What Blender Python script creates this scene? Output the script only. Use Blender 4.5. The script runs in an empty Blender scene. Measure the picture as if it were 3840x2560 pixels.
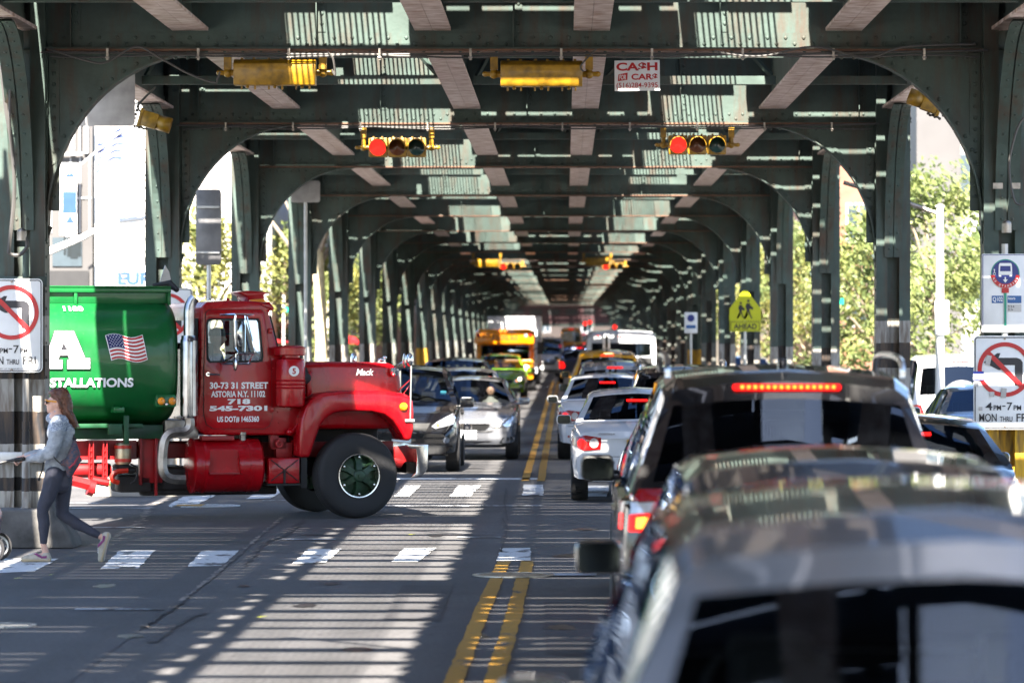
import bpy, bmesh, math, random
from mathutils import Vector, Matrix, geometry
from mathutils.bvhtree import BVHTree
random.seed(7)
PI = math.pi
SC = bpy.context.scene
COL = SC.collection
H0, F0, VX, HY = 2.2, 9600.0, 1300.0, 770.0   # camera height, focal length, vanishing point of the street

# ------------------------------------------------------------------ materials
def new_mat(name):
    m = bpy.data.materials.new(name); m.use_nodes = True
    nt = m.node_tree; b = nt.nodes['Principled BSDF']
    return m, nt, b
def mat(name, col, rough=.6, metal=0.0, var=.12, scale=6.0, coat=0.0, bump=0.0, bscale=40.0, col2=None, spec=.5):
    """plain surface with a procedural break-up of its colour and roughness"""
    m, nt, b = new_mat(name)
    N, L = nt.nodes, nt.links
    tc = N.new('ShaderNodeTexCoord')
    nz = N.new('ShaderNodeTexNoise'); nz.inputs['Scale'].default_value = scale; nz.inputs['Detail'].default_value = 6
    L.new(tc.outputs['Object'], nz.inputs['Vector'])
    r = N.new('ShaderNodeValToRGB')
    c2 = col2 or tuple(c*(1-var) for c in col)
    r.color_ramp.elements[0].color = (*c2, 1); r.color_ramp.elements[0].position = .32
    r.color_ramp.elements[1].color = (*[min(1, c*(1+var*.4)) for c in col], 1); r.color_ramp.elements[1].position = .62
    L.new(nz.outputs['Fac'], r.inputs['Fac']); L.new(r.outputs['Color'], b.inputs['Base Color'])
    mr = N.new('ShaderNodeMapRange'); mr.inputs['To Min'].default_value = max(.02, rough*.8); mr.inputs['To Max'].default_value = min(1, rough*1.2+.02)
    L.new(nz.outputs['Fac'], mr.inputs['Value']); L.new(mr.outputs['Result'], b.inputs['Roughness'])
    b.inputs['Metallic'].default_value = metal
    b.inputs['Coat Weight'].default_value = coat*.7; b.inputs['Coat Roughness'].default_value = .02
    b.inputs['Specular IOR Level'].default_value = spec
    if bump:
        n2 = N.new('ShaderNodeTexNoise'); n2.inputs['Scale'].default_value = bscale; n2.inputs['Detail'].default_value = 4
        L.new(tc.outputs['Object'], n2.inputs['Vector'])
        bp = N.new('ShaderNodeBump'); bp.inputs['Strength'].default_value = bump; bp.inputs['Distance'].default_value = .01
        L.new(n2.outputs['Fac'], bp.inputs['Height']); L.new(bp.outputs['Normal'], b.inputs['Normal'])
    return m
def paint(name, col, metal=0.0, rough=.22, var=.1):
    return mat(name, col, rough, metal, var, 3.0, coat=1.4)
def weathered(name, col, dirt=(.10,.085,.07), amt=.5, rough=.26, coat=.3, spec=.3):
    """old vehicle paint: dust in blotches, streaks running down, small chips"""
    m = mat(name, col, rough, 0, .22, 2.2, coat=coat, spec=spec); nt = m.node_tree; N, L = nt.nodes, nt.links; b = N['Principled BSDF']
    tc = N.new('ShaderNodeTexCoord'); src = b.inputs['Base Color'].links[0].from_socket
    mp = N.new('ShaderNodeMapping'); mp.inputs['Scale'].default_value = (7,7,.8); L.new(tc.outputs['Object'], mp.inputs['Vector'])
    a = N.new('ShaderNodeTexNoise'); a.inputs['Scale'].default_value = 1.5; a.inputs['Detail'].default_value = 9; a.inputs['Roughness'].default_value = .7; L.new(mp.outputs[0], a.inputs['Vector'])
    r = N.new('ShaderNodeValToRGB'); r.color_ramp.elements[0].position = .50; r.color_ramp.elements[1].position = .80; r.color_ramp.elements[1].color = (amt,amt,amt,1); L.new(a.outputs['Fac'], r.inputs['Fac'])
    c = N.new('ShaderNodeTexNoise'); c.inputs['Scale'].default_value = 26; c.inputs['Detail'].default_value = 4; L.new(tc.outputs['Object'], c.inputs['Vector'])
    r2 = N.new('ShaderNodeValToRGB'); r2.color_ramp.elements[0].position = .66; r2.color_ramp.elements[1].position = .71; r2.color_ramp.elements[1].color = (amt*1.4,)*3+(1,); L.new(c.outputs['Fac'], r2.inputs['Fac'])
    mx = N.new('ShaderNodeMath'); mx.operation = 'MAXIMUM'; L.new(r.outputs['Color'], mx.inputs[0]); L.new(r2.outputs['Color'], mx.inputs[1])
    q = N.new('ShaderNodeMix'); q.data_type = 'RGBA'; L.new(mx.outputs[0], q.inputs['Factor']); L.new(src, q.inputs['A']); q.inputs['B'].default_value = (*dirt,1)
    L.new(q.outputs['Result'], b.inputs['Base Color'])
    n2 = N.new('ShaderNodeTexNoise'); n2.inputs['Scale'].default_value = 2.6; n2.inputs['Detail'].default_value = 2; L.new(tc.outputs['Object'], n2.inputs['Vector'])
    bp = N.new('ShaderNodeBump'); bp.inputs['Strength'].default_value = .30; bp.inputs['Distance'].default_value = .03; L.new(n2.outputs['Fac'], bp.inputs['Height']); L.new(bp.outputs['Normal'], b.inputs['Normal']); L.new(bp.outputs['Normal'], b.inputs['Coat Normal'])
    return m
def emit(name, col, s, base=None):
    m, nt, b = new_mat(name)
    b.inputs['Base Color'].default_value = (*(base or [q*.3 for q in col]), 1); b.inputs['Specular IOR Level'].default_value = .25
    b.inputs['Emission Color'].default_value = (*col, 1); b.inputs['Emission Strength'].default_value = s
    b.inputs['Roughness'].default_value = .3
    return m
def glass(name, tint=(.55,.6,.6), see=.5, rough=.01, gcol=(.55,.72,1)):
    m, nt, b = new_mat(name); N, L = nt.nodes, nt.links
    b.inputs['Base Color'].default_value = (.012,.014,.016,1); b.inputs['Roughness'].default_value = rough
    b.inputs['Specular IOR Level'].default_value = .8
    tr = N.new('ShaderNodeBsdfTransparent'); tr.inputs['Color'].default_value = (*tint, 1)
    gl = N.new('ShaderNodeBsdfGlossy'); gl.inputs['Roughness'].default_value = rough; gl.inputs['Color'].default_value = (*gcol,1)
    fr = N.new('ShaderNodeFresnel'); fr.inputs['IOR'].default_value = 1.55
    m1 = N.new('ShaderNodeMixShader'); m1.inputs['Fac'].default_value = see
    dk = N.new('ShaderNodeBsdfDiffuse'); dk.inputs['Color'].default_value = (.0012,.0014,.0018,1)
    L.new(dk.outputs[0], m1.inputs[1]); L.new(tr.outputs[0], m1.inputs[2])
    m2 = N.new('ShaderNodeMixShader')
    L.new(fr.outputs[0], m2.inputs['Fac']); L.new(m1.outputs[0], m2.inputs[1]); L.new(gl.outputs[0], m2.inputs[2])
    L.new(m2.outputs[0], N['Material Output'].inputs['Surface'])
    return m

def steel(name, bands=None):
    """weathered green paint on steel: rust streaks running down, chalky patches; optional painted bands by height"""
    m, nt, b = new_mat(name); N, L = nt.nodes, nt.links
    tc = N.new('ShaderNodeTexCoord')
    n1 = N.new('ShaderNodeTexNoise'); n1.inputs['Scale'].default_value = 1.6; n1.inputs['Detail'].default_value = 8; n1.inputs['Roughness'].default_value = .65
    L.new(tc.outputs['Object'], n1.inputs['Vector'])
    r1 = N.new('ShaderNodeValToRGB'); e = r1.color_ramp.elements
    e[0].color = (.027,.041,.036,1); e[0].position = .3; e[1].color = (.060,.090,.080,1); e[1].position = .7
    L.new(n1.outputs['Fac'], r1.inputs['Fac'])
    mp = N.new('ShaderNodeMapping'); mp.inputs['Scale'].default_value = (3.2, 3.2, .45)
    L.new(tc.outputs['Object'], mp.inputs['Vector'])
    n2 = N.new('ShaderNodeTexNoise'); n2.inputs['Scale'].default_value = 1.5; n2.inputs['Detail'].default_value = 9; n2.inputs['Roughness'].default_value = .7
    L.new(mp.outputs[0], n2.inputs['Vector'])
    r2 = N.new('ShaderNodeValToRGB'); r2.color_ramp.elements[0].position = .48; r2.color_ramp.elements[1].position = .72
    L.new(n2.outputs['Fac'], r2.inputs['Fac'])
    mx = N.new('ShaderNodeMix'); mx.data_type = 'RGBA'
    L.new(r2.outputs['Color'], mx.inputs['Factor']); L.new(r1.outputs['Color'], mx.inputs['A']); mx.inputs['B'].default_value = (.060,.034,.023,1)
    out = mx.outputs['Result']
    if bands:
        sx = N.new('ShaderNodeSeparateXYZ'); L.new(tc.outputs['Object'], sx.inputs[0])
        wob = N.new('ShaderNodeMath'); wob.operation = 'MULTIPLY_ADD'; wob.inputs[1].default_value = .03
        L.new(n2.outputs['Fac'], wob.inputs[0]); L.new(sx.outputs['Z'], wob.inputs[2])
        mr = N.new('ShaderNodeMath'); mr.operation = 'DIVIDE'; mr.inputs[1].default_value = 3.0
        L.new(wob.outputs[0], mr.inputs[0])
        rb = N.new('ShaderNodeValToRGB'); rb.color_ramp.interpolation = 'CONSTANT'
        el = rb.color_ramp.elements
        while len(el) > 1: el.remove(el[-1])
        el[0].position = 0; el[0].color = (*bands[0][1], 1)
        for z, c in bands[1:]:
            q = el.new(min(1, z/3.0)); q.color = (*(c or (0,0,0)), 1)
        top = bands[-1][0]
        gt = N.new('ShaderNodeMath'); gt.operation = 'LESS_THAN'; gt.inputs[1].default_value = top
        L.new(wob.outputs[0], gt.inputs[0]); L.new(mr.outputs[0], rb.inputs['Fac'])
        # worn paint: dirt shows through the bands
        n3 = N.new('ShaderNodeTexNoise'); n3.inputs['Scale'].default_value = 7; n3.inputs['Detail'].default_value = 8; L.new(mp.outputs[0], n3.inputs['Vector'])
        r3 = N.new('ShaderNodeValToRGB'); r3.color_ramp.elements[0].position = .40; r3.color_ramp.elements[1].position = .66
        r3.color_ramp.elements[1].color = (.75,.75,.75,1)
        L.new(n3.outputs['Fac'], r3.inputs['Fac'])
        md = N.new('ShaderNodeMix'); md.data_type = 'RGBA'
        L.new(r3.outputs['Color'], md.inputs['Factor']); L.new(rb.outputs['Color'], md.inputs['A']); md.inputs['B'].default_value = (.085,.055,.035,1)
        mm = N.new('ShaderNodeMix'); mm.data_type = 'RGBA'
        L.new(gt.outputs[0], mm.inputs['Factor']); L.new(out, mm.inputs['A']); L.new(md.outputs['Result'], mm.inputs['B'])
        out = mm.outputs['Result']
    L.new(out, b.inputs['Base Color'])
    b.inputs['Roughness'].default_value = .55; b.inputs['Specular IOR Level'].default_value = .3
    bp = N.new('ShaderNodeBump'); bp.inputs['Strength'].default_value = .25; bp.inputs['Distance'].default_value = .008
    n4 = N.new('ShaderNodeTexNoise'); n4.inputs['Scale'].default_value = 22; n4.inputs['Detail'].default_value = 5; L.new(tc.outputs['Object'], n4.inputs['Vector'])
    L.new(n4.outputs['Fac'], bp.inputs['Height']); L.new(bp.outputs['Normal'], b.inputs['Normal'])
    return m

M = {}
# ------------------------------------------------------------------ mesh builder
class MB:
    def __init__(s): s.v = []; s.f = []; s.m = []
    def add(s, vs, fs, mi=0, mtx=None):
        o = len(s.v)
        s.v += [tuple(mtx @ Vector(p)) if mtx else tuple(p) for p in vs]
        s.f += [tuple(i+o for i in f) for f in fs]; s.m += [mi]*len(fs)
        return s
    def box(s, x0, x1, y0, y1, z0, z1, mi=0, mtx=None):
        return s.add([(x0,y0,z0),(x1,y0,z0),(x1,y1,z0),(x0,y1,z0),(x0,y0,z1),(x1,y0,z1),(x1,y1,z1),(x0,y1,z1)],
            [(0,3,2,1),(4,5,6,7),(0,1,5,4),(1,2,6,5),(2,3,7,6),(3,0,4,7)], mi, mtx)
    def frame(s, p, d, up=None):
        d = Vector(d).normalized(); a = Vector(up) if up else (Vector((0,0,1)) if abs(d.z) < .9 else Vector((1,0,0)))
        x = d.cross(a).normalized(); y = x.cross(d)
        return x, y
    def tube(s, path, r, n=10, mi=0, caps=True, squash=1.0):
        P = [Vector(p) for p in path]; R = r if isinstance(r, (list,tuple)) else [r]*len(P)
        rings = []; px = None
        for i, p in enumerate(P):
            d = (P[min(i+1,len(P)-1)] - P[max(i-1,0)]).normalized()
            if px is None: x, y = s.frame(p, d)
            else:
                x = (px - d*px.dot(d)).normalized(); y = x.cross(d)
            px = x
            rings.append([p + x*math.cos(2*PI*k/n)*R[i] + y*math.sin(2*PI*k/n)*R[i]*squash for k in range(n)])
        vs = [q for rg in rings for q in rg]; fs = []
        for i in range(len(P)-1):
            for k in range(n):
                a, b2 = i*n+k, i*n+(k+1)%n
                fs.append((a, b2, b2+n, a+n))
        if caps: fs += [tuple(range(n-1,-1,-1)), tuple((len(P)-1)*n+k for k in range(n))]
        return s.add(vs, fs, mi)
    def lathe(s, prof, c=(0,0,0), axis='y', n=24, mi=0, a0=0, a1=2*PI):
        """prof = list of (radius, along axis)"""
        full = abs(a1-a0-2*PI) < 1e-6; k = n if full else n+1
        vs = []
        for r, h in prof:
            for i in range(k):
                a = a0+(a1-a0)*i/n; u, w = r*math.cos(a), r*math.sin(a)
                q = (u,h,w) if axis == 'y' else ((u,w,h) if axis == 'z' else (h,u,w))
                vs.append((q[0]+c[0], q[1]+c[1], q[2]+c[2]))
        fs = []
        for j in range(len(prof)-1):
            for i in range(k if full else k-1):
                a, b2 = j*k+i, j*k+(i+1)%k
                fs.append((a, b2, b2+k, a+k))
        return s.add(vs, fs, mi)
    def disc(s, c, r, axis='y', n=24, mi=0):
        vs = []
        for i in range(n):
            a = 2*PI*i/n; u, w = r*math.cos(a), r*math.sin(a)
            q = (u,0,w) if axis == 'y' else ((u,w,0) if axis == 'z' else (0,u,w))
            vs.append((q[0]+c[0], q[1]+c[1], q[2]+c[2]))
        return s.add(vs, [tuple(range(n))], mi)
    def sphere(s, c, r, n=12, mi=0, zs=8):
        r = r if isinstance(r, (tuple,list)) else (r,r,r)
        vs = [(c[0],c[1],c[2]-r[2])]; fs = []
        for j in range(1, zs):
            t = -PI/2 + PI*j/zs
            for i in range(n):
                a = 2*PI*i/n
                vs.append((c[0]+r[0]*math.cos(t)*math.cos(a), c[1]+r[1]*math.cos(t)*math.sin(a), c[2]+r[2]*math.sin(t)))
        vs.append((c[0],c[1],c[2]+r[2])); e = len(vs)-1
        for i in range(n): fs.append((0, 1+(i+1)%n, 1+i))
        for j in range(zs-2):
            for i in range(n):
                a, b2 = 1+j*n+i, 1+j*n+(i+1)%n
                fs.append((a, b2, b2+n, a+n))
        for i in range(n): fs.append((e, 1+(zs-2)*n+i, 1+(zs-2)*n+(i+1)%n))
        return s.add(vs, fs, mi)
    def prism(s, poly, a0, a1, plane='xz', holes=(), mi=0):
        """outline (with holes) extruded between a0 and a1 along the third axis"""
        def P(u, v, a): return (u,a,v) if plane == 'xz' else ((u,v,a) if plane == 'xy' else (a,u,v))
        loops = [list(poly)] + [list(h) for h in holes]
        tri = geometry.tessellate_polygon([[Vector((u,v,0)) for u,v in lp] for lp in loops])
        flat = [q for lp in loops for q in lp]; n = len(flat)
        vs = [P(u,v,a0) for u,v in flat] + [P(u,v,a1) for u,v in flat]
        fs = []
        if len(loops) == 1: fs += [tuple(range(n)), tuple(range(2*n-1, n-1, -1))]
        else:
            for t in tri: fs += [tuple(t), tuple(i+n for i in reversed(t))]
        o = 0
        for lp in loops:
            k = len(lp)
            for i in range(k):
                a, b2 = o+i, o+(i+1)%k
                fs.append((a, b2, b2+n, a+n))
            o += k
        return s.add(vs, fs, mi)
    def rivet(s, c, d=(0,-1,0), r=.017):
        r *= 1.3
        d = Vector(d); x, y = s.frame(c, d); c = Vector(c)
        vs = []; 
        for rr, h in ((1,0),(.75,.55)):
            for i in range(6):
                a = PI*i/3; vs.append(c + x*math.cos(a)*r*rr + y*math.sin(a)*r*rr + d*h*r)
        vs.append(c+d*r*.8)
        fs = [(i,(i+1)%6,6+(i+1)%6,6+i) for i in range(6)] + [(6+i,6+(i+1)%6,12) for i in range(6)]
        return s.add(vs, fs, 0)
    def mesh(s, name, mats, smooth=35):
        me = bpy.data.meshes.new(name); me.from_pydata([tuple(v) for v in s.v], [], s.f)
        for q in (mats if isinstance(mats, (list,tuple)) else [mats]): me.materials.append(M[q] if isinstance(q, str) else q)
        me.polygons.foreach_set('material_index', s.m)
        bm = bmesh.new(); bm.from_mesh(me)
        bmesh.ops.recalc_face_normals(bm, faces=bm.faces)
        set_smooth(bm, smooth); bm.to_mesh(me); bm.free(); me.update()
        return me
    def build(s, name, mats, parent=None, smooth=35, bevel=0, seg=2, loc=None):
        o = bpy.data.objects.new(name, s.mesh(name, mats, smooth)); COL.objects.link(o)
        if parent: o.parent = parent
        if loc: o.location = loc
        if bevel:
            b = o.modifiers.new('bevel', 'BEVEL'); b.width = bevel; b.segments = seg; b.limit_method = 'ANGLE'; b.angle_limit = math.radians(35); b.harden_normals = False
            for p in o.data.polygons: p.use_smooth = True
            bake(o)
            bm = bmesh.new(); bm.from_mesh(o.data); set_smooth(bm, 40); bm.to_mesh(o.data); bm.free()
        return o
def set_smooth(bm, deg):
    th = math.radians(deg)
    for f in bm.faces: f.smooth = deg > 0
    for e in bm.edges:
        e.smooth = not (len(e.link_faces) == 2 and e.calc_face_angle(0) > th)
def bake(o):
    """replace the mesh by its evaluated self and drop the modifiers"""
    dg = bpy.context.evaluated_depsgraph_get(); dg.update()
    me = bpy.data.meshes.new_from_object(o.evaluated_get(dg)); old = o.data; o.modifiers.clear(); o.data = me
    if old.users == 0: bpy.data.meshes.remove(old)
def cut(o, mbs):
    """boolean difference, then the cutters are gone"""
    for mb in mbs:
        c = bpy.data.objects.new('cutter', mb.mesh('cutter', ['dark'])); COL.objects.link(c)
        if o.parent: c.parent = o.parent
        md = o.modifiers.new('b', 'BOOLEAN'); md.object = c; md.solver = 'EXACT'; md.operation = 'DIFFERENCE'
        bake(o)
        bpy.data.objects.remove(c)
    bm = bmesh.new(); bm.from_mesh(o.data); set_smooth(bm, 40); bm.to_mesh(o.data); bm.free()
def tag(o, label=None, cat=None, group=None, kind=None):
    if label: o['label'] = label
    if cat: o['category'] = cat
    if group: o['group'] = group
    if kind: o['kind'] = kind
    return o
def thing(name, label, cat, loc=(0,0,0), rz=0, group=None):
    o = bpy.data.objects.new(name, None); COL.objects.link(o); o.location = loc; o.rotation_euler = (0,0,rz)
    o.empty_display_size = .2
    return tag(o, label, cat, group)
def struct(name, mb, mats, label=None):
    o = mb.build(name, mats); o['kind'] = 'structure'; o['label'] = label or name.replace('_', ' ')
    return o
def bvh_of(objs):
    vs, fs = [], []
    for o in objs:
        n = len(vs); vs += [v.co.copy() for v in o.data.vertices]; fs += [tuple(i+n for i in p.vertices) for p in o.data.polygons]
    return BVHTree.FromPolygons(vs, fs)
def project(bvh, polys, to3d, d, off=.004, name='patch', mats='dark', parent=None, maxlen=.08, tris=None):
    """lay a flat outline onto a curved surface: polys are 2D outlines (or tris=(verts,faces)); to3d lifts them; d is the ray direction"""
    bm = bmesh.new(); d = Vector(d).normalized()
    if tris:
        vs = [bm.verts.new(to3d(*p)) for p in tris[0]]
        for f in tris[1]:
            try: bm.faces.new([vs[i] for i in f])
            except ValueError: pass
    else:
        for poly in polys: bm.faces.new([bm.verts.new(to3d(*p)) for p in poly])
    bmesh.ops.triangulate(bm, faces=bm.faces)
    for _ in range(5):
        es = [e for e in bm.edges if e.calc_length() > maxlen]
        if not es or len(bm.faces) > 6000: break
        bmesh.ops.subdivide_edges(bm, edges=es, cuts=1); bmesh.ops.triangulate(bm, faces=bm.faces)
    last = None
    for v in bm.verts:
        h = bvh.ray_cast(v.co, d)
        if h[0] is None: v.tag = True; continue
        nn = h[1] if h[1].dot(d) < 0 else -h[1]
        v.co = h[0] + nn*off - d*off*.4
    bad = [v for v in bm.verts if v.tag]
    if bad: bmesh.ops.delete(bm, geom=bad, context='VERTS')
    for f in bm.faces: f.smooth = True
    me = bpy.data.meshes.new(name); bm.to_mesh(me); bm.free()
    for q in (mats if isinstance(mats,(list,tuple)) else [mats]): me.materials.append(M[q])
    o = bpy.data.objects.new(name, me); COL.objects.link(o)
    if parent: o.parent = parent
    return o
_tc = {}
def text2d(s, bold=0.0, spacing=1.0):
    """glyph outlines as triangles, normalised to the unit box"""
    k = (s, bold, spacing)
    if k in _tc: return _tc[k]
    cu = bpy.data.curves.new('t', 'FONT'); cu.body = s; cu.size = 1; cu.offset = bold; cu.space_character = spacing; cu.resolution_u = 4
    o = bpy.data.objects.new('t', cu); COL.objects.link(o)
    dg = bpy.context.evaluated_depsgraph_get(); dg.update()
    me = bpy.data.meshes.new_from_object(o.evaluated_get(dg))
    vs = [(v.co.x, v.co.y) for v in me.vertices]; fs = [tuple(p.vertices) for p in me.polygons]
    bpy.data.objects.remove(o); bpy.data.curves.remove(cu); bpy.data.meshes.remove(me)
    x0 = min(v[0] for v in vs); x1 = max(v[0] for v in vs); y0 = min(v[1] for v in vs); y1 = max(v[1] for v in vs)
    vs = [((x-x0)/(x1-x0), (y-y0)/(y1-y0)) for x, y in vs]
    _tc[k] = (vs, fs); return _tc[k]
def put_text(mb, s, x0, x1, z0, z1, y, mi=0, bold=.02, slant=0, flip=False, spacing=1.0):
    vs, fs = text2d(s, bold, spacing)
    mb.add([((x1-(x1-x0)*u if flip else x0+(x1-x0)*u)+slant*v*(z1-z0), y, z0+(z1-z0)*v) for u, v in vs], fs, mi)
def rrect(x0, x1, z0, z1, r, n=5):
    out = []
    for cx, cz, a in ((x1-r,z1-r,0),(x0+r,z1-r,PI/2),(x0+r,z0+r,PI),(x1-r,z0+r,1.5*PI)):
        for i in range(n+1):
            t = a+PI/2*i/n; out.append((cx+r*math.cos(t), cz+r*math.sin(t)))
    return out
def circ(cx, cz, r, n=32): return [(cx+r*math.cos(2*PI*i/n), cz+r*math.sin(2*PI*i/n)) for i in range(n)]
def W(px, py, D): return ((px-VX)/F0*D, H0+(HY-py)/F0*D)       # a point seen at (px,py) stands at this x and z when it is D metres off
def G(px, py): D = H0*F0/(py-HY); return ((px-VX)/F0*D, D)     # a point on the road

# ------------------------------------------------------------------ palette
M['dark'] = mat('dark', (.006,.006,.007), .6)
M['black_rubber'] = mat('black_rubber', (.013,.013,.015), .75, var=.3, scale=14, bump=.2, bscale=60)
M['black_plastic'] = mat('black_plastic', (.006,.006,.007), .4)
M['chrome'] = mat('chrome', (.75,.76,.78), .12, 1.0, .08, 9)
M['bright_steel'] = mat('bright_steel', (.55,.56,.57), .28, 1.0, .25, 12, bump=.08)
M['dull_steel'] = mat('dull_steel', (.30,.27,.24), .45, .9, .4, 9, bump=.15)
M['alloy'] = mat('alloy', (.42,.43,.45), .35, .8)
M['steel'] = steel('steel')
WHT, BLK, YEL = (.30,.29,.27), (.015,.015,.018), (.62,.34,.02)
BANDS = [(0,(.36,.34,.30)),(.58,BLK),(.72,WHT),(1.07,BLK),(1.41,WHT),(1.75,BLK),(2.10,WHT),(2.42,None)]
M['steel_banded'] = steel('steel_banded', BANDS)
M['steel_white_foot'] = steel('steel_white_foot', [(0,WHT),(1.97,None)])
M['steel_grey_foot'] = steel('steel_grey_foot', [(0,(.16,.18,.17)),(1.97,None)])
M['steel_black_foot'] = steel('steel_black_foot', [(0,BLK),(1.99,None)])
M['steel_yellow_foot'] = steel('steel_yellow_foot', [(0,YEL),(1.7,None)])
M['rust_flange'] = mat('rust_flange', (.52,.44,.42), .55, 0, .45, 5, bump=.3, bscale=25, col2=(.30,.18,.13))
M['rust_edge'] = mat('rust_edge', (.13,.065,.04), .8, 0, .4, 8, bump=.3)
M['tie_wood'] = mat('tie_wood', (.05,.04,.034), .85, 0, .4, 3, bump=.3)
M['yellow_enamel'] = mat('yellow_enamel', (.27,.145,.003), .45, 0, .55, 9, bump=.1, bscale=30, coat=.2)
M['galvanised'] = mat('galvanised', (.42,.42,.42), .45, .5, .25, 6)
M['cable'] = mat('cable', (.05,.047,.045), .6)
M['sign_white'] = mat('sign_white', (.70,.70,.70), .4, 0, .08, 5)
M['sign_back'] = mat('sign_back', (.40,.39,.39), .5, .4, .3, 4)
M['sign_black'] = mat('sign_black', (.010,.010,.016), .5)
M['sign_red'] = mat('sign_red', (.42,.003,.006), .4)
M['sign_blue'] = mat('sign_blue', (.004,.015,.16), .4)
M['sign_light_blue'] = mat('sign_light_blue', (.006,.08,.26), .4)
M['sign_green'] = mat('sign_green', (.0,.24,.16), .4)
M['sign_lime'] = mat('sign_lime', (.50,.52,.001), .4, 0, .06)
M['concrete'] = mat('concrete', (.30,.28,.25), .85, 0, .35, 3, bump=.4, bscale=18)
M['stained_concrete'] = mat('stained_concrete', (.10,.095,.09), .8, 0, .5, 5, bump=.5, bscale=14)
M['lens_red_on'] = emit('lens_red_on', (1,.012,.008), .45)
M['lens_amber_off'] = mat('lens_amber_off', (.12,.04,.015), .2)
M['lens_green_off'] = mat('lens_green_off', (.015,.05,.05), .2)
M['amber'] = mat('amber', (.75,.24,.01), .25, coat=.5)
M['tail_red'] = mat('tail_red', (.30,.002,.004), .15, coat=1)
M['tail_on'] = emit('tail_on', (1,.008,.006), .32)
M['tail_hot'] = emit('tail_hot', (1,.30,.03), .55)
M['tail_clear'] = mat('tail_clear', (.65,.62,.62), .1, .3, coat=1)
M['head_clear'] = mat('head_clear', (.62,.64,.68), .06, .6, .5, 30, coat=1)
M['head_on'] = emit('head_on', (1,.78,.5), 1.6)
M['marker_amber'] = emit('marker_amber', (1,.30,.04), .4)
M['car_glass'] = glass('car_glass', (.7,.75,.73), .62)
M['tinted_glass'] = glass('tinted_glass', (.4,.42,.45), .18)
M['cab_glass'] = glass('cab_glass', (.9,.95,.93), .93)
M['mirror_glass'] = mat('mirror_glass', (.30,.32,.34), .05, 1.0, .02)
M['mirror_dark'] = mat('mirror_dark', (.03,.036,.036), .06, 1.0, .02)
M['interior'] = mat('interior', (.018,.018,.02), .8)
M['plate_white'] = mat('plate_white', (.72,.74,.76), .4)
M['plate_orange'] = mat('plate_orange', (.72,.42,.08), .4)
M['skin'] = mat('skin', (.62,.36,.27), .5, 0, .08, 10)
# ------------------------------------------------------------------ the elevated railway
BENT0, STEP, ZB, ZT = 44.0, 15.2, 5.18, 6.85
XL, XR = -5.70, 4.62
KS = list(range(-3, 25))
def YK(k): return 30.6 if k == -1 else BENT0+STEP*k
STR = [-3.95, -1.40, .27, 2.92]
viaduct = thing('elevated_railway', 'green riveted steel railway viaduct whose arched bents run the length of the street', 'elevated railway')

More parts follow.
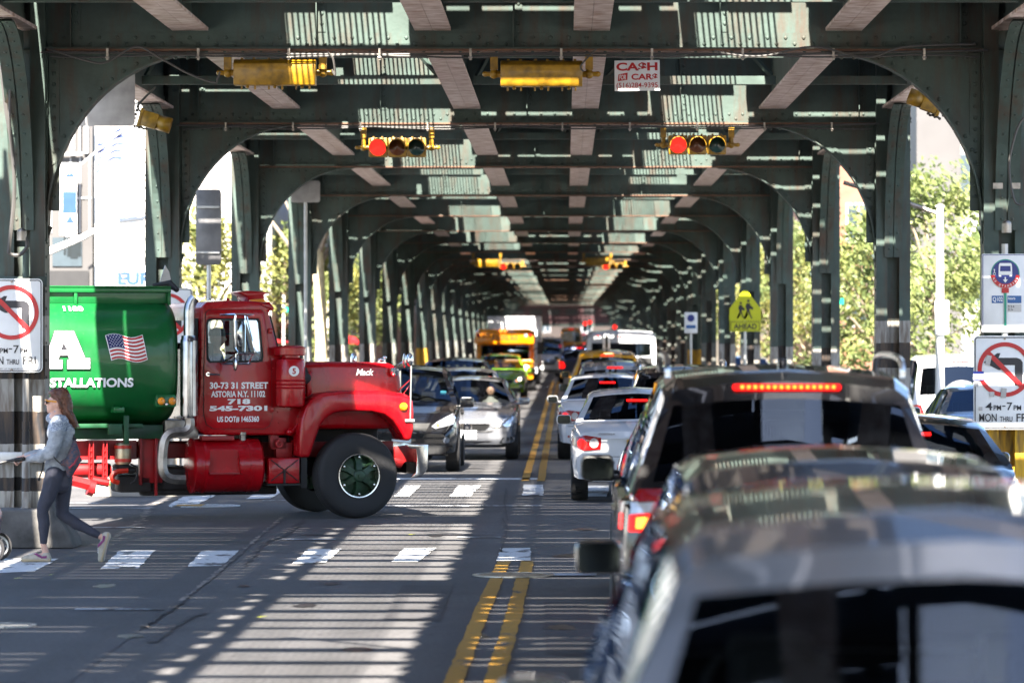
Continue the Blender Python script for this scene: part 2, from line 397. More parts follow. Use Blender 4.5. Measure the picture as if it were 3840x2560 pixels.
def arc_pts(side, n=14, r0=1.67, cz=3.36, inset=0.0):
    """quarter arc of a knee brace: from the column face up to the girder's underside (u = distance from the column, v = height)"""
    R = r0; out = []
    for i in range(n+1):
        a = PI/2*i/n
        out.append((R-(R-0)*math.cos(a)+inset*math.cos(a)*0, cz+(ZB-.0-cz)*math.sin(a)))
    return out
def knee(xc, side, Y, rivets):
    """transverse knee bracket: web plate, proud angle strip and a flange under it"""
    mb = MB(); x0 = xc+side*.24
    z0 = 3.36; R = 1.67; Hh = ZB-z0
    arc = [(x0+side*(R-R*math.cos(PI/2*i/18)), z0+Hh*math.sin(PI/2*i/18)) for i in range(19)]
    # web plate
    poly = [(x0, z0-.18)] + [(x0+side*.055, z0-.02)] + arc + [(x0+side*R, ZB+.0), (x0, ZB+.0)]
    mb.prism(poly, Y-.014, Y+.014)
    # angle strip following the arc, proud of the web on both faces
    inner = []
    for i, (x, z) in enumerate(arc):
        a = PI/2*i/18; nx, nz = -side*math.cos(a), math.sin(a)*1.0
        l = math.hypot(nx, nz); inner.append((x+nx/l*.10, min(ZB-.001, z+nz/l*.10)))
    for ya, yb in ((Y-.034, Y-.016), (Y+.016, Y+.034)):
        for i in range(18):
            a, b, c, d = arc[i], arc[i+1], inner[i+1], inner[i]
            mb.add([(a[0],ya,a[1]),(b[0],ya,b[1]),(c[0],ya,c[1]),(d[0],ya,d[1]),(a[0],yb,a[1]),(b[0],yb,b[1]),(c[0],yb,c[1]),(d[0],yb,d[1])],
                   [(0,1,2,3),(7,6,5,4),(0,4,5,1),(2,6,7,3)] + ([(0,3,7,4)] if i == 0 else []) + ([(1,5,6,2)] if i == 17 else []))
    # flange plate on the arc's inner side
    fl = [(x+side*.0, z) for x, z in arc]; out = []
    for i, (x, z) in enumerate(arc):
        a = PI/2*i/18; out.append((x+side*math.cos(a)*.018, z-math.sin(a)*.018))
    for i in range(18):
        a, b, c, d = fl[i], fl[i+1], out[i+1], out[i]; y0, y1 = Y-.12, Y+.12
        mb.add([(a[0],y0,a[1]),(b[0],y0,b[1]),(c[0],y0,c[1]),(d[0],y0,d[1]),(a[0],y1,a[1]),(b[0],y1,b[1]),(c[0],y1,c[1]),(d[0],y1,d[1])],
               [(0,1,2,3),(7,6,5,4),(0,4,5,1),(2,6,7,3)] + ([(0,3,7,4)] if i == 0 else []) + ([(1,5,6,2)] if i == 17 else []))
    mb.box(min(x0,x0+side*.012)-.0, max(x0,x0+side*.012), Y-.10, Y+.10, z0-.2, ZB)
    # angle strips along the column and the girder
    mb.box(x0+side*.02 if side > 0 else x0-.13, x0+.13 if side > 0 else x0-.02, Y-.030, Y-.0145, z0+.15, ZB-.01)
    if rivets:
        for i in range(0, 18, 1):
            a, b = arc[i], inner[i]; mb.rivet(((a[0]+b[0])/2, Y-.035, (a[1]+b[1])/2))
        for k in range(13): mb.rivet((x0+side*.075, Y-.031, z0+.3+k*.118))
        for k in range(11): mb.rivet((x0+side*(.18+k*.13), Y-.015, ZB-.06))
    return mb
def brace(xc, Y, dirn, rivets):
    """longitudinal knee bracket between column and edge stringer, in the plane of the street"""
    mb = MB(); y0 = Y+dirn*.2; R = 1.75; z0 = 3.3; Hh = 5.38-z0
    arc = [(y0+dirn*(R-R*math.cos(PI/2*i/14)), z0+Hh*math.sin(PI/2*i/14)) for i in range(15)]
    mb.prism([(y0, z0)] + arc + [(y0, 5.38)], xc-.012, xc+.012, plane='yz')
    for i in range(14):
        (ya, za), (yb, zb) = arc[i], arc[i+1]
        a0, a1 = PI/2*i/14, PI/2*(i+1)/14
        oa = (ya+dirn*.02*math.cos(a0), za-.02*math.sin(a0)); ob = (yb+dirn*.02*math.cos(a1), zb-.02*math.sin(a1))
        for xa, xb in ((xc-.125, xc-.008), (xc+.008, xc+.125)):
            mb.add([(xa,ya,za),(xb,ya,za),(xb,yb,zb),(xa,yb,zb),(xa,*oa),(xb,*oa),(xb,*ob),(xa,*ob)],
                   [(0,1,2,3),(7,6,5,4),(0,3,7,4),(1,5,6,2)]+([(0,4,5,1)] if i == 0 else []))
        if rivets and dirn < 0:
            a = (a0+a1)/2
            for xx in (xc-.055, xc+.055):
                mb.rivet((xx, (oa[0]+ob[0])/2, (oa[1]+ob[1])/2), (0,-math.cos(a),-math.sin(a)), .013)
    return mb
def column_mb(xc, Y, rivets, k):
    side = 1 if xc < 0 else -1
    mb = MB()
    for s in (-1, 1):
        xa, xb = sorted((xc+s*.24, xc+s*.085))
        mb.box(xa, xb, Y-.2, Y-.178, .3, ZT, 0)          # outstanding legs of the channels
        mb.box(xa, xb, Y+.178, Y+.2, .3, ZT, 0)
        xo = xc+s*.24
        mb.box(min(xo,xo-s*.02), max(xo,xo-s*.02), Y-.1775, Y+.1775, .3, ZT, 0)
        if rivets:
            for q in range(26): mb.rivet((xo, Y-.13, .5+q*.18), (s,0,0), .015)
    mb.box(xc-.2195, xc+.2195, Y-.05, Y-.03, .3, ZT, 1)    # recessed web
    return mb
def plinth_mb(xc, Y):
    mb = MB()
    mb.box(xc-.36, xc+.36, Y-.36, Y+.36, 0.0, .30)
    return mb
girder_meshes = {}
def girder_mb(Y, rivets):
    mb = MB(); xa, xb = XL-.26, XR+.26
    mb.box(xa, xb, Y-.01, Y+.01, ZB+.02, ZT)                       # web
    for s in (-1, 1):
        ya, yb = sorted((Y+s*.011, Y+s*.026)); mb.box(xa, xb, ya, yb, ZB+.021, ZB+.20)      # bottom angle, upright leg
        mb.box(xa, xb, ya, yb, ZT-.2, ZT)
        ya, yb = sorted((Y+s*.027, Y+s*.17)); mb.box(xa, xb, ya, yb, ZB+.021, ZB+.038)
    mb.box(XL+.25, XR-.25, Y-.19, Y+.19, ZB, ZB+.02, 1)             # cover plate underneath, rusty edge
    mb.box(xa, xb, Y-.19, Y+.19, ZT, ZT+.03)
    for x in (-5.2, -2.62, -.55, 1.62, 4.15):                      # stiffeners
        mb.box(x-.010, x+.002, Y-.12, Y-.012, ZB+.04, ZT); mb.box(x+.003, x+.09, Y-.024, Y-.012, ZB+.21, ZT-.21)
        if rivets:
            for q in range(12): mb.rivet((x+.05, Y-.025, ZB+.30+q*.105))
    if rivets:
        n = int((xb-xa)/.19)
        for q in range(n):
            x = xa+.1+q*.19; mb.rivet((x, Y-.027, ZB+.15)); mb.rivet((x+.095, Y-.027, ZB+.085)); 
            if xa+.3 < x < xb-.3: mb.rivet((x, Y-.15, ZB-.001), (0,0,-1), .016)
    return mb
for k in KS:
    Y = YK(k); rv = -1 <= k <= 3
    g = girder_mb(Y, rv).build('cross_girder', ['steel','rust_edge'], viaduct, smooth=30)
    for xc, side in ((XL, 1), (XR, -1)):
        if k < -1: continue
        ms = ('steel_banded','steel_banded') if k <= 1 else (('steel_white_foot','steel_black_foot') if k < 6 else ('steel_grey_foot','steel_black_foot'))
        if (xc > 0 and k == 0): ms = ('steel_yellow_foot','steel_yellow_foot')
        if (xc < 0 and k == 8) or (xc > 0 and k == 7): ms = ('steel_yellow_foot','steel_yellow_foot')
        c = column_mb(xc, Y, -1 <= k <= 2, k).build('column', list(ms), viaduct)
        plinth_mb(xc, Y).build('plinth', 'stained_concrete', c, bevel=.04)
        knee(xc, side, Y, rv).build('knee_bracket', 'steel', c)
        for dn in (-1, 1): brace(xc, Y, dn, rv and k < 3).build('longitudinal_bracket', 'steel', c)
# stringers: I-beams between the girders, one span at a time
for k in KS[:-1]:
    ya, yb = YK(k)+.03, YK(k+1)-.03
    rv = k in (-1, 0)
    mb = MB()
    for x in STR + [XL+.0, XR-.0]:
        w = .19 if x in STR else .16
        mb.box(x-.008, x+.008, ya, yb, 5.44, ZT)
        for s in (-1, 1):
            xa, xb = sorted((x+s*.009, x+s*w)); mb.box(xa, xb, ya+.01, yb-.01, 5.42, 5.434, 1)
            xa, xb = sorted((x+s*.009, x+s*.022)); mb.box(xa, xb, ya, yb, 5.435, 5.58)
        mb.box(x-w, x-.002, ya+.02, yb-.02, 5.400, 5.419, 1); mb.box(x+.002, x+w, ya+.02, yb-.02, 5.400, 5.419, 1)
    mb.build('stringer', ['steel','rust_flange'], viaduct)
    # light cross frames between stringers
    for yy in (ya+5.0, ya+10.2):
        mb = MB()
        for xa, xb in zip([XL]+STR, STR+[XR]):
            mb.box(xa+.2, xb-.2, yy-.05, yy-.042, 5.46, 5.56); mb.box(xa+.2, xb-.2, yy-.05, yy+.05, 5.452, 5.4595)
            for s in (0, 1):
                p, q = ((xa+.25, yy, 5.56), ((xa+xb)/2, yy, 6.7)) if s == 0 else ((xb-.25, yy, 5.56), ((xa+xb)/2, yy, 6.7))
                mb.tube([p, q], .035, 4)
        mb.build('cross_frame', 'steel', viaduct)
# timber deck: three tracks of ties with narrow gaps, solid walkway boards beside them
def deck(name, spans, ya, yb, seed, ga=.20, gb=.17):
    rnd = random.Random(seed); mb = MB(); y = ya
    while y < yb:
        w = .23+rnd.uniform(-.012,.012)
        for xa, xb in spans:
            mb.box(xa+rnd.uniform(-.04,.04), xb+rnd.uniform(-.04,.04), y, y+w, 6.93, 7.16)
        y += w + (ga if rnd.random() < .55 else gb)
    for xa, xb in spans:                       # running rails and guard timbers
        xm = (xa+xb)/2
        for x in (xm-.72, xm+.72): mb.box(x-.06, x+.06, ya, yb, 7.16, 7.32)
        for x in (xm-1.12, xm+1.12): mb.box(x-.09, x+.09, ya, yb, 7.162, 7.28)
    return mb
YA, YB = BENT0-3*STEP, BENT0+24*STEP
deck('track', [(-6.05, -3.36)], YA, 40.6, 1, .255, .20).build('track_ties', 'tie_wood', viaduct)
deck('track', [(-5.62, -3.36)], 40.9, 47.2, 4).build('track_ties', 'tie_wood', viaduct)  # ties cut short on this stretch so sunlight reaches the tank
deck('track', [(-6.05, -3.36)], 47.5, YB, 5, .255, .20).build('track_ties', 'tie_wood', viaduct)
deck('track', [(-1.80, 1.02)], YA, YB, 2, .272, .21).build('track_ties', 'tie_wood', viaduct)
deck('track', [(2.42, 4.95)], YA, YB, 3, .285, .22).build('track_ties', 'tie_wood', viaduct)
mb = MB()
# open walkways between the tracks: fine bars along the street on cross boards
jb = MB(); rnd = random.Random(12)
for x0, x1, gx0, gx1 in ((-3.43, -1.80, -3.09, -2.06), (1.02, 2.42, 1.22, 2.04)):
    n = int((gx1-gx0)/.060)
    for i in range(n+1):
        x = gx0+i*(gx1-gx0)/n; mb.box(x-.0095, x+.0095, YA, YB, 7.02, 7.06)
    jb.box(gx0-.17, gx0-.02, YA, YB, 6.98, 7.08)
    y = YA+.35
    while y < YB:
        if x0 < 0: jb.box(-3.42, -3.235, y-.22, y+.30, 6.885, 6.928)  # extra blocks added to break the sunlit strip into dots
        w = rnd.choice((.14,.18,.20,.24,.30)); a = rnd.uniform(-.02,.02)
        jb.add([(x0-.1,y,6.93),(x1+.1,y+a,6.93),(x1+.1,y+w+a,6.93),(x0-.1,y+w,6.93),(x0-.1,y,7.015),(x1+.1,y+a,7.015),(x1+.1,y+w+a,7.015),(x0-.1,y+w,7.015)],
               [(0,3,2,1),(4,5,6,7),(0,1,5,4),(1,2,6,5),(2,3,7,6),(3,0,4,7)]); y += rnd.choice((1.0,1.1,1.17,.85))
for k in KS[:-1]:
    Y = YK(k)
    jb.box(-3.3, -1.95, Y-1.30, Y-1.05, 6.88, 6.925); jb.box(1.16, 2.25, Y-1.30, Y-1.05, 6.88, 6.925)
for k in KS:
    if k > 9:
        Y = YK(k); 
        for x0, x1 in ((-3.4,-1.9),(1.1,2.3)): jb.box(x0, x1, Y-rnd.uniform(9,12), Y-rnd.uniform(1.5,5), 6.84, 6.875)  # cover boards added to block the bright strips far down the deck
jb.build('walkway_joists_and_blockers', 'tie_wood', viaduct)
mb.build('walkway_grating', 'steel', viaduct)
# edge girders; footway added for shade, its left gap lets sun onto the tank
mb = MB()
for x, s, y0, y1 in ((-6.20, -1, YA, 40.6), (-6.20, -1, 47.4, YB), (4.98, 1, YA, YB)):
    mb.box(x-.02, x+.02, y0, y1, 6.75, 7.35); mb.box(min(x,x+s*.75), max(x,x+s*.75), y0, y1, 7.0, 7.05)
mb.build('edge_girder_shade', 'steel', viaduct)
# conduit, messenger wire and clamps under the nearest girders
for k, seedk in ((0, 1), (1, 2)):
    Y = BENT0+STEP*k-.24; rnd = random.Random(seedk)
    mb = MB(); mb.tube([(XL+.2, Y, ZB-.02), (-2.2, Y, ZB-.045), (0, Y, ZB-.03), (2.3, Y, ZB-.04), (XR-.2, Y, ZB-.0)], .014, 6)
    pts = []
    for i in range(41):
        t = i/40; pts.append((XL+.3+t*(XR-XL-.6), Y-.02, ZB-.035-.03*abs(math.sin(t*PI*5+seedk))-.012*rnd.random()))
    mb.tube(pts, .011, 6)
    mb.build('conduit', 'cable', viaduct)
    for i in range(11):
        mb = MB(); x = XL+.9+i*.95; mb.box(x-.012, x+.012, Y-.03, Y+.03, ZB-.10, ZB+.02); mb.tube([(x-.022,Y-.035,ZB-.075),(x+.022,Y-.035,ZB-.075)], .010, 6)
        mb.build('clamp', 'dull_steel', viaduct)
# loose cables from the left column out to the signal
mb = MB(); Y = BENT0-.3
def wire(mb, pts, r=.012, n=12):
    P = [Vector(p) for p in pts]; out = []
    for i in range(len(P)-1):
        for j in range(n):
            t = j/n; a, b = P[i], P[i+1]; p0 = P[max(0,i-1)]; p3 = P[min(len(P)-1,i+2)]
            out.append(.5*((2*a)+(b-p0)*t+(2*p0-5*a+4*b-p3)*t*t+(3*a-p0-3*b+p3)*t**3))
    mb.tube(out+[P[-1]], r, 6)
def wp(px, py, D=43.6): x, z = W(px, py, D); return (x, D, z)
mb = MB(); wire(mb, [wp(110,112), wp(200,140), wp(245,143), wp(312,108), wp(370,135), wp(430,168), wp(490,190), wp(500,180), wp(505,165)], .013); mb.build('cable', 'cable', viaduct)
mb = MB(); wire(mb, [wp(752,120), wp(765,135), wp(770,172), wp(762,160)], .012); mb.build('cable', 'cable', viaduct)
mb = MB(); wire(mb, [wp(1340,165), wp(1335,150), wp(1370,112)], .010); mb.build('cable', 'cable', viaduct)
mb = MB(); wire(mb, [wp(1640,118), wp(1700,128), wp(1760,128), wp(1870,108), wp(1990,132), wp(2080,108), wp(2240,102)], .012); mb.build('cable', 'cable', viaduct)
mb = MB(); wire(mb, [wp(2,150,43.4), wp(15,260,43.4), wp(27,330,43.4), wp(33,440,43.4), wp(22,560,43.4), wp(22,582,43.4), wp(45,585,43.4), wp(62,566,43.4), wp(58,545,43.4)], .022); mb.build('cable', 'cable', viaduct)
mb = MB(); wire(mb, [wp(4,120,43.3), wp(22,200,43.3), wp(22,300,43.3), wp(34,380,43.3)], .016); mb.build('cable', 'cable', viaduct)
mb = MB(); wire(mb, [wp(2352,270,43.3), wp(2335,300,43.3), wp(2318,380,43.3), wp(2330,460,43.3), wp(2352,470,43.3)], .014); mb.build('cable', 'cable', viaduct)
for px, py in ((50,548),(2312,530)):
    mb = MB(); x, z = W(px, py, 43.4); mb.tube([(x,43.4,z-.02),(x,43.4,z+.07)], .05, 12); mb.sphere((x,43.4,z+.07),(.05,.05,.04)); mb.build('junction_cap', 'dull_steel', viaduct)
for px in (2332, 2292):
    mb = MB(); x, z = W(px, 427, 43.5); mb.box(x-.05, x+.05, 43.48, 43.52, z-.03, z+.03); mb.build('clip', 'dull_steel', viaduct)
for py in (645, 1050):
    mb = MB(); x, z = W(47, py, 43.5); mb.box(x-.28, x+.25, 43.7, 43.76, z-.06, z+.05); mb.build('sign_bracket', 'steel' if py < 700 else 'galvanised', viaduct, bevel=.006)
# conduit post down the left column and its flared footing
mb = MB(); x, _ = W(54, 900, 43.45)
mb.tube([(x,43.64,.3),(x,43.64,3.1)], .034, 10); mb.tube([(x,43.64,1.22),(x,43.64,1.30)], .042, 10)
mb.lathe([(.0,.0),(.30,.0),(.29,.1),(.2,.24),(.09,.34),(.045,.42),(.040,1.2),(.034,1.2)], (x,43.64,0), 'z', 20)
mb.build('conduit_post', 'steel_banded', viaduct)
# sloped concrete bumper in front of the first left column
mb = MB()
x0, x1 = W(-60, 0, 43.2)[0], W(172, 0, 43.2)[0]
prof = [(x0-.2,0),(x1,0),(x1-.03,.09),(x1-.12,.26),(x1-.2,.31),(x1-.24,.52),(x1-.34,.52),(x1-.34,.40),(x0-.2,.40)]
mb.prism(prof, 43.15, 43.95)
cbump = mb.build('concrete_kerb_block', 'stained_concrete', None, bevel=.03)
tag(cbump, 'weathered stepped concrete block around the foot of the nearest left column', 'concrete block')
mb = MB(); xr0 = XR-.34
mb.prism([(xr0-.5,0),(xr0-.45,.1),(xr0-.3,.3),(xr0-.2,.5),(xr0-.02,.5),(xr0-.02,0)], 43.3, 44.7)
tag(mb.build('concrete_kerb_block', 'stained_concrete', None, bevel=.03), 'weathered concrete block at the foot of the yellow-based right column', 'concrete block')
# the station mezzanine that closes the view
mz = thing('station_mezzanine', 'dark red station mezzanine crossing above the traffic where the tunnel of arches ends', 'station', (0, 409, 0))
mb = MB(); mb.box(-9.5, 6.5, 0, 5, 3.35, 5.15); mb.build('station_wall', mat('maroon_panel', (.030,.005,.008), .6, 0, .3, .6), mz)
mb = MB()
for i in range(9): mb.box(-8.8+i*1.75, -7.6+i*1.75, -.06, -.004, 4.2, 4.8)
mb.build('window_strip', 'dark', mz)
mb = MB(); mb.box(-10, 7, -.3, 5.3, 3.1, 3.34); mb.build('floor_beam', 'steel', mz)
# ------------------------------------------------------------------ ground, roads, markings
def asphalt(name, c=(.085,.083,.086), speck=.55):
    m, nt, b = new_mat(name); N, L = nt.nodes, nt.links
    tc = N.new('ShaderNodeTexCoord')
    a = N.new('ShaderNodeTexNoise'); a.inputs['Scale'].default_value = .45; a.inputs['Detail'].default_value = 7; L.new(tc.outputs['Object'], a.inputs['Vector'])
    r = N.new('ShaderNodeValToRGB'); r.color_ramp.elements[0].position = .3; r.color_ramp.elements[1].position = .75
    r.color_ramp.elements[0].color = (*[q*.72 for q in c],1); r.color_ramp.elements[1].color = (*[q*1.25 for q in c],1); L.new(a.outputs['Fac'], r.inputs['Fac'])
    s = N.new('ShaderNodeTexNoise'); s.inputs['Scale'].default_value = 24; s.inputs['Detail'].default_value = 8; s.inputs['Roughness'].default_value = .8; L.new(tc.outputs['Object'], s.inputs['Vector'])
    r2 = N.new('ShaderNodeValToRGB'); r2.color_ramp.elements[0].position = .35; r2.color_ramp.elements[0].color = (1-speck,)*3+(1,)
    r2.color_ramp.elements[1].position = .7; r2.color_ramp.elements[1].color = (1+speck,)*3+(1,); L.new(s.outputs['Fac'], r2.inputs['Fac'])
    mx = N.new('ShaderNodeMix'); mx.data_type = 'RGBA'; mx.blend_type = 'MULTIPLY'; mx.inputs['Factor'].default_value = 1
    L.new(r.outputs['Color'], mx.inputs['A']); L.new(r2.outputs['Color'], mx.inputs['B'])
    # oil drip band and tyre polish along the lanes (streaks stretched down the street)
    mp = N.new('ShaderNodeMapping'); mp.inputs['Scale'].default_value = (1.6,.05,1); L.new(tc.outputs['Object'], mp.inputs['Vector'])
    t = N.new('ShaderNodeTexNoise'); t.inputs['Scale'].default_value = 1.4; t.inputs['Detail'].default_value = 5; L.new(mp.outputs[0], t.inputs['Vector'])
    r3 = N.new('ShaderNodeValToRGB'); r3.color_ramp.elements[0].position = .35; r3.color_ramp.elements[0].color = (.72,.72,.72,1); r3.color_ramp.elements[1].position = .6
    L.new(t.outputs['Fac'], r3.inputs['Fac'])
    m2 = N.new('ShaderNodeMix'); m2.data_type = 'RGBA'; m2.blend_type = 'MULTIPLY'; m2.inputs['Factor'].default_value = 1
    L.new(mx.outputs['Result'], m2.inputs['A']); L.new(r3.outputs['Color'], m2.inputs['B'])
    # fine cracks
    v = N.new('ShaderNodeTexVoronoi'); v.feature = 'DISTANCE_TO_EDGE'; v.inputs['Scale'].default_value = .5
    wn = N.new('ShaderNodeTexNoise'); wn.inputs['Scale'].default_value = 2.2; wn.inputs['Detail'].default_value = 6; L.new(tc.outputs['Object'], wn.inputs['Vector'])
    wa = N.new('ShaderNodeVectorMath'); wa.operation = 'MULTIPLY_ADD'; wa.inputs[1].default_value = (1.1,1.1,0); L.new(wn.outputs['Color'], wa.inputs[0]); L.new(tc.outputs['Object'], wa.inputs[2]); L.new(wa.outputs[0], v.inputs['Vector'])
    rc = N.new('ShaderNodeValToRGB'); rc.color_ramp.elements[0].position = .0; rc.color_ramp.elements[0].color = (.45,.45,.45,1); rc.color_ramp.elements[1].position = .008
    L.new(v.outputs['Distance'], rc.inputs['Fac'])
    m3 = N.new('ShaderNodeMix'); m3.data_type = 'RGBA'; m3.blend_type = 'MULTIPLY'; m3.inputs['Factor'].default_value = .8
    L.new(m2.outputs['Result'], m3.inputs['A']); L.new(rc.outputs['Color'], m3.inputs['B'])
    L.new(m3.outputs['Result'], b.inputs['Base Color']); b.inputs['Roughness'].default_value = .78
    bp = N.new('ShaderNodeBump'); bp.inputs['Strength'].default_value = .35; bp.inputs['Distance'].default_value = .006
    L.new(s.outputs['Fac'], bp.inputs['Height']); L.new(bp.outputs['Normal'], b.inputs['Normal'])
    return m
def worn(name, c, lo=.41, hi=.47, scale=4.0):
    """road paint with chipped holes showing the asphalt"""
    m, nt, b = new_mat(name); N, L = nt.nodes, nt.links
    tc = N.new('ShaderNodeTexCoord'); mp = N.new('ShaderNodeMapping'); mp.inputs['Scale'].default_value = (1,.45,1); L.new(tc.outputs['Object'], mp.inputs['Vector'])
    a = N.new('ShaderNodeTexNoise'); a.inputs['Scale'].default_value = scale; a.inputs['Detail'].default_value = 9; a.inputs['Roughness'].default_value = .7; L.new(mp.outputs[0], a.inputs['Vector'])
    r = N.new('ShaderNodeValToRGB'); r.color_ramp.elements[0].position = lo; r.color_ramp.elements[0].color = (.06,.06,.064,1)
    r.color_ramp.elements[1].position = hi; r.color_ramp.elements[1].color = (*c,1); L.new(a.outputs['Fac'], r.inputs['Fac'])
    e = r.color_ramp.elements.new(.68); e.color = (*[q*.82 for q in c],1)
    L.new(r.outputs['Color'], b.inputs['Base Color']); b.inputs['Roughness'].default_value = .7
    return m
M['asphalt'] = asphalt('asphalt')
M['asphalt_old'] = asphalt('asphalt_old', (.066,.065,.070), .6)
M['ground'] = mat('ground', (.15,.145,.14), .9, 0, .3, .5)
M['pavement'] = mat('pavement', (.27,.265,.25), .85, 0, .2, 1.5, bump=.2)
M['road_white'] = worn('road_white', (.60,.61,.62)); M['road_yellow'] = worn('road_yellow', (.45,.23,.022), .36, .43)
M['road_white_thin'] = worn('road_white_thin', (.42,.44,.48), .46, .56, 2.0)
M['seam'] = worn('seam', (.30,.25,.21), .48, .58, 5)
def sheet(name, poly, z, m):
    mb = MB(); mb.add([(x,y,z) for x,y in poly], [tuple(range(len(poly)))]); return struct(name, mb, m)
R4 = lambda x0,x1,y0,y1: [(x0,y0),(x1,y0),(x1,y1),(x0,y1)]
sheet('ground', R4(-900,900,-300,1500), -.012, 'ground')
mb = MB(); z = -.004
mb.add([(x,y,z) for x,y in R4(-9.5,9.0,-20,520)], [(0,1,2,3)])
mb.add([(x,y,z) for x,y in R4(-120,-9.5,44.5,56)], [(0,1,2,3)]); mb.add([(x,y,z) for x,y in R4(9.0,120,44.5,56)], [(0,1,2,3)])
struct('road', mb, 'asphalt')
# older darker surface on the left of the diagonal seam
seam = [G(*p) for p in ((690,1150),(650,1186),(560,1262),(480,1330),(400,1392),(330,1440),(250,1500),(160,1568))]
sheet('road_patch', seam + [G(-300,1568), G(-420,1150)], 0.0, 'asphalt_old')
M['asphalt_patch'] = asphalt('asphalt_patch', (.052,.050,.054), .5)
mb = MB(); z = .0005
for P in ([G(880,1420),G(1010,1425),G(1040,1345),G(925,1342)], [G(1255,1500),G(1370,1505),G(1350,1385),G(1250,1380)], [G(470,1250),G(560,1252),G(600,1222),G(520,1220)]):
    mb.add([(x,y,z) for x,y in P], [(0,1,2,3)])
struct('asphalt_repair', mb, 'asphalt_patch')
M['oil_stain'] = mat('oil_stain', (.018,.017,.018), .35, 0, .5, 6)
rnd = random.Random(31); mb = MB()
for px, py, s in ((1290,1440,.16),(1310,1275,.2),(700,1390,.12),(760,1340,.09),(820,1490,.13),(240,1345,.15),(1345,1215,.18),(1100,1460,.1),(1000,1230,.1),(300,1460,.12),(560,1345,.07)):
    x, y = G(px, py); n = 16; mb.add([(x+s*rnd.uniform(.5,1)*math.cos(2*PI*i/n), y+s*2.2*rnd.uniform(.5,1)*math.sin(2*PI*i/n), .0022+.0003*(len(mb.f)%4)) for i in range(n)], [tuple(range(n))])
struct('oil_stain', mb, 'oil_stain')
mb = MB(); rnd = random.Random(3)
def ribbon(mb, pts, w, z, j=.3, step=.12):
    P = []
    for (xa,ya),(xb,yb) in zip(pts[:-1], pts[1:]):
        n = max(1, int(math.hypot(xb-xa,yb-ya)/step))
        P += [(xa+(xb-xa)*i/n, ya+(yb-ya)*i/n) for i in range(n)]
    P.append(pts[-1]); o = len(mb.v); vs = []
    for x, y in P:
        a, b = w*(.5+rnd.uniform(-j,j)), w*(.5+rnd.uniform(-j,j)); vs += [(x-a,y+rnd.uniform(-.03,.03),z),(x+b,y+rnd.uniform(-.03,.03),z)]
    mb.add(vs, [(2*i,2*i+1,2*i+3,2*i+2) for i in range(len(P)-1)])
ribbon(mb, seam[1:6], .045, .004, .45)
ribbon(mb, [G(455,1128),G(420,1140),G(345,1160),G(330,1192),G(270,1232)], .10, .004, .5)
struct('pavement_seam', mb, 'seam')
mb = MB()
ribbon(mb, [G(1155,1190),G(1165,1215),G(1158,1240),G(1150,1268)], .02, .004, .4)
ribbon(mb, [G(1163,1120),G(1158,1150),G(1166,1195)], .02, .004, .4)
ribbon(mb, [G(330,1440),G(400,1392),G(420,1380)], .05, .008, .5); ribbon(mb, [G(345,1475),G(420,1425),G(470,1405)], .05, .004, .5)
ribbon(mb, [G(700,1192),G(655,1230),G(610,1245),G(560,1300)], .04, .008, .5)
struct('pavement_crack', mb, 'asphalt_patch')
# crosswalk blocks
def quad_marks(name, quads, m, z=.004):
    mb = MB()
    for q in quads:
        P = [G(*p) for p in q]; (ax,ay),(bx,by),(cx,cy),(dx,dy) = P       # near-left, near-right, far-right, far-left
        n = 14; vs = []
        for i in range(n+1):
            t = i/n; j1, j2 = rnd.uniform(-.012,.012), rnd.uniform(-.012,.012)
            vs += [(ax+(dx-ax)*t+j1, ay+(dy-ay)*t, z), (bx+(cx-bx)*t+j2, by+(cy-by)*t, z)]
        mb.add(vs, [(2*i,2*i+1,2*i+3,2*i+2) for i in range(n)])
    return struct(name, mb, m)
near = [[(-60,1318),(80,1312),(134,1283),(-20,1283)],[(230,1306),(318,1305),(356,1264),(276,1264)],[(431,1301),(511,1299),(550,1264),(464,1265)],
        [(672,1294),(745,1293),(784,1260),(707,1261)],[(898,1290),(961,1290),(1002,1258),(929,1259)],[(1142,1288),(1217,1287),(1219,1258),(1148,1259)]]
far = [[(1199,1138),(1248,1138),(1248,1113),(1203,1113)],[(1033,1140),(1080,1140),(1104,1115),(1052,1115)],[(905,1140),(940,1140),(966,1115),(930,1115)],
       [(760,1141),(800,1141),(830,1115),(790,1115)],[(565,1146),(622,1144),(660,1122),(600,1122)],[(385,1160),(450,1160),(500,1135),(430,1135)],
       [(1340,1140),(1395,1140),(1400,1115),(1350,1115)],[(1470,1140),(1525,1140),(1530,1115),(1480,1115)]]
quad_marks('crosswalk_marking', near+far, 'road_white')
mb = MB()
for x0, x1, y0, y1 in ((-2.2, -.42, G(0,1101.5)[1], G(0,1097.5)[1]),):
    mb.add([(x,y,.004) for x,y in R4(-3.7,-.42,y0,y1)], [(0,1,2,3)])
struct('stop_line', mb, 'road_white')
mb = MB()
for px0, px1, py, t in ((770,1245,1162,1.5),(150,360,1168,1.5),(690,740,1227,2),(640,770,1239,1.5),(980,1130,1227,1.2),(1050,1150,1234,1.2),
                        (170,370,1400,3),(60,260,1156,2),(600,700,1150,2),(1270,1370,1320,5),(200,330,1212,1.5)):
    (xa,ya),(xb,yb) = G(px0,py+t/2), G(px1,py+t/2); yc = G(px0,py-t/2)[1]
    mb.add([(xa,ya,.008),(xb,ya,.008),(xb+(xb-xa)*.01,yc,.008),(xa,yc,.008)], [(0,1,2,3)])
struct('faded_line', mb, 'road_white_thin')
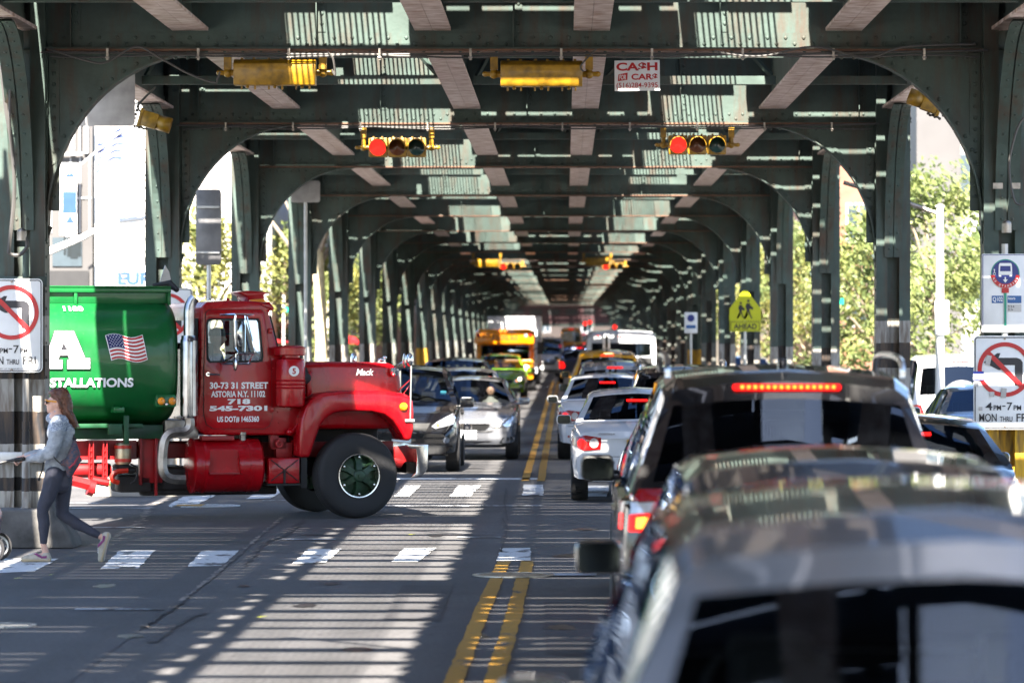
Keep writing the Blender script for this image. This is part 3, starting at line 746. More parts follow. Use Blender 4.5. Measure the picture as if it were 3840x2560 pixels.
# double yellow line, near and far stretch
def stripe(mb, pts, w, z=.004):
    vs = []; 
    for x, y in pts: vs += [(x-w/2+rnd.uniform(-.008,.008),y,z),(x+w/2+rnd.uniform(-.008,.008),y,z)]
    mb.add(vs, [(2*i,2*i+1,2*i+3,2*i+2) for i in range(len(pts)-1)])
def seg(p, q, n): (xa,ya),(xb,yb) = p, q; return [(xa+(xb-xa)*i/n, ya+(yb-ya)*i/n) for i in range(n+1)]
mb = MB()
for pts in ([G(1158,1289),G(1143,1320)], [G(1140,1328),G(1100,1420),G(1041,1568),(G(1041,1568)[0]-.22,15)]):
    for a, b in zip(pts[:-1], pts[1:]): stripe(mb, seg(a,b,20), .125)
for pts in ([G(1212,1289),G(1204,1320)], [G(1201,1328),G(1178,1420),G(1133,1568),(G(1133,1568)[0]-.15,15)]):
    for a, b in zip(pts[:-1], pts[1:]): stripe(mb, seg(a,b,20), .125)
for x0, x1 in ((-.615,-.66),(-.38,-.37)):
    stripe(mb, seg((x0, G(0,1104.5)[1]),(x0,200),60), .12)
struct('yellow_line', mb, 'road_yellow')
# pavements with kerbs outside the outer lanes
mb = MB()
for xa, xb in ((-60,-9.5),(9.0,60)):
    for ya, yb in ((-20,41),(59.5,520)):
        mb.box(xa, xb, ya, yb, -.01, .13)
struct('pavement', mb, 'pavement')
# small traffic island under the second left column with weeds
isl = MB(); isl.prism(rrect(XL-.9, XL+.75, 57.2, 62.5, .3), 0.0, .14, plane='xy'); struct('traffic_island', isl, 'concrete')
gm = MB()
M['grass'] = mat('grass', (.16,.20,.04), .8, 0, .4)
for i in range(500):
    x, y = XL-.6+rnd.random()*1.3, 57.25+rnd.random()*.6; h = rnd.uniform(.03,.1); a = rnd.random()*PI; w = .012
    gm.add([(x-w*math.cos(a),y-w*math.sin(a),.14),(x+w*math.cos(a),y+w*math.sin(a),.14),(x+rnd.uniform(-.04,.04),y+rnd.uniform(-.04,.04),.14+h)], [(0,1,2)])
tag(gm.build('weeds', 'grass'), 'dry weeds on the little island behind the truck', 'weeds', kind='stuff')
# manholes
def manhole(label, px, py, r, m, two=None):
    x, y = G(px, py); t = thing('manhole_cover', label, 'manhole cover', (x, y, 0))
    mb = MB(); mb.lathe([(r,.001),(r,.011),(r*.88,.013),(r*.88,.006)], (0,0,0), 'z', 40); mb.build('rim', 'bright_steel' if not two else m, t)
    mb = MB(); mb.lathe([(r*.87,.004),(r*.87,.008),(.001,.009)], (0,0,0), 'z', 40)
    for a in range(-4,5):
        w = math.sqrt(max(0,.64-(a*.17)**2))*r; mb.box(-w, w, a*.17*r-.012, a*.17*r+.012, .0095, .013)
    mb.build('lid', m, t)
    if two:
        mb = MB(); mb.add([(-r*.8,-r*.5,.0145),(-.02,-r*.8,.0145),(-.02,r*.8,.0145),(-r*.8,r*.5,.0145)],[(0,1,2,3)]); mb.build('paint_mark', two, t)
manhole('round iron manhole cover set across the double yellow line', 1180, 1321, .38, 'dull_steel')
manhole('pale round manhole cover near the lower left corner', 5, 1437, .26, 'pavement')
manhole('flat round manhole cover painted half yellow and half white under the truck', 470, 1162, .46, 'road_white', 'road_yellow')
# a dropped leaf and litter specks
mb = MB()
for px, py, s, in ((945,1229,.05),(1372,1245,.03),(118,1322,.03),(40,1330,.04),(600,1419,.05),(1475,1238,.03)):
    x, y = G(px, py); mb.add([(x-s,y,.010),(x,y-s,.012),(x+s,y,.02),(x,y+s,.012)], [(0,1,2,3)])
tag(mb.build('litter', 'sign_lime'), 'fallen yellow leaves and scraps of paper on the asphalt', 'litter', kind='stuff')
# ------------------------------------------------------------------ the red and green tank truck
M['truck_red'] = weathered('truck_red', (.36,.0015,.006), (.10,.03,.028), .35)
M['chassis_red'] = mat('chassis_red', (.26,.004,.006), .45, 0, .4, 6, bump=.1)
M['chassis_black'] = mat('chassis_black', (.010,.008,.008), .7, 0, .5, 8, bump=.3)
M['tank_green'] = weathered('tank_green', (.005,.092,.022), (.03,.07,.04), .35, .3, .35)
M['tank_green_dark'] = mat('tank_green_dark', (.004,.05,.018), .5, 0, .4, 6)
M['letter_white'] = mat('letter_white', (.78,.78,.80), .35)
M['stripe_red'] = mat('stripe_red', (.38,.006,.01), .4); M['flag_blue'] = mat('flag_blue', (.004,.01,.10), .4)
M['wheel_green'] = mat('wheel_green', (.018,.05,.024), .45, .2, .5, 12, bump=.2)
M['stack_steel'] = mat('stack_steel', (.34,.34,.35), .22, 1.0, .3, 8); M['chrome_worn'] = mat('chrome_worn', (.62,.58,.54), .2, 1.0, .35, 5, bump=.15)
M['brass'] = mat('brass', (.42,.34,.22), .4, .8, .4, 6)
TH = math.radians(18); TO = (-2.49, 50.3)
truck = thing('tank_truck', 'old red conventional tank truck with a green tank body turning across the junction', 'truck', (TO[0], TO[1], 0), TH)
TC, TS = math.cos(TH), math.sin(TH)
def TL(px, py, y=0.0):
    u = px-VX
    x = (u*(TO[1]+y*TC) - F0*(TO[0]-y*TS))/(TC*F0 - u*TS)
    D = TO[1]+x*TS+y*TC
    return (x, H0+(HY-py)/F0*D)
def tl(pts, y=0.0): return [TL(a, b, y) for a, b in pts]
def C5(*p): return [(367.5+.3906*a, 612.5+.3906*b) for a, b in p]
# --- cab shell, hollow, with real window openings
CY0, CY1 = .22, 2.12
out = tl([(461,722),(464,703),(476,694),(520,691),(575,691),(606,694),(624,703),(629,709),(617,716)] + [(622,735),(641,812),(650,822),(690,828),(697,850),(697,990),(690,999),(470,999),(456,985),(451,966),(457,900)], CY0)
mb = MB(); mb.prism(out, CY0, CY1)
cab = mb.build('cab', 'truck_red', truck, bevel=.055, seg=3)
inn = tl([(468,724),(474,706),(600,706),(612,722),(634,812),(640,830),(640,985),(470,985)], CY0)
c1 = MB(); c1.prism(inn, CY0+.05, CY1-.05)
wr = tl([(475,745),(477,737),(484,734),(590,734),(594,740),(601,818),(599,826),(590,828),(482,829),(477,822)], CY0)
c2 = MB(); c2.prism(wr, CY0-.3, CY1+.3)
wx0, wz0 = TL(612,722,CY0); wx1, wz1 = TL(645,818,CY0)
c3 = MB(); c3.prism([(wx0-.04,wz0-.06),(wx0+.5,wz0-.06),(wx1+.5,wz1+.03),(wx1-.25,wz1+.03)], CY0+.16, CY1-.16)
bx, bz = TL(461,735,CY0); c4 = MB(); c4.prism([(bx-.3,bz),(bx+.15,bz),(bx+.15,bz-.35),(bx-.3,bz-.35)], CY0+.4, CY1-.4)
cut(cab, [c1, c2, c3, c4])
# brow over the windscreen
mb = MB(); mb.prism(tl([(598,700),(617,692),(630,707),(626,714)], CY0), CY0-.02, CY1+.02); mb.build('visor', 'truck_red', cab, bevel=.015)
mb = MB()
for px,py in [(464+0*i,735+i*22) for i in range(11)]+[(628,845),(632,870),(634,895),(636,920),(638,945),(640,970)]: x,z = TL(px,py,CY0); mb.rivet((x,CY0-.001,z), r=.010)
mb.build('rivets', 'truck_red', cab)
# glass
mb = MB(); y = CY0+.06
(a0,b0),(a1,b1) = TL(614,724,CY0), TL(640,816,CY0)
mb.add([(a0+.02,CY0+.12,b0),(a0+.02,CY1-.12,b0),(a1-.02,CY1-.12,b1),(a1-.02,CY0+.12,b1)], [(0,1,2,3)])
mb.build('windscreen', 'cab_glass', cab)
mb = MB(); mb.prism([(a0+.01,b0),(a0+.07,b0),(a1+.05,b1),(a1-.01,b1)], CY0+.10, CY0+.14); mb.build('windscreen_seal', 'black_rubber', cab)
# door: slightly proud panel with the same opening
dout = tl([(472,720),(480,711),(597,711),(606,716),(618,800),(622,830),(624,960),(618,977),(606,984),(490,984),(474,974),(468,950),(468,850)], CY0)
whole = tl([(474,745),(476,736),(484,733),(591,733),(595,740),(602,818),(600,828),(590,830),(482,831),(476,824)], CY0)
mb = MB(); mb.prism(dout, CY0-.018, CY0-.001, holes=[whole]); door = mb.build('door', 'truck_red', truck, bevel=.006)
mb = MB(); sx = tl([(474,745),(476,736),(484,733),(591,733),(595,740),(602,818),(600,828),(590,830),(482,831),(476,824)], CY0)
cxm = sum(p[0] for p in sx)/10; czm = sum(p[1] for p in sx)/10
mb.prism([(cxm+(x-cxm)*1.03, czm+(z-czm)*1.04) for x,z in sx], CY0-.026, CY0-.0185, holes=[[(cxm+(x-cxm)*.965, czm+(z-czm)*.95) for x,z in sx]])
mb.build('window_seal', 'black_rubber', door)
mb = MB(); mb.prism([(cxm+(x-cxm)*.99, czm+(z-czm)*.98) for x,z in sx], CY0+.01, CY0+.016); mb.build('window', 'cab_glass', door)
x, z = TL(574,0,CY0); (x0,z0),(x1,z1) = TL(553,737,CY0), TL(556,828,CY0)
mb = MB(); mb.box(x0-.012, x0+.012, CY0-.005, CY0+.02, z1, z0); mb.build('window_post', 'black_rubber', door)
mb = MB(); x0, z0 = TL(470,859,CY0); x1, _ = TL(502,859,CY0)
mb.tube([(x0+.02,CY0-.045,z0),(x1,CY0-.05,z0-.004)], .013, 8); mb.tube([(x0+.03,CY0-.02,z0),(x0+.03,CY0-.05,z0)], .026, 10); mb.tube([(x1-.01,CY0-.02,z0),(x1-.01,CY0-.05,z0)], .01, 8)
mb.build('handle', 'chrome', door)
mb = MB(); yt = CY0-.0215
for s, a, b, c, d, bo, sp in (('30-73 31 STREET',481,615,893,877,.035,1),('ASTORIA N.Y. 11102',484,608,912,897,.03,1),('718',522,574,928,915.5,.05,1),('545-7301',480,613,944,931,.05,1),('US DOT# 1465360',498,594,970,955,.03,1)):
    (x0,z0),(x1,z1) = TL(a,c,CY0), TL(b,d,CY0); put_text(mb, s, x0, x1, z0, z1, yt, bold=bo, spacing=sp)
mb.build('lettering', 'letter_white', door)
xm_ = sum(p[0] for p in dout)/len(dout); zm_ = sum(p[1] for p in dout)/len(dout)
mb = MB(); mb.prism([(xm_+(x-xm_)*1.014, zm_+(z-zm_)*1.008) for x,z in dout], CY0-.004, CY0-.0008, holes=[whole]); mb.build('door_gap','dark',door)
mb = MB()
for px,py in ((619,760),(623,940)): x,z = TL(px,py,CY0); mb.box(x-.02,x+.03,CY0-.03,CY0-.002,z-.03,z+.03)
mb.build('hinge','truck_red',door,bevel=.005)
# dark rear wall panel behind the cab and interior
mb = MB(); x0, _ = TL(468,0,CY0); x1, _ = TL(636,0,CY0)
zf, zs = TL(0,980,CY0)[1], TL(0,870,CY0)[1]
mb.box(x0, x1, CY0+.06, CY1-.06, zf, zf+.05); mb.box(x0+.03, x0+.55, CY0+.12, CY0+.75, zf+.05, zs); mb.box(x0+.03, x0+.55, CY1-.75, CY1-.12, zf+.05, zs)
mb.box(x0+.03, x0+.16, CY0+.15, CY0+.70, zs, zs+.42); mb.box(x0+.03, x0+.16, CY1-.70, CY1-.15, zs, zs+.42)
mb.prism(tl([(590,840),(640,835),(640,900),(600,900)], CY0), CY0+.08, CY1-.08)
mb.build('seat', 'interior', cab, bevel=.02)
mb = MB(); xs, zs2 = TL(565,828,1.5); mb.add([],[])
for i in range(24):
    a, b = 2*PI*i/24, 2*PI*(i+1)/24
    P = lambda t: (xs+.10*math.cos(t), 1.65+.23*math.sin(t), zs2+.20*math.cos(t))
    mb.tube([P(a),P(b)], .014, 6)
mb.tube([(xs,1.65,zs2),(xs+.25,1.65,zs2-.25)], .02, 6); mb.build('steering_wheel', 'black_plastic', cab)
# roof furniture: horn plate, amber marker cones, aerial base
mb = MB(); x0,z0 = TL(541,681,1.0); x1,z1 = TL(616,672,1.0)
mb.prism([(x0,z1),(x0+.1,z1+.02),(x1-.12,z1+.01),(x1,z1-.01),(x1-.1,z1-.02),(x1-.1,z0-.06),(x0+.12,z0-.08),(x0+.1,z1-.05)], .8, 1.35)
mb.build('roof_horn', 'truck_red', cab, bevel=.01)
for px, y in ((598,.45),(598,.85),(598,1.25),(598,1.65)):
    x, z = TL(px,694,y); mb = MB(); mb.lathe([(.005,-.15),(.03,-.13),(.045,.02),(.035,.05),(0,.055)], (x,y,z), 'x', 12); mb.build('marker_lamp', 'amber', cab)
for px in (480,505,523):
    x, z = TL(px,692,.7); mb = MB(); mb.box(x-.06,x+.04,.66,.72,z-.02,z+.012); mb.sphere((x,.69,z+.02),(.02,.02,.02)); mb.build('roof_bracket', 'chrome_worn' if px != 523 else 'truck_red', cab)
# --- hood
HY0, HY1 = .36, 1.98
hood = MB(); hood.prism(tl([(688,832),(760,831),(863,832),(895,834),(909,838),(916,848),(921,866),(925,900),(925,985),(700,985)], HY0), HY0, HY1)
hd = hood.build('hood', 'truck_red', truck, bevel=.09, seg=4)
mb = MB(); (x0,z0),(x1,z1) = TL(699,849,HY0), TL(714,905,HY0)
mb.prism(tl([(697,840),(706,845),(713,870),(712,885),(700,905),(696,905)], HY0-.02), HY0-.012, HY0+.01); mb.build('intake_opening', 'dark', hd)
mb = MB(); x, z = TL(700,868,.22); mb.tube([(x-.10,.22,z),(x+.02,.3,z),(x+.06,.42,z-.02)], .085, 14); mb.build('intake_elbow', 'black_rubber', hd)
mb = MB(); mb.prism(tl([(700,855),(712,850),(712,905),(700,912)], HY0), HY0-.11, HY0-.012); mb.build('intake_duct', 'truck_red', hd, bevel=.02)
mb = MB(); (x0,z0),(x1,z1) = TL(817,862,HY0), TL(856,847,HY0); put_text(mb, 'Mack', x0, x1, z0, z1, HY0-.012, bold=.03, slant=.25)
o = mb.build('emblem_lettering', 'chrome', hd)
mb = MB(); x, z = TL(877,826,1.17)
mb.sphere((x,1.17,z),(.05,.03,.025)); mb.sphere((x+.04,1.17,z+.028),(.025,.024,.024)); mb.box(x-.06,x+.05,1.15,1.19,z-.05,z-.03)
for dx in (-.035,.03): mb.tube([(x+dx,1.155,z-.04),(x+dx,1.155,z)], .010, 6); mb.tube([(x+dx,1.185,z-.04),(x+dx,1.185,z)], .010, 6)
mb.build('hood_ornament', 'chrome', hd)
# grille and headlamps on the nose
gx = TL(926,900,HY0)[0]
mb = MB(); zg0, zg1 = TL(0,985,HY0)[1], TL(0,850,HY0)[1]
for i in range(9): mb.box(gx+.002, gx+.025, .55, 1.79, zg0+.02+i*(zg1-zg0-.08)/9, zg0+.05+i*(zg1-zg0-.08)/9)
mb.box(gx-.01, gx+.012, .5, 1.84, zg0, zg1-.02); mb.build('grille', 'chrome_worn', truck)
# --- fenders
fo = C5((820,1120),(820,1000),(830,900),(855,825),(885,785),(950,745),(1080,730),(1300,730),(1440,745),(1475,762),(1490,790),(1496,860),(1494,960),(1478,1022),(1440,1022),(1425,985),(1400,945),(1370,903),(1320,868),(1250,853),(1100,848),(1030,858),(985,885),(950,925),(925,990),(900,1060),(882,1120))
for y0, y1, nm in ((-.02, .52, 'fender'), (1.83, 2.36, 'fender')):
    mb = MB(); mb.prism(tl(fo, -.02), y0, y1); fn = mb.build(nm, 'truck_red', truck, bevel=.045, seg=3)
    if y0 < 0:
        fender = fn
        x, z = TL(927,934,-.03); mb = MB(); mb.lathe([(.052,.02),(.052,-.01),(.035,-.03),(0,-.036)], (x,-.03,z), 'y', 16); mb.build('turn_signal', 'amber', fn)
        # flat inner wing closing the arch
        mb = MB(); mb.prism(tl(C5((905,850),(1400,850),(1470,1010),(1400,960),(1300,900),(1030,880),(960,960),(900,1100)), .3), .50, .515); mb.build('splash_panel', 'chassis_black', truck)
# air cleaner
mb = MB(); (xa,zt),(xb,zb) = TL(634,823,.1), TL(700,935,.1); xc, r = (xa+xb)/2, (xb-xa)/2; yc = .10
h = zt-zb
mb.lathe([(0,zb),(r*.8,zb),(r*.97,zb+.02),(r,zb+.05)]+sum([[(r,zb+h*q-.012),(r*1.05,zb+h*q),(r,zb+h*q+.012)] for q in (.40,.47,.55)],[])+[(r,zt-.05),(r*.9,zt-.01),(r*.62,zt+.01),(r*.62,zt+.05),(0,zt+.05)], (xc,yc,0), 'z', 36)
acl = mb.build('air_cleaner', 'truck_red', truck)
(xa2,z2),(xb2,z3) = TL(630,814,.1), TL(701,793,.1); r2 = (xb2-xa2)/2
mb = MB(); mb.lathe([(0,z2-.01),(r2*.95,z2-.01),(r2,z2),(r2,z3-.03),(r2*.95,z3-.02),(r2*.6,z3),(0,z3+.005)], ((xa2+xb2)/2,yc,0), 'z', 32); mb.build('rain_cap', 'truck_red', acl)
x, z = TL(675,852,-.07); mb = MB(); mb.prism(circ(x, z, .062, 24), yc-r-.004, yc-r+.06); mb.build('number_disc', 'letter_white', acl)
mb = MB(); put_text(mb, '5', x-.022, x+.022, z-.036, z+.036, yc-r-.006, bold=.04); mb.build('number', 'truck_red', acl)
# --- exhaust
ye = .02
mb = MB(); (xa,zt),(xb,zb) = TL(414,780,ye), TL(460,956,ye); xm, rm = (xa+xb)/2-.02, (xb-xa)/2-.02
mb.lathe([(0,zb-.02),(.07,zb-.02),(.075,zb),(rm*.97,zb+.005),(rm,zb+.03),(rm,zt-.03),(rm*.95,zt),(.09,zt+.01),(.085,zt+.05),(0,zt+.05)], (xm,ye,0), 'z', 28)
muf = mb.build('exhaust_muffler', 'stack_steel', truck)
mb = MB(); mb.lathe([(rm*1.06,zb+.01),(rm*1.06,zt-.01)], (xm,ye,0), 'z', 16, a0=-1.3, a1=.35)
for i in range(26): 
    zz = zb+.04+i*(zt-zb-.08)/25
    for a in (-.15,.12): mb.sphere((xm+rm*1.07*math.cos(a), ye+rm*1.07*math.sin(a)-.0, zz), (.008,.008,.006), 6, 1, 4)
mb.build('heat_shield', ['stack_steel','dark'], muf)
mb = MB(); p = TL(439,769,ye); q = TL(441,715,ye); w = TL(449,692,ye)
mb.tube([(xm+.005,ye,p[1]-.05),(xm+.005,ye,p[1]),(xm+.005,ye,q[1]),(xm+.015,ye,q[1]+.06),(xm+.04,ye,w[1]),(xm+.075,ye-.01,w[1]+.045)], [.068,.066,.066,.066,.064,.062], 18, caps=False)
mb.build('exhaust_stack', 'stack_steel', truck)
mb = MB(); mb.tube([(xm+.045,ye-.004,w[1]+.008),(xm+.07,ye-.008,w[1]+.038)], .060, 18); mb.build('stack_mouth', 'dark', truck)
mb = MB(); wire(mb, [(*TL(432,950,ye)[:1],ye,TL(432,950,ye)[1]), *[(TL(a,b,ye)[0],ye,TL(a,b,ye)[1]) for a,b in ((436,975),(425,990),(395,993),(379,1008),(373,1040),(374,1080),(390,1098),(425,1101))]], .062, 5)
mb.build('exhaust_pipe', 'dull_steel', truck)
mb = MB(); (xa,z),(xb,_) = TL(398,868,.3), TL(414,868,.3); mb.prism(tl([(402,715),(461,715),(461,985),(402,985)], .9), CY0+.1, CY1-.05)
cut_box = mb
mb = MB(); x0,_ = TL(459,0,CY0)
mb.box(x0-.012, x0-.004, CY0+.08, CY0+.3, TL(0,985,CY0)[1], TL(0,730,CY0)[1]); mb.build('rear_panel', 'chassis_black', cab)
mb = MB(); 
for a,b in ((375,960),(395,975)):
    x,z = TL(a,b,.5); mb.box(x-.02,x+.28,.3,1.9,z-.16,z-.02)
mb.build('mount_beam', 'dull_steel', truck, bevel=.01)
# --- fuel tank on the near side
mb = MB(); (xa,za),(xb,zb) = TL(446,1008,.1), TL(606,1131,.1); rt = (za-zb)/2; zc = (za+zb)/2; yt2 = rt+.02
mb.lathe([(0,xa-.03),(rt*.6,xa-.025),(rt*.94,xa),(rt*1.02,xa+.012),(rt*1.02,xa+.04),(rt,xa+.05),(rt,xb-.05),(rt*1.0,xb-.03),(rt*.9,xb),(0,xb+.03)], (0,yt2,zc), 'x', 40)
ft = mb.build('fuel_tank', 'truck_red', truck)
(x0,z0),(x1,z1) = TL(481,1088,0), TL(553,1023,0)
c = MB(); c.prism([(x0,z0),(x1+.01,z0),(x1-.02,z1),(x0+.03,z1)], -.2, .085); cut(ft, [c])
mb = MB(); mb.box(x0+.01, x1-.01, .0, .084, z0-.004, z0+.012); mb.build('step', 'chassis_red', ft)
(x0,z0),(x1,z1) = TL(470,1018,0), TL(545,1006,0)
mb = MB(); mb.box(x0, x1, .14, .30, zc+rt*.93, zc+rt+.035); mb.build('step_plate', 'chassis_red', ft, bevel=.01)
x, z = TL(560,1008,.2); mb = MB(); mb.lathe([(.04,zc+rt*.9),(.04,zc+rt+.04),(.052,zc+rt+.045),(.052,zc+rt+.075),(0,zc+rt+.08)], (x,.26,0), 'z', 14); mb.build('filler_cap', 'dull_steel', ft)
for xx in (xa+.14, xb-.16):
    mb = MB(); mb.lathe([(rt*1.006,xx-.02),(rt*1.02,xx-.018),(rt*1.02,xx+.018),(rt*1.006,xx+.02)], (0,yt2,zc), 'x', 40); mb.build('strap', 'truck_red', ft)
# --- battery box, brackets, mud flap
(x0,z0),(x1,z1) = TL(618,1110,.05), TL(688,1051,.05)
mb = MB(); mb.box(x0, x1, .05, .5, z0, z1); bb = mb.build('battery_box', 'truck_red', truck, bevel=.012)
mb = MB(); mb.tube([(x0+.02,.042,z0+.03),(x1-.02,.042,z1-.02)], .006, 5); mb.tube([(x0+.02,.042,z1-.02),(x1-.02,.042,z0+.03)], .006, 5); mb.box((x0+x1)/2-.012,(x0+x1)/2+.012,.03,.05,z0,(z0+z1)/2); mb.box(x0-.01,x1+.01,.03,.52,z0-.025,z0-.004); mb.build('latch_strap', 'chassis_black', bb)
mb = MB(); (x0,z0),(x1,z1) = TL(689,1120,.15), TL(703,1050,.15); mb.box(x0, x1, .1, .14, z0, z1); mb.build('mud_flap', 'black_rubber', truck)
mb = MB(); 
for px,py,w,hh in ((640,1018,.09,.07),(652,1033,.10,.09),(630,1010,.05,.1)):
    x,z = TL(px,py,.3); mb.box(x-w, x+w, .28, .4, z-hh, z+hh)
x,z = TL(641,1019,.25); mb.lathe([(.05,.0),(.05,-.06),(.02,-.06),(.02,-.04),(0,-.04)], (x,.28,z), 'y', 16); mb.build('valve_block', 'chassis_red', truck, bevel=.008)
mb = MB(); x,z = TL(676,990,.15); mb.sphere((x-.05,.17,z-.01),(.05,.05,.045)); mb.tube([(x-.02,.15,z),(x+.06,.12,z+.12),(x+.12,.12,z+.3)], .012, 6); mb.build('mirror_stay', ['truck_red'], cab)
# --- frame and running gear
mb = MB(); (x0,z0),(x1,z1) = TL(-250,1058,.75), (TL(940,1012,0)[0], TL(950,1012,.75)[1])
mb.box(x0, x1, .72, .74, z0, z1); mb.box(x0, x1, .72, .80, z1-.012, z1); mb.box(x0, x1, .72, .80, z0, z0+.012)
mb.box(x0, x1, 1.62, 1.64, z0, z1); 
for i in range(6): xx = x0+.5+i*.95; mb.box(xx-.04, xx+.04, .741, 1.619, z0+.02, z1-.02)
mb.build('chassis_frame', 'chassis_red', truck)
mb = MB(); (a0,b0),(a1,b1) = TL(330,1130,.4), TL(370,1000,.4)
mb.box(a0-.05, a1+.55, .45, 2.0, b0+.02, b0+.28); mb.box(a0-.3, a0+.1, .4, .9, b0, b0+.2)
(a2,b2),(a3,b3) = TL(560,1125,.6), TL(900,980,.6); mb.box(a2, a3-.1, .85, 1.55, .5, b3)            # engine and gearbox mass
mb.box(a3-.1, a3+.15, .7, 1.7, .55, .8)
(a4,b4) = TL(600,1135,.5); mb.box(a0, a4+.2, .5, .7, b4, b4+.12)
mb.build('underbody', 'chassis_black', truck, bevel=.03)
# frame hardware behind the cab
mb = MB(); (x0,z0),(x1,z1) = TL(318,1128,.42), TL(372,1006,.42)
mb.box(x0, x1, .40, .44, z0+.1, z1); mb.box(x0+(x1-x0)*.0, x0+.03, .34, .40, z0+.08, z1); mb.box(x1-.10, x1-.07, .34, .40, z0-.05, z1); mb.build('side_panel', 'chassis_red', truck, bevel=.006)
mb = MB(); (x0,z0),(x1,z1) = TL(160,1056,.35), TL(316,1011,.35); mb.box(x0, x1, .42, .46, z0, z1); mb.build('side_rail', 'chassis_red', truck)
for a, b in ((204,215),(236,246)):
    (x0,z0),(x1,z1) = TL(a,1100,.3), TL(b,1012,.3); mb = MB(); mb.box(x0, x1, .32, .35, z0, z1); mb.box(x0-.0, x0+.012, .28, .32, z0, z1); mb.box(x1-.012, x1, .28, .32, z0, z1)
    for q in range(6): mb.rivet(((x0+x1)/2, .32, z0+.05+q*(z1-z0-.1)/5), r=.016)
    mb.build('tank_strap', 'chassis_red', truck)
(x0,z0),(x1,z1) = TL(190,1097,.4), TL(258,1062,.4)
mb = MB(); r = (z1-z0)/2; mb.lathe([(0,x0-.4),(r*.8,x0-.38),(r,x0-.3),(r,x1-.05),(r*.8,x1),(0,x1+.02)], (0,.52,(z0+z1)/2), 'x', 20); mb.build('air_tank', 'chassis_red', truck)
(x0,z0),(x1,z1) = TL(266,1066,.25), TL(303,1015,.25); rr = (x1-x0)/2
mb = MB(); mb.lathe([(0,z0),(rr*.9,z0),(rr,z0+.03),(rr,z1-.05),(rr*.8,z1-.01),(0,z1)], ((x0+x1)/2,.30,0), 'z', 20); cn = mb.build('filter_canister', 'brass', truck)
M['orange_band'] = mat('orange_band', (.45,.02,.006), .4)
for t in (.18,.78):
    mb = MB(); zz = z0+(z1-z0)*t; mb.lathe([(rr*1.02,zz-.02),(rr*1.05,zz-.02),(rr*1.05,zz+.02),(rr*1.02,zz+.02)], ((x0+x1)/2,.30,0), 'z', 20); mb.build('band', 'orange_band', cn)
mb = MB()
for px,py,s in ((285,1073,.09),(275,1082,.06),(300,1080,.07),(268,1070,.05)): x,z = TL(px,py,.3); mb.sphere((x,.32,z),(s,s*.8,s*.6),8,0,6)
wire(mb, [(TL(a,b,.28)[0],.28,TL(a,b,.28)[1]) for a,b in ((300,1065),(315,1075),(312,1100),(300,1110))], .012, 4)
mb.build('pump_fitting', 'chassis_black', truck)
mb = MB(); wire(mb, [(TL(a,b,.28)[0],.26,TL(a,b,.28)[1]) for a,b in ((293,1080),(270,1082),(258,1090),(258,1102),(272,1108))], .032, 5); mb.build('hose', 'orange_band', truck)
mb = MB(); wire(mb, [(TL(a,b,.3)[0],.22,TL(a,b,.3)[1]) for a,b in ((160,1102),(185,1108),(212,1116))], .07, 3)
x,z = TL(208,1117,.2); mb.tube([(x-.03,.2,z),(x+.04,.2,z-.02)], .10, 14); mb.tube([(x+.02,.22,z+.08),(x+.22,.22,z+.04)], .05, 10); mb.build('discharge_pipe', 'chassis_red', truck)
mb = MB(); x,z = TL(208,1117,.2); mb.disc((x+.045,.2,z-.02), .075, 'x', 16); mb.build('pipe_mouth', 'dark', truck)
# --- tank body: rounded box section, side seam, catwalk rail
TY0, TY1 = -.06, 2.34
prof = []      # cross-section (y, z)
zt, zb = TL(0+200,678,0)[1], TL(200,984,0)[1]
ym = (TY0+TY1)/2; hw = (TY1-TY0)/2
def supel(t, n=3.0):
    c, s = math.cos(t), math.sin(t); return (math.copysign(abs(c)**(2/n), c), math.copysign(abs(s)**(2/n), s))
zc, hh = (zt+zb)/2, (zt-zb)/2
ring = [(ym-hw*supel(2*PI*i/56, 3.0)[0], zc+hh*supel(2*PI*i/56, 3.0)[1]) for i in range(56)]
xe = TL(414,808,0)[0]; xs = TL(-330,808,0)[0]
stn = [(xs,.97),(xs+.3,1.0),(xe-.30,1.0),(xe-.15,.992),(xe-.07,.965),(xe-.02,.92),(xe,.84),(xe+.02,.5),(xe+.03,0.01)]
mb = MB(); vs = []
for x, s in stn: vs += [(x, ym+(y-ym)*s, zc+(z-zc)*s) for y, z in ring]
fs = []
for j in range(len(stn)-1):
    for i in range(56): fs.append((j*56+i, j*56+(i+1)%56, (j+1)*56+(i+1)%56, (j+1)*56+i))
mb.add(vs, fs + [tuple(range(55,-1,-1))])
tank = mb.build('tank', 'tank_green', truck, smooth=50)
tb = bvh_of([tank])
mb = MB(); (x0,z0),(x1,z1) = TL(-200,694,.35), TL(390,661,.35)
mb.box(x0, x1, .32, .35, z0-.01, z1); mb.box(x0, x1, 1.95, 1.98, z0, z1); mb.box(x0, x1, .26, 2.04, z1+.001, z1+.02); mb.box(x0,x1,.27,.319,z1-.06,z1)
for i in range(5): xx = x1-.02-i*1.13; mb.box(xx-.02, xx+.02, .28, .318, z0-.03, z1-.061)
mb.box(x0, x1-.01, .352, 1.948, z0+.02, z1-.03)
rail = mb.build('catwalk_coaming', 'tank_green', truck, bevel=.008)
mb = MB(); x,z = TL(383,650,.9); mb.prism([(x-.1,z1+.02),(x+.07,z1+.02),(x+.03,z1+.20),(x-.02,z1+.28)], .9, .92); mb.build('placard', 'sign_back', rail)
mb = MB(); mb.tube([(x-.25,.55,z1+.03),(x-.05,.5,z1+.05),(x+.02,.4,z1-.03)], [.02,.05,.03], 8); mb.build('vent_hood', 'black_rubber', rail)
(x0,z0),(x1,z1) = TL(-200,1012,.3), TL(377,975,.3)
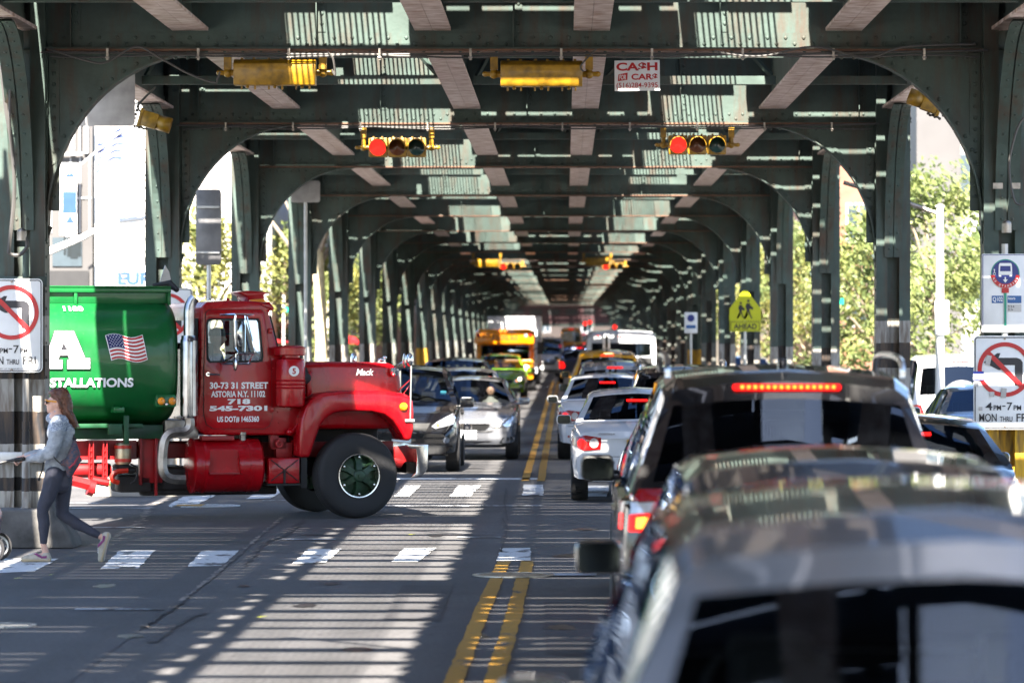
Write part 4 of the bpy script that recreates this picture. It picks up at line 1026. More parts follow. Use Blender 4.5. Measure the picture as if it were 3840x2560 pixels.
mb = MB(); mb.box(x0, x1, .35, 1.9, z0, z1-.0); mb.box(x0, x1-.3, .1, .35, z1-.03, z1+.02)
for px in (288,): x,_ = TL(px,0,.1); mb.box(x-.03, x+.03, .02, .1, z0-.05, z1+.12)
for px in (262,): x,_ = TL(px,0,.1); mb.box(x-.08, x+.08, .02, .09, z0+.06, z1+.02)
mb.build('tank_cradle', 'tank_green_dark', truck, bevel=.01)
mb = MB(); (x0,z0),(x1,z1) = TL(262,948,-.05), TL(287,934,-.05); mb.box(x0, x1, -.03, .3, z0, z1); mb.build('step_bracket', 'tank_green', truck, bevel=.008)
lift = lambda y: (lambda x, z: (x, y, z))
# writing on the tank, laid on its curve
def tank_text(s, a, b, top, bot, bold, m='letter_white', name='lettering'):
    vs, fs = text2d(s, bold); (x0,z0),(x1,z1) = TL(a,bot,-.05), TL(b,top,-.05)
    project(tb, None, lift(-1.0), (0,1,0), .013, name, m, tank, maxlen=.05, tris=([(x0+(x1-x0)*u, z0+(z1-z0)*v) for u,v in vs], fs))
tank_text('1100', 154, 199, 705, 716, .035)
tank_text('INSTALLATIONS', 84, 306, 867, 889, .035)
def A_poly(cx, top, bot, wl, wr, g=0):
    pass
def Cq(pts): return tl([(a*.3906, 612.5+b*.3906) for a, b in pts], -.05)
Aout = [(325,380),(432,380),(497,538),(525,538),(525,598),(393,598),(393,548),(406,548),(400,520),(345,520),(340,548),(362,548),(362,598),(225,598),(225,538),(262,538)]
Ahole = [(371,445),(352,492),(398,492)]
def tank_poly(outer, holes, m, off, name):
    t = geometry.tessellate_polygon([[Vector((x,z,0)) for x,z in lp] for lp in [outer]+holes]); flat = [p for lp in [outer]+holes for p in lp]
    project(tb, None, lift(-1.0), (0,1,0), off, name, m, tank, maxlen=.1, tris=(flat, [tuple(q) for q in t]))
grow = [(320,375),(437,375),(501,533),(530,533),(530,603),(388,603),(388,543),(400,543),(396,525),(349,525),(346,543),(367,543),(367,603),(220,603),(220,533),(258,533)]
tank_poly(Cq(grow), [], 'sign_black', .014, 'letter_outline')
tank_poly(Cq(Aout), [Cq([(371,448),(354,490),(396,490)])], 'letter_white', .020, 'letter')
# waving flag decal
FX0, FX1 = 618, 838
def fl(u, v): 
    w = 12*math.sin(u*PI*2.0+.2)*-1
    return (FX0+5+u*212+ (1-v)*32*(1) + (u)*(-6)*(1-v), 410+w+(1-v)*138-u*2)
def flag_cells(u0,u1,v0,v1,m,off,name):
    n = 10; vs=[]; 
    for i in range(n+1):
        u = u0+(u1-u0)*i/n; vs += [fl(u,v0), fl(u,v1)]
    P = Cq(vs); project(tb, None, lift(-1.0), (0,1,0), off, name, m, tank, maxlen=.1, tris=(P, [(2*i,2*i+2,2*i+3,2*i+1) for i in range(n)]))
flag_cells(-.02,1.02,-.03,1.03,'letter_white',.012,'flag_decal')
for i in range(7): flag_cells(0,1,1-(2*i+1)/13,1-(2*i)/13,'stripe_red',.0165,'flag_stripe')
flag_cells(0,.44,6/13,1,'flag_blue',.021,'flag_canton')
vs, fs = [], []
for r in range(7):
    for c in range(5):
        u, v = .05+c*.082+(.041 if r%2 else 0), 1-.05-r*.07
        if u > .42: continue
        o = len(vs)
        for k in range(5): a = 2*PI*k/5+PI/2; p = fl(u+.014*math.cos(a)*1.0, v+.02*math.sin(a)); vs.append(p)
        fs.append(tuple(range(o,o+5)))
project(tb, None, lift(-1.0), (0,1,0), .0255, 'flag_stars', 'letter_white', tank, tris=(Cq(vs), fs))
# lamp plate low on the tank's front corner
(x0,z0),(x1,z1) = TL(358,935,-.05), TL(406,906,-.05); yl = tb.ray_cast(Vector(((x0+x1)/2-.05,-1,z1)),Vector((0,1,0)))[0].y
mb = MB(); mb.prism(rrect(x0,x1,z0,z1,.03), yl-.03, yl+.25); lp = mb.build('lamp_plate', 'tank_green', truck, bevel=.008)
for px in (371,396):
    x,z = TL(px,921,-.05); mb = MB(); mb.lathe([(.045,0),(.045,-.015),(.03,-.035),(0,-.04)], (x,yl-.031,z), 'y', 16); mb.build('marker_lamp', 'amber', lp)
mb = MB(); x,z = TL(383,928,-.05); mb.sphere((x,yl-.04,z),(.02,.02,.02),8,0,6); mb.build('lock', 'chrome', lp)
# yellow side panel at the rear of the tank (only its edge shows)
(x0,z0),(x1,z1) = TL(-70,905,-.05), TL(8,870,-.05); project(tb, [[(x0,z0),(x1,z0),(x1,z1),(x0,z1)]], lift(-1.0), (0,1,0), .005, 'yellow_decal', 'sign_lime', tank)
# --- wheels
def truck_wheel(xc, yc, side, steer=0, dual=False):
    w = thing('wheel', None, None, (xc, yc, .513), steer); w.parent = truck
    R = .513; mb = MB()
    mb.lathe([(.265,.0),(.30,-.012),(.36,-.022),(.44,-.018),(.485,.0),(.502,.02),(R,.045)] + sum([[(R,.045+q*.045+.006),(R-.012,.045+q*.045+.012),(R-.012,.045+q*.045+.018),(R,.045+q*.045+.024)] for q in range(4)], []) + [(R,.235),(.502,.26),(.47,.28),(.36,.29),(.27,.27),(.27,.24)], (0,0,0), 'y', 64)
    mb.build('tyre', 'black_rubber', w, smooth=30)
    mb = MB(); mb.lathe([(.272,-.006),(.266,-.02),(.252,-.018),(.245,.0),(.238,.03),(.236,.10)], (0,0,0), 'y', 48); mb.build('rim', 'chrome_worn', w)
    mb = MB(); mb.lathe([(.236,.101),(.20,.08),(.12,.06),(0,.06)], (0,0,0), 'y', 32)
    for i in range(6):
        a = 2*PI*i/6+PI/2; ca, sa = math.cos(a), math.sin(a)
        def R2(r, t, y): return (r*ca-t*sa, y, r*sa+t*ca)
        vs = [R2(.05,-.035,-.02),R2(.05,.035,-.02),R2(.16,.03,.0),R2(.235,.05,.03),R2(.235,-.05,.03),R2(.16,-.03,.0),
              R2(.05,-.05,.08),R2(.05,.05,.08),R2(.16,.045,.09),R2(.235,.07,.1),R2(.235,-.07,.1),R2(.16,-.045,.09)]
        mb.add(vs, [(0,1,2,5),(5,2,3,4),(0,6,7,1),(1,7,8,2),(2,8,9,3),(3,9,10,4),(4,10,11,5),(5,11,6,0)])
    mb.lathe([(.075,.06),(.075,-.035),(.06,-.05),(.03,-.055),(.03,-.075),(0,-.078)], (0,0,0), 'y', 18)
    for i in range(6):
        a = 2*PI*i/6+PI/2; mb.lathe([(.018,.05),(.018,-.01),(.012,-.022),(0,-.024)], (.222*math.cos(a),0,.222*math.sin(a)), 'y', 8, 1)
    mb.build('hub', ['wheel_green','chrome_worn'], w)
    [None]
    if side > 0: 
        for o in w.children: o.scale = (1,-1,1)
    return w
xw = TL(825,1092,0)[0]
truck_wheel(xw, .02, -1, math.radians(6)); truck_wheel(xw, 2.30, 1, math.radians(6))
xr = xw-6.2
for yy, sd in ((.0,-1),(2.34,1)): truck_wheel(xr, yy, sd); truck_wheel(xr-1.3, yy, sd)
mb = MB(); mb.tube([(xw,.35,.5),(xw,2.0,.5)], .055, 10); mb.box(xw-.5,xw+.5,.72,.8,.62,.68); mb.box(xw-.5,xw+.5,1.52,1.6,.62,.68); mb.build('axle', 'chassis_black', truck); mb = MB(); mb.tube([(xr,.3,.5),(xr,2.0,.5)], .09, 10); mb.build('axle', 'chassis_black', truck); mb = MB(); mb.tube([(xr-1.3,.3,.5),(xr-1.3,2.0,.5)], .09, 10)
mb.build('axle', 'chassis_black', truck)
# --- bumper
(x0,z0),(x1,z1) = TL(953,1092,.05), TL(981,1021,.05)
mb = MB(); pr = tl([(930,1021),(983,1020),(981,1078),(968,1093),(951,1097),(944,1095),(955,1085),(957,1055),(955,1030),(944,1030)], .02)
mb.prism(pr, .0, .05); mb.prism(tl([(976,1020),(983,1020),(981,1080),(972,1088)], .02), .05, 2.3)
mb.build('bumper', 'chrome_worn', truck, bevel=.008)
mb = MB(); mb.prism(tl([(905,1025),(953,1020),(954,1060),(925,1060),(905,1050)], .3), .28, .34); mb.prism(tl([(905,1050),(930,1058),(918,1075),(905,1070)], .3), .27, .35); mb.build('bumper_bracket', 'chassis_red', truck, bevel=.008)
mb = MB(); mb.prism(tl([(928,1062),(955,1060),(950,1088),(928,1085)], .5), .4, 2.0); mb.build('front_crossmember', 'chassis_black', truck)
# --- mirrors
mb = MB(); y = -.10
def tp(a, b, y): x, z = TL(a,b,y); return (x,y,z)
mb.tube([tp(506,723,.16),tp(540,722,y),tp(583,723,.1)], .014, 6); mb.tube([tp(541,724,y),tp(539,735,y),tp(540,800,y),tp(547,811,y),tp(583,811,.0)], .017, 8)
mb.tube([tp(566,724,.1),tp(586,808,.1)], .011, 6); mb.tube([tp(563,724,.1),tp(562,812,.05)], .009, 6)
mb.tube([tp(508,835,.18),tp(545,812,y)], .010, 6); mb.tube([tp(508,835,.18),tp(575,835,.18)], .012, 6); mb.tube([tp(583,811,.0),tp(570,835,.18)], .008, 6)
mb.build('mirror_arm', 'chrome', cab)
mb = MB(); a, b = tp(541,736,y), tp(552,795,y); mb.box(a[0], b[0]+.01, y-.07, y+.07, b[2], a[2]); mb.build('mirror', 'mirror_glass', cab, bevel=.01)
mb = MB(); a = tp(540,836,y); mb.sphere(a,(.028,.07,.085),12,0,8); mb.tube([a, tp(542,812,y)], .008, 6); mb.build('round_mirror', 'chrome_worn', cab)
mb = MB(); p0, p1 = tp(944,845,-.03), tp(942,964,-.03); mb.tube([p1, p0, tp(942,828,-.03)], .012, 8); mb.tube([tp(944,870,-.03),tp(914,898,HY0)], .009, 6); mb.tube([tp(944,880,-.03),tp(926,905,.1)], .007, 6)
mb.tube([tp(942,826,-.03),tp(925,832,.3),tp(905,842,HY0)], .010, 6); mb.box(*sorted((tp(928,964,0)[0],tp(950,964,0)[0])), -.045, -.02, p1[2]-.02, p1[2]+.01)
mb.build('mirror_pole', 'chrome', fender)
mb = MB(); c = tp(941,826,-.02); mb.sphere(c,(.045,.05,.082),16,0,10); mb.build('spot_mirror', 'chrome', fender)
mb = MB(); c = tp(934,826,.0); mb.sphere((c[0],c[1]+.1,c[2]-.01),(.02,.05,.09),16,0,10); mb.build('spot_mirror', 'chrome_worn', fender)
mb = MB(); c = tp(812,826,2.2); mb.sphere(c,(.04,.06,.09),16,0,10); mb.tube([c,(c[0],c[1],c[2]-.25)], .01, 6); mb.build('spot_mirror', 'chrome', fender)
mb = MB(); c = tp(905,848,.3); mb.lathe([(.035,-.05),(.055,-.02),(.06,.03),(.04,.05)], (c[0],c[1],c[2]-.03), 'z', 12); mb.build('horn', 'chrome', hd)
# ------------------------------------------------------------------ cars
def lerp_tab(tab, t):
    for (a, va), (b, vb) in zip(tab[:-1], tab[1:]):
        if a <= t <= b:
            k = (t-a)/(b-a) if b > a else 0
            return [x+(y-x)*k for x, y in zip(va, vb)]
    return list(tab[-1][1])
# per style: t (rear 0 -> front 1): (half width, belt height, top height as given, cabin flag width)
def tables(style, H, W, clr):
    w = W/2
    if style == 'sedan':
        return [(0,(.84*w,.78,.84,0)),(.012,(.92*w,.84,.93,0)),(.05,(.975*w,.90,1.02,0)),(.125,(w,.93,1.05,0)),(.26,(w,.93,H-.07,1)),(.31,(w,.93,H-.02,1)),(.42,(w,.92,H,1)),(.52,(w,.91,H-.012,1)),(.61,(w,.90,H-.07,1)),(.745,(w,.87,1.0,0)),(.84,(.99*w,.84,.94,0)),(.93,(.965*w,.80,.865,0)),(.972,(.92*w,.75,.805,0)),(.99,(.86*w,.69,.745,0)),(1,(.78*w,.60,.65,0))]
    if style == 'suv':
        b = .60*H
        return [(0,(.88*w,b-.12,b-.06,0)),(.010,(.955*w,b-.04,b+.05,0)),(.018,(.97*w,b-.02,b+.07,0)),(.075,(.985*w,b,H-.10,1)),(.12,(w,b,H-.03,1)),(.3,(w,b,H,1)),(.5,(w,b,H-.01,1)),(.60,(w,b,H-.06,1)),(.735,(w,b-.02,b+.12,0)),(.84,(.99*w,b-.08,b+.05,0)),(.94,(.955*w,b-.18,b-.06,0)),(.98,(.89*w,b-.30,b-.22,0)),(1,(.78*w,b-.42,b-.38,0))]
    if style == 'bus':
        b = .45*H
        return [(0,(.95*w,b,b+.02,0)),(.004,(.985*w,b,b+.04,0)),(.012,(.99*w,b,H-.14,1)),(.03,(w,b,H-.03,1)),(.4,(w,b,H,1)),(.88,(w,b,H,1)),(.97,(w,b,H-.10,1)),(.985,(.99*w,b,b+.1,0)),(1,(.93*w,b-.06,b-.02,0))]
    if style == 'van':
        b = .55*H
        return [(0,(.93*w,b-.06,b-.02,0)),(.006,(.975*w,b,b+.05,0)),(.04,(.985*w,b,H-.12,1)),(.08,(w,b,H-.03,1)),(.35,(w,b,H,1)),(.6,(w,b,H-.03,1)),(.68,(w,b,H-.12,1)),(.84,(.99*w,b-.08,b+.06,0)),(.95,(.94*w,b-.22,b-.12,0)),(1,(.80*w,b-.38,b-.34,0))]
PAINTS = {}
def body_paint(key, c, metal=.0):
    if key not in PAINTS: PAINTS[key] = 1; M[key] = paint(key, c, metal, .18 if metal else .22)
    return key
def vehicle(name, label, cat, style, xc, yr, L, Wd, H, pm, facing=1, clr=.30, group=None, wheel_r=.33, glassm='car_glass', lights='on', detail=2,
            rails=False, plate='plate_orange', roofline=None, sunroof=False, tail='side', head='plain', third=True, antenna=False, people=0, steer=0):
    """facing 1: driving away from the camera (we see the tail); -1: coming towards it. yr = distance of the end nearest the camera"""
    root = thing(name, label, cat, (xc, yr+L/2, 0), 0 if facing > 0 else PI, group)
    root.rotation_euler[2] += steer
    tab = tables(style, H, Wd, clr); w = Wd/2
    y_of = lambda t: -L/2+L*t
    wb = {'sedan':(.205,.80),'suv':(.19,.81),'bus':(.2,.80),'van':(.17,.82)}[style]; ra = wheel_r+.06
    ts = set(t for t, _ in tab)
    for c in wb:
        for k in range(-5, 6): ts.add(round(c+ra/L*math.sin(k*PI/10), 5))
    for a, b in zip([t for t,_ in tab][:-1], [t for t,_ in tab][1:]):
        n = max(1, int((b-a)*L/.28)); ts |= set(round(a+(b-a)*i/n, 5) for i in range(1, n))
    if style in ('suv','sedan','van'):
        _c0 = [t for t, v in tab if v[3] == 1][0]; _r0 = tab[[t for t, v in tab].index(_c0)-1][0]; ts |= {round(_r0+(_c0-_r0)*q, 5) for q in (.10,.45,.84)}
    ts = sorted(ts); NP = 9
    vs, info = [], []
    for t in ts:
        hw, belt, top, cab = lerp_tab(tab, t); y = y_of(t); zb = clr
        if min(t, 1-t) < .03: zb = clr-.02
        for c in wb:
            d = (t-c)*L
            if abs(d) < ra: zb = max(zb, .0+wheel_r+math.sqrt(max(0, ra*ra-d*d)))
        zb = min(zb, belt-.10)
        z1, z2 = zb+.03, max(zb+.06, min(belt-.12, clr+.28))
        roof_in = 1-(.22 if style in ('sedan','suv') else (.06 if style == 'bus' else .12))*cab
        zg = belt+.03 if cab > .02 else min(belt+.03, top-.03)
        zg = min(zg, top-.03)
        zs = zg+(top-zg)*(.88 if cab > .02 else .6)
        ring = [(hw*.80, zb), (hw*.965, z1), (hw, z2), (hw*1.0, (z2+belt)/2+.03), (hw*.985, belt), (hw*.945, zg),
                (hw*.945*roof_in+hw*0 , zs), (hw*.84*roof_in, top-.012*(.5+cab)), (hw*.45*roof_in, top+.004+.012*cab), (0, top+.012+.02*cab)]
        NP = len(ring)
        kr, kf = max(0, 1-t/.2), max(0, 1-(1-t)/.3)
        yc_ = lambda x: y + (.085*kr - .10*kf)*(abs(x)/w)**2.2 + (.02*max(0, 1-abs(t-.68)/.1)*-(abs(x)/w)**2)
        vs += [(x, yc_(x), z) for x, z in ring] + [(-x, yc_(x), z) for x, z in ring[:-1]]
        info.append((t, cab))
    RN = NP*2-1
    body, side_g, side_h, front_g, rear_g = MB(), MB(), MB(), MB(), MB()
    top_idx = lambda i, s: (i if s > 0 or i == NP-1 else NP+i)
    def cabt(a): return [t for t, v in tab if v[3] == 1][0 if a == 0 else -1]
    c0, c1 = cabt(0), cabt(1)
    i0 = [t for t, v in tab].index(c0); r0 = tab[i0-1][0]; j1 = [t for t, v in tab].index(c1); f1 = tab[j1+1][0]
    pill = {'sedan':(.30,.455),'suv':(.10,.27,.45),'bus':(.1,.22,.34,.46,.58,.7,.82),'van':(.25,.5,.66)}[style]
    for j in range(len(ts)-1):
        ta, tb2 = ts[j], ts[j+1]; tm = (ta+tb2)/2
        for s in (1, -1):
            for i in range(NP-1):
                f = (j*RN+top_idx(i,s), j*RN+top_idx(i+1,s), (j+1)*RN+top_idx(i+1,s), (j+1)*RN+top_idx(i,s))
                tgt = body
                if i == 5 and (r0+(c0-r0)*.35 < tm < c1+(f1-c1)*.75) and not any(abs(tm-p) < .012 for p in pill): tgt = side_g if s > 0 else side_h
                if i >= 7-0 and r0+(c0-r0)*(.09 if style != 'sedan' else .05) < tm < r0+(c0-r0)*(.84 if style != 'sedan' else .97) and style != 'bus' : tgt = rear_g
                if style == 'bus' and i >= 6 and r0 < tm < c0: tgt = body
                if i >= 7 and c1 < tm < f1-(f1-c1)*.03: tgt = front_g
                tgt.f.append(f); tgt.m.append(0)
    for e, rev in ((0, False), (len(ts)-1, True)):      # end caps
        o = e*RN; lp = [o+i for i in range(NP)] + [o+NP+i for i in range(NP-2,-1,-1)]
        body.f.append(tuple(lp)); body.m.append(0)
    for q in (body, side_g, side_h, front_g, rear_g): q.v = list(vs)
    bo = body.build('body', pm, root, smooth=28)
    gl = []
    for q, nm in ((side_g,'side_window'),(side_h,'side_window'),(front_g,'windscreen'),(rear_g,'rear_window')):
        if q.f:
            g = q.build(nm, glassm, root, smooth=60)
            bm = bmesh.new(); bm.from_mesh(g.data); bmesh.ops.delete(bm, geom=[v for v in bm.verts if not v.link_faces], context='VERTS'); bm.to_mesh(g.data); bm.free(); gl.append(g)
    bm = bmesh.new(); bm.from_mesh(bo.data); bmesh.ops.delete(bm, geom=[v for v in bm.verts if not v.link_faces], context='VERTS'); bm.to_mesh(bo.data); bm.free()
    bv = bvh_of([bo]+gl)
    rear = facing > 0
    e = -1 if rear else 1
    def dec(nm, poly, m, off=.006, maxlen=.12, par=root, d=None):
        sgn = -e  # ray travels into the car
        return project(bv, [poly], lambda x, z: (x, e*(L/2+1.0), z), d or (0, sgn, 0), off, nm, m, par, maxlen)
    b = lerp_tab(tab, c0)[1]
    # underside, floor, interior
    mb = MB(); mb.box(-w*.80, w*.80, -L/2+.12, L/2-.12, clr-.03, clr+.03)
    for c in wb: mb.box(-w*.8, w*.8, y_of(c)-ra, y_of(c)+ra, wheel_r*2+.0, wheel_r*2+.06) if wheel_r*2+.1 < b else None
    mb.build('underbody', 'chassis_black', root)
    if style != 'bus':
        mb = MB(); mb.box(-w*.86, w*.86, y_of(.12), y_of(.72), clr+.1, clr+.14)
        for yy in ((.32,.52) if style == 'sedan' else (.2,.36,.52)):
            for xx in (-.37, .37):
                mb.box(xx-.24, xx+.24, y_of(yy)-.05, y_of(yy)+.08, clr+.14, b+.02); mb.box(xx-.12, xx+.12, y_of(yy)-.04, y_of(yy)+.05, b+.05, b+.26)
        mb.box(-w*.8, w*.8, y_of(.68), y_of(.735), clr+.2, b-.02); mb.build('seat', 'interior', root, bevel=.03)
        mb = MB(); xs = -.37
        for i in range(16):
            a0, a1 = 2*PI*i/16, 2*PI*(i+1)/16; P = lambda t: (xs+.18*math.cos(t), y_of(.645)+.05*math.sin(t), b+.02+.17*math.sin(t)); mb.tube([P(a0),P(a1)], .014, 5)
        mb.build('steering_wheel', 'interior', root)
    for q in range(people):
        mb = MB(); px = (-.37, .37)[q]; y = y_of(.56)
        mb.tube([(px,y,b-.35),(px,y+.02,b-.1),(px,y+.03,b+.08),(px,y+.03,b+.13),(px,y+.03,b+.18)], [.17,.19,.16,.07,.05], 14)
        mb.tube([(px-.17,y,b+.02),(px-.2,y+.15,b-.16),(px-.12,y+.36,b-.03)], [.06,.05,.04], 8); mb.tube([(px+.17,y,b+.02),(px+.2,y+.15,b-.16),(px+.12,y+.36,b-.03)], [.06,.05,.04], 8)
        pr = mb.build('person', 'driver_shirt', None); pr.matrix_world = Matrix.Translation(root.location) @ Matrix.Rotation(root.rotation_euler[2],4,'Z')
        mb = MB(); hz = b+.285; mb.sphere((px,y+.04,hz),(.075,.095,.115),16,0,12); mb.sphere((px,y+.135,hz-.01),(.012,.02,.02),8,0,6)
        for ee in (-1,1): mb.sphere((px+ee*.078,y+.03,hz-.005),(.01,.02,.03),6,0,5)
        hdp = mb.build('head', 'skin', pr); 
        mb = MB(); mb.lathe([(.081,-.02),(.085,.03),(.07,.09),(.0,.125)], (px,y+.02,hz), 'z', 14); mb.build('hair', 'interior', pr)
        tag(pr, 'person in a pale shirt at the wheel of the oncoming silver sedan', 'person')
    # wheels
    for ci, c in enumerate(wb):
        for s in (-1, 1):
            wx = s*(w-.005); wt = .22
            wo = thing('wheel', None, None, (wx, y_of(c), wheel_r)); wo.parent = root
            mb = MB(); R = wheel_r
            pr = [(R*.62,.0),(R*.80,.012),(R*.95,.004),(R,-.03),(R,-wt+.03),(R*.95,-wt),(R*.6,-wt)]
            mb.lathe([(r, -a*-1*s if False else a*s) for r, a in pr], (0,0,0), 'x', 28); mb.build('tyre', 'black_rubber', wo)
            mb = MB(); mb.lathe([(R*.62,-.004*s),(R*.60,-.03*s),(R*.58,-.10*s),(0,-.11*s)], (0,0,0), 'x', 24)
            if detail > 1:
                for k in range(5):
                    a = 2*PI*k/5; ca, sa = math.cos(a), math.sin(a)
                    mb.add([(-.02*s, R*(r*ca-q*sa), R*(r*sa+q*ca)) for r,q in ((.05,-.06),(.60,-.09),(.60,.09),(.05,.06))], [(0,1,2,3)])
            mb.build('rim', 'alloy', wo)
    # mirrors
    if style != 'bus' or detail > 1:
        ym = y_of(f1-.035) if style != 'bus' else y_of(.95)
        zm = b+(.10 if yr > 12 else -.02)
        for s in (-1, 1):
            mb = MB(); xm = s*(w+.10); mw = .115 if style != 'sedan' else .10; mh = .085 if style != 'sedan' else .068
            mb.prism(rrect(xm-mw, xm+mw, zm-mh, zm+mh, .045), ym-.03, ym+.07); mb.box(min(s*(w-.06),xm), max(s*(w-.06),xm), ym, ym+.05, zm-mh, zm-mh+.04)
            mo = mb.build('mirror', pm if detail > 1 and lights != 'blackmirror' else 'black_plastic', root, bevel=.02)
            mb = MB(); mb.prism(rrect(xm-mw+.012, xm+mw-.012, zm-mh+.012, zm+mh-.012, .035), ym-.036, ym-.031); mb.build('mirror_glass', 'mirror_dark', mo)
    if rear:
        bz = {'sedan':.62,'suv':b-.38,'bus':.75,'van':b-.3}[style]
        # seams, bumper line, plate, lamps
        if style == 'sedan':
            lo, hi = .70, .86
            for s in (-1, 1):
                P = [(s*w*.98,lo+.06),(s*w*.97,hi-.01),(s*w*.78,hi+.02),(s*w*.55,hi-.01),(s*w*.56,lo),(s*w*.80,lo-.02)]
                dec('taillight', P, 'tail_red', .010, .06)
                cx0 = s*w*.66; dec('reversing_light', circ(cx0, (lo+hi)/2, .062, 16), 'tail_clear', .014, .06)
                cx0 = s*w*.84; dec('lamp_ring', [(x,z) for x,z in circ(cx0, (lo+hi)/2, .055, 16)], 'tail_on' if lights == 'on' else 'tail_red', .014, .06)
                dec('reflector', [(s*w*.55,.40),(s*w*.80,.40),(s*w*.80,.44),(s*w*.55,.44)], 'tail_red', .006)
            dec('seam', [(-w*.9,.60),(w*.9,.60),(w*.9,.608),(-w*.9,.608)], 'dark', .003)
            dec('number_plate', [(-.15,.70),(.15,.70),(.15,.83),(-.15,.83)], plate, .008)
            dec('bumper_skirt', [(-w*.82,clr-.01),(w*.82,clr-.01),(w*.85,clr+.06),(-w*.85,clr+.06)], 'black_plastic', .006)
            if third: dec('brake_light', [(-.14,H-.16),(.14,H-.16),(.14,H-.13),(-.14,H-.13)], 'tail_on', .008)
        elif style in ('suv','van'):
            lo, hi = (b-.34, b-.06)
            for s in (-1, 1):
                if tail == 'tall':
                    dec('taillight', [(s*w*.965,b+.0),(s*w*.93,b+.08),(s*w*.74,b+.08),(s*w*.76,b+.01)], 'tail_red', .010, .06)
                    dec('taillight', [(s*w*.985,b-.17),(s*w*.98,b-.075),(s*w*.76,b-.06),(s*w*.78,b-.17)], 'tail_on', .010, .06)
                    dec('reversing_light', [(s*w*.98,b-.07),(s*w*.97,b-.005),(s*w*.76,b+.005),(s*w*.76,b-.055)], 'tail_clear', .010, .06)
                    dec('lamp_ring', [(s*w*.89,b-.15),(s*w*.89,b-.09),(s*w*.80,b-.085),(s*w*.80,b-.15)], 'tail_hot', .016, .06)
                else:
                    P = [(s*w*.975,lo),(s*w*.97,hi),(s*w*.78,hi),(s*w*.70,lo+.1),(s*w*.74,lo)]
                    dec('taillight', P, 'tail_on' if lights == 'on' else 'tail_red', .010, .06)
            dec('number_plate', [(-.15,b-.30),(.15,b-.30),(.15,b-.14),(-.15,b-.14)], plate, .008)
            dec('bumper', [(-w*.93,clr+.02),(w*.93,clr+.02),(w*.96,clr+.24),(-w*.96,clr+.24)], 'black_plastic', .008)
            if third:
                hwid = .16
                dec('brake_light', [(-hwid,H-.135),(hwid,H-.135),(hwid,H-.105),(-hwid,H-.105)], 'tail_on', .010)
            mb = MB(); mb.tube([(-.05,-L/2-.03+.08,b+.12),(w*.4,-L/2+.07,b+.08)], .008, 5); mb.build('wiper', 'black_plastic', root)
    else:
        if style == 'sedan':
            for s in (-1, 1):
                P = [(s*w*.97,.70),(s*w*.93,.78),(s*w*.60,.70),(s*w*.46,.62),(s*w*.50,.585),(s*w*.84,.60)]
                dec('headlight', P, 'head_clear', .010, .05)
                if lights == 'on' and s < 0: dec('lit_lamp', circ(s*w*.58, .645, .062, 18), 'head_on', .016, .05)
                elif lights == 'on': dec('lit_lamp', circ(s*w*.58, .645, .05, 18), 'head_on', .016, .05)
                dec('side_vent', [(s*w*.62,.30),(s*w*.90,.30),(s*w*.88,.42),(s*w*.70,.40)], 'dark', .006)
            dec('grille', [(-w*.44,.60),(-w*.34,.53),(w*.34,.53),(w*.44,.60),(w*.42,.645),(-w*.42,.645)], 'dark', .006)
            dec('badge', rrect(-.075,.075,.53,.65,.03), 'chrome', .016)
            dec('trim', [(-w*.46,.50),(w*.46,.50),(w*.52,.535),(w*.36,.52),(-w*.36,.52),(-w*.52,.535)], 'chrome', .012)
            dec('lower_intake', [(-w*.55,.27),(w*.55,.27),(w*.50,.34),(-w*.50,.34)], 'dark', .006)
            dec('number_plate', [(-.155,.37),(.155,.37),(.155,.53),(-.155,.53)], 'plate_white', .012)
        else:
            zb0 = b
            for s in (-1, 1):
                P = [(s*w*.93,zb0-.14),(s*w*.88,zb0-.07),(s*w*.62,zb0-.20),(s*w*.52,zb0-.27),(s*w*.60,zb0-.31),(s*w*.90,zb0-.24)]
                dec('headlight', P, 'head_clear', .010, .05)
                dec('indicator', circ(s*w*.63, zb0-.255, .03, 12), 'marker_amber', .014, .05)
                dec('fog_lamp', circ(s*w*.78, clr+.22, .05, 14), 'head_clear', .008, .05)
                if lights == 'on': dec('lit_lamp', circ(s*w*.74, zb0-.20, .05, 16), 'head_on', .016, .05)
            dec('grille', [(-w*.50,zb0-.22),(w*.50,zb0-.22),(w*.36,zb0-.46),(-w*.36,zb0-.46)], 'dark', .006)
            dec('badge', rrect(-.09,.09,zb0-.30,zb0-.22,.03), 'chrome', .012)
            dec('number_plate', [(-.155,zb0-.62),(.155,zb0-.62),(.155,zb0-.47),(-.155,zb0-.47)], 'plate_white', .012)
            dec('bumper', [(-w*.88,clr-.0),(w*.88,clr-.0),(w*.88,clr+.14),(-w*.88,clr+.14)], 'black_plastic', .008)
        if len(gl) > 1:
            mb = MB(); mb.box(-.16,.16,y_of(c1)+.10,y_of(c1)+.14,H-.24,H-.17); mb.build('rearview_mirror', 'interior', root)
            pj = dec('sticker', [(.42,b+.20),(.52,b+.20),(.52,b+.27),(.42,b+.27)], 'sticker_blue', .006)
    # door seams and handles
    if detail > 1:
        for s in (-1, 1):
            for t in (pill[-1]-.0,):
                mb = MB(); mb.box(*sorted((s*(w+.001), s*(w-.01))), y_of(t)-.004, y_of(t)+.004, clr+.15, b-.01)
                mb.box(*sorted((s*(w+.02), s*(w-.01))), y_of(t)-.25, y_of(t)-.07, b-.12, b-.09); mb.build('door_handle', pm, root)
    if rails:
        for s in (-1, 1):
            mb = MB(); xr = s*w*.70; wire(mb, [(xr,y_of(.11),H-.05),(xr,y_of(.13),H+.05),(xr,y_of(.3),H+.085),(xr,y_of(.52),H+.07),(xr,y_of(.56),H-.02)], .02, 6); mb.build('roof_rail', 'bright_steel', root)
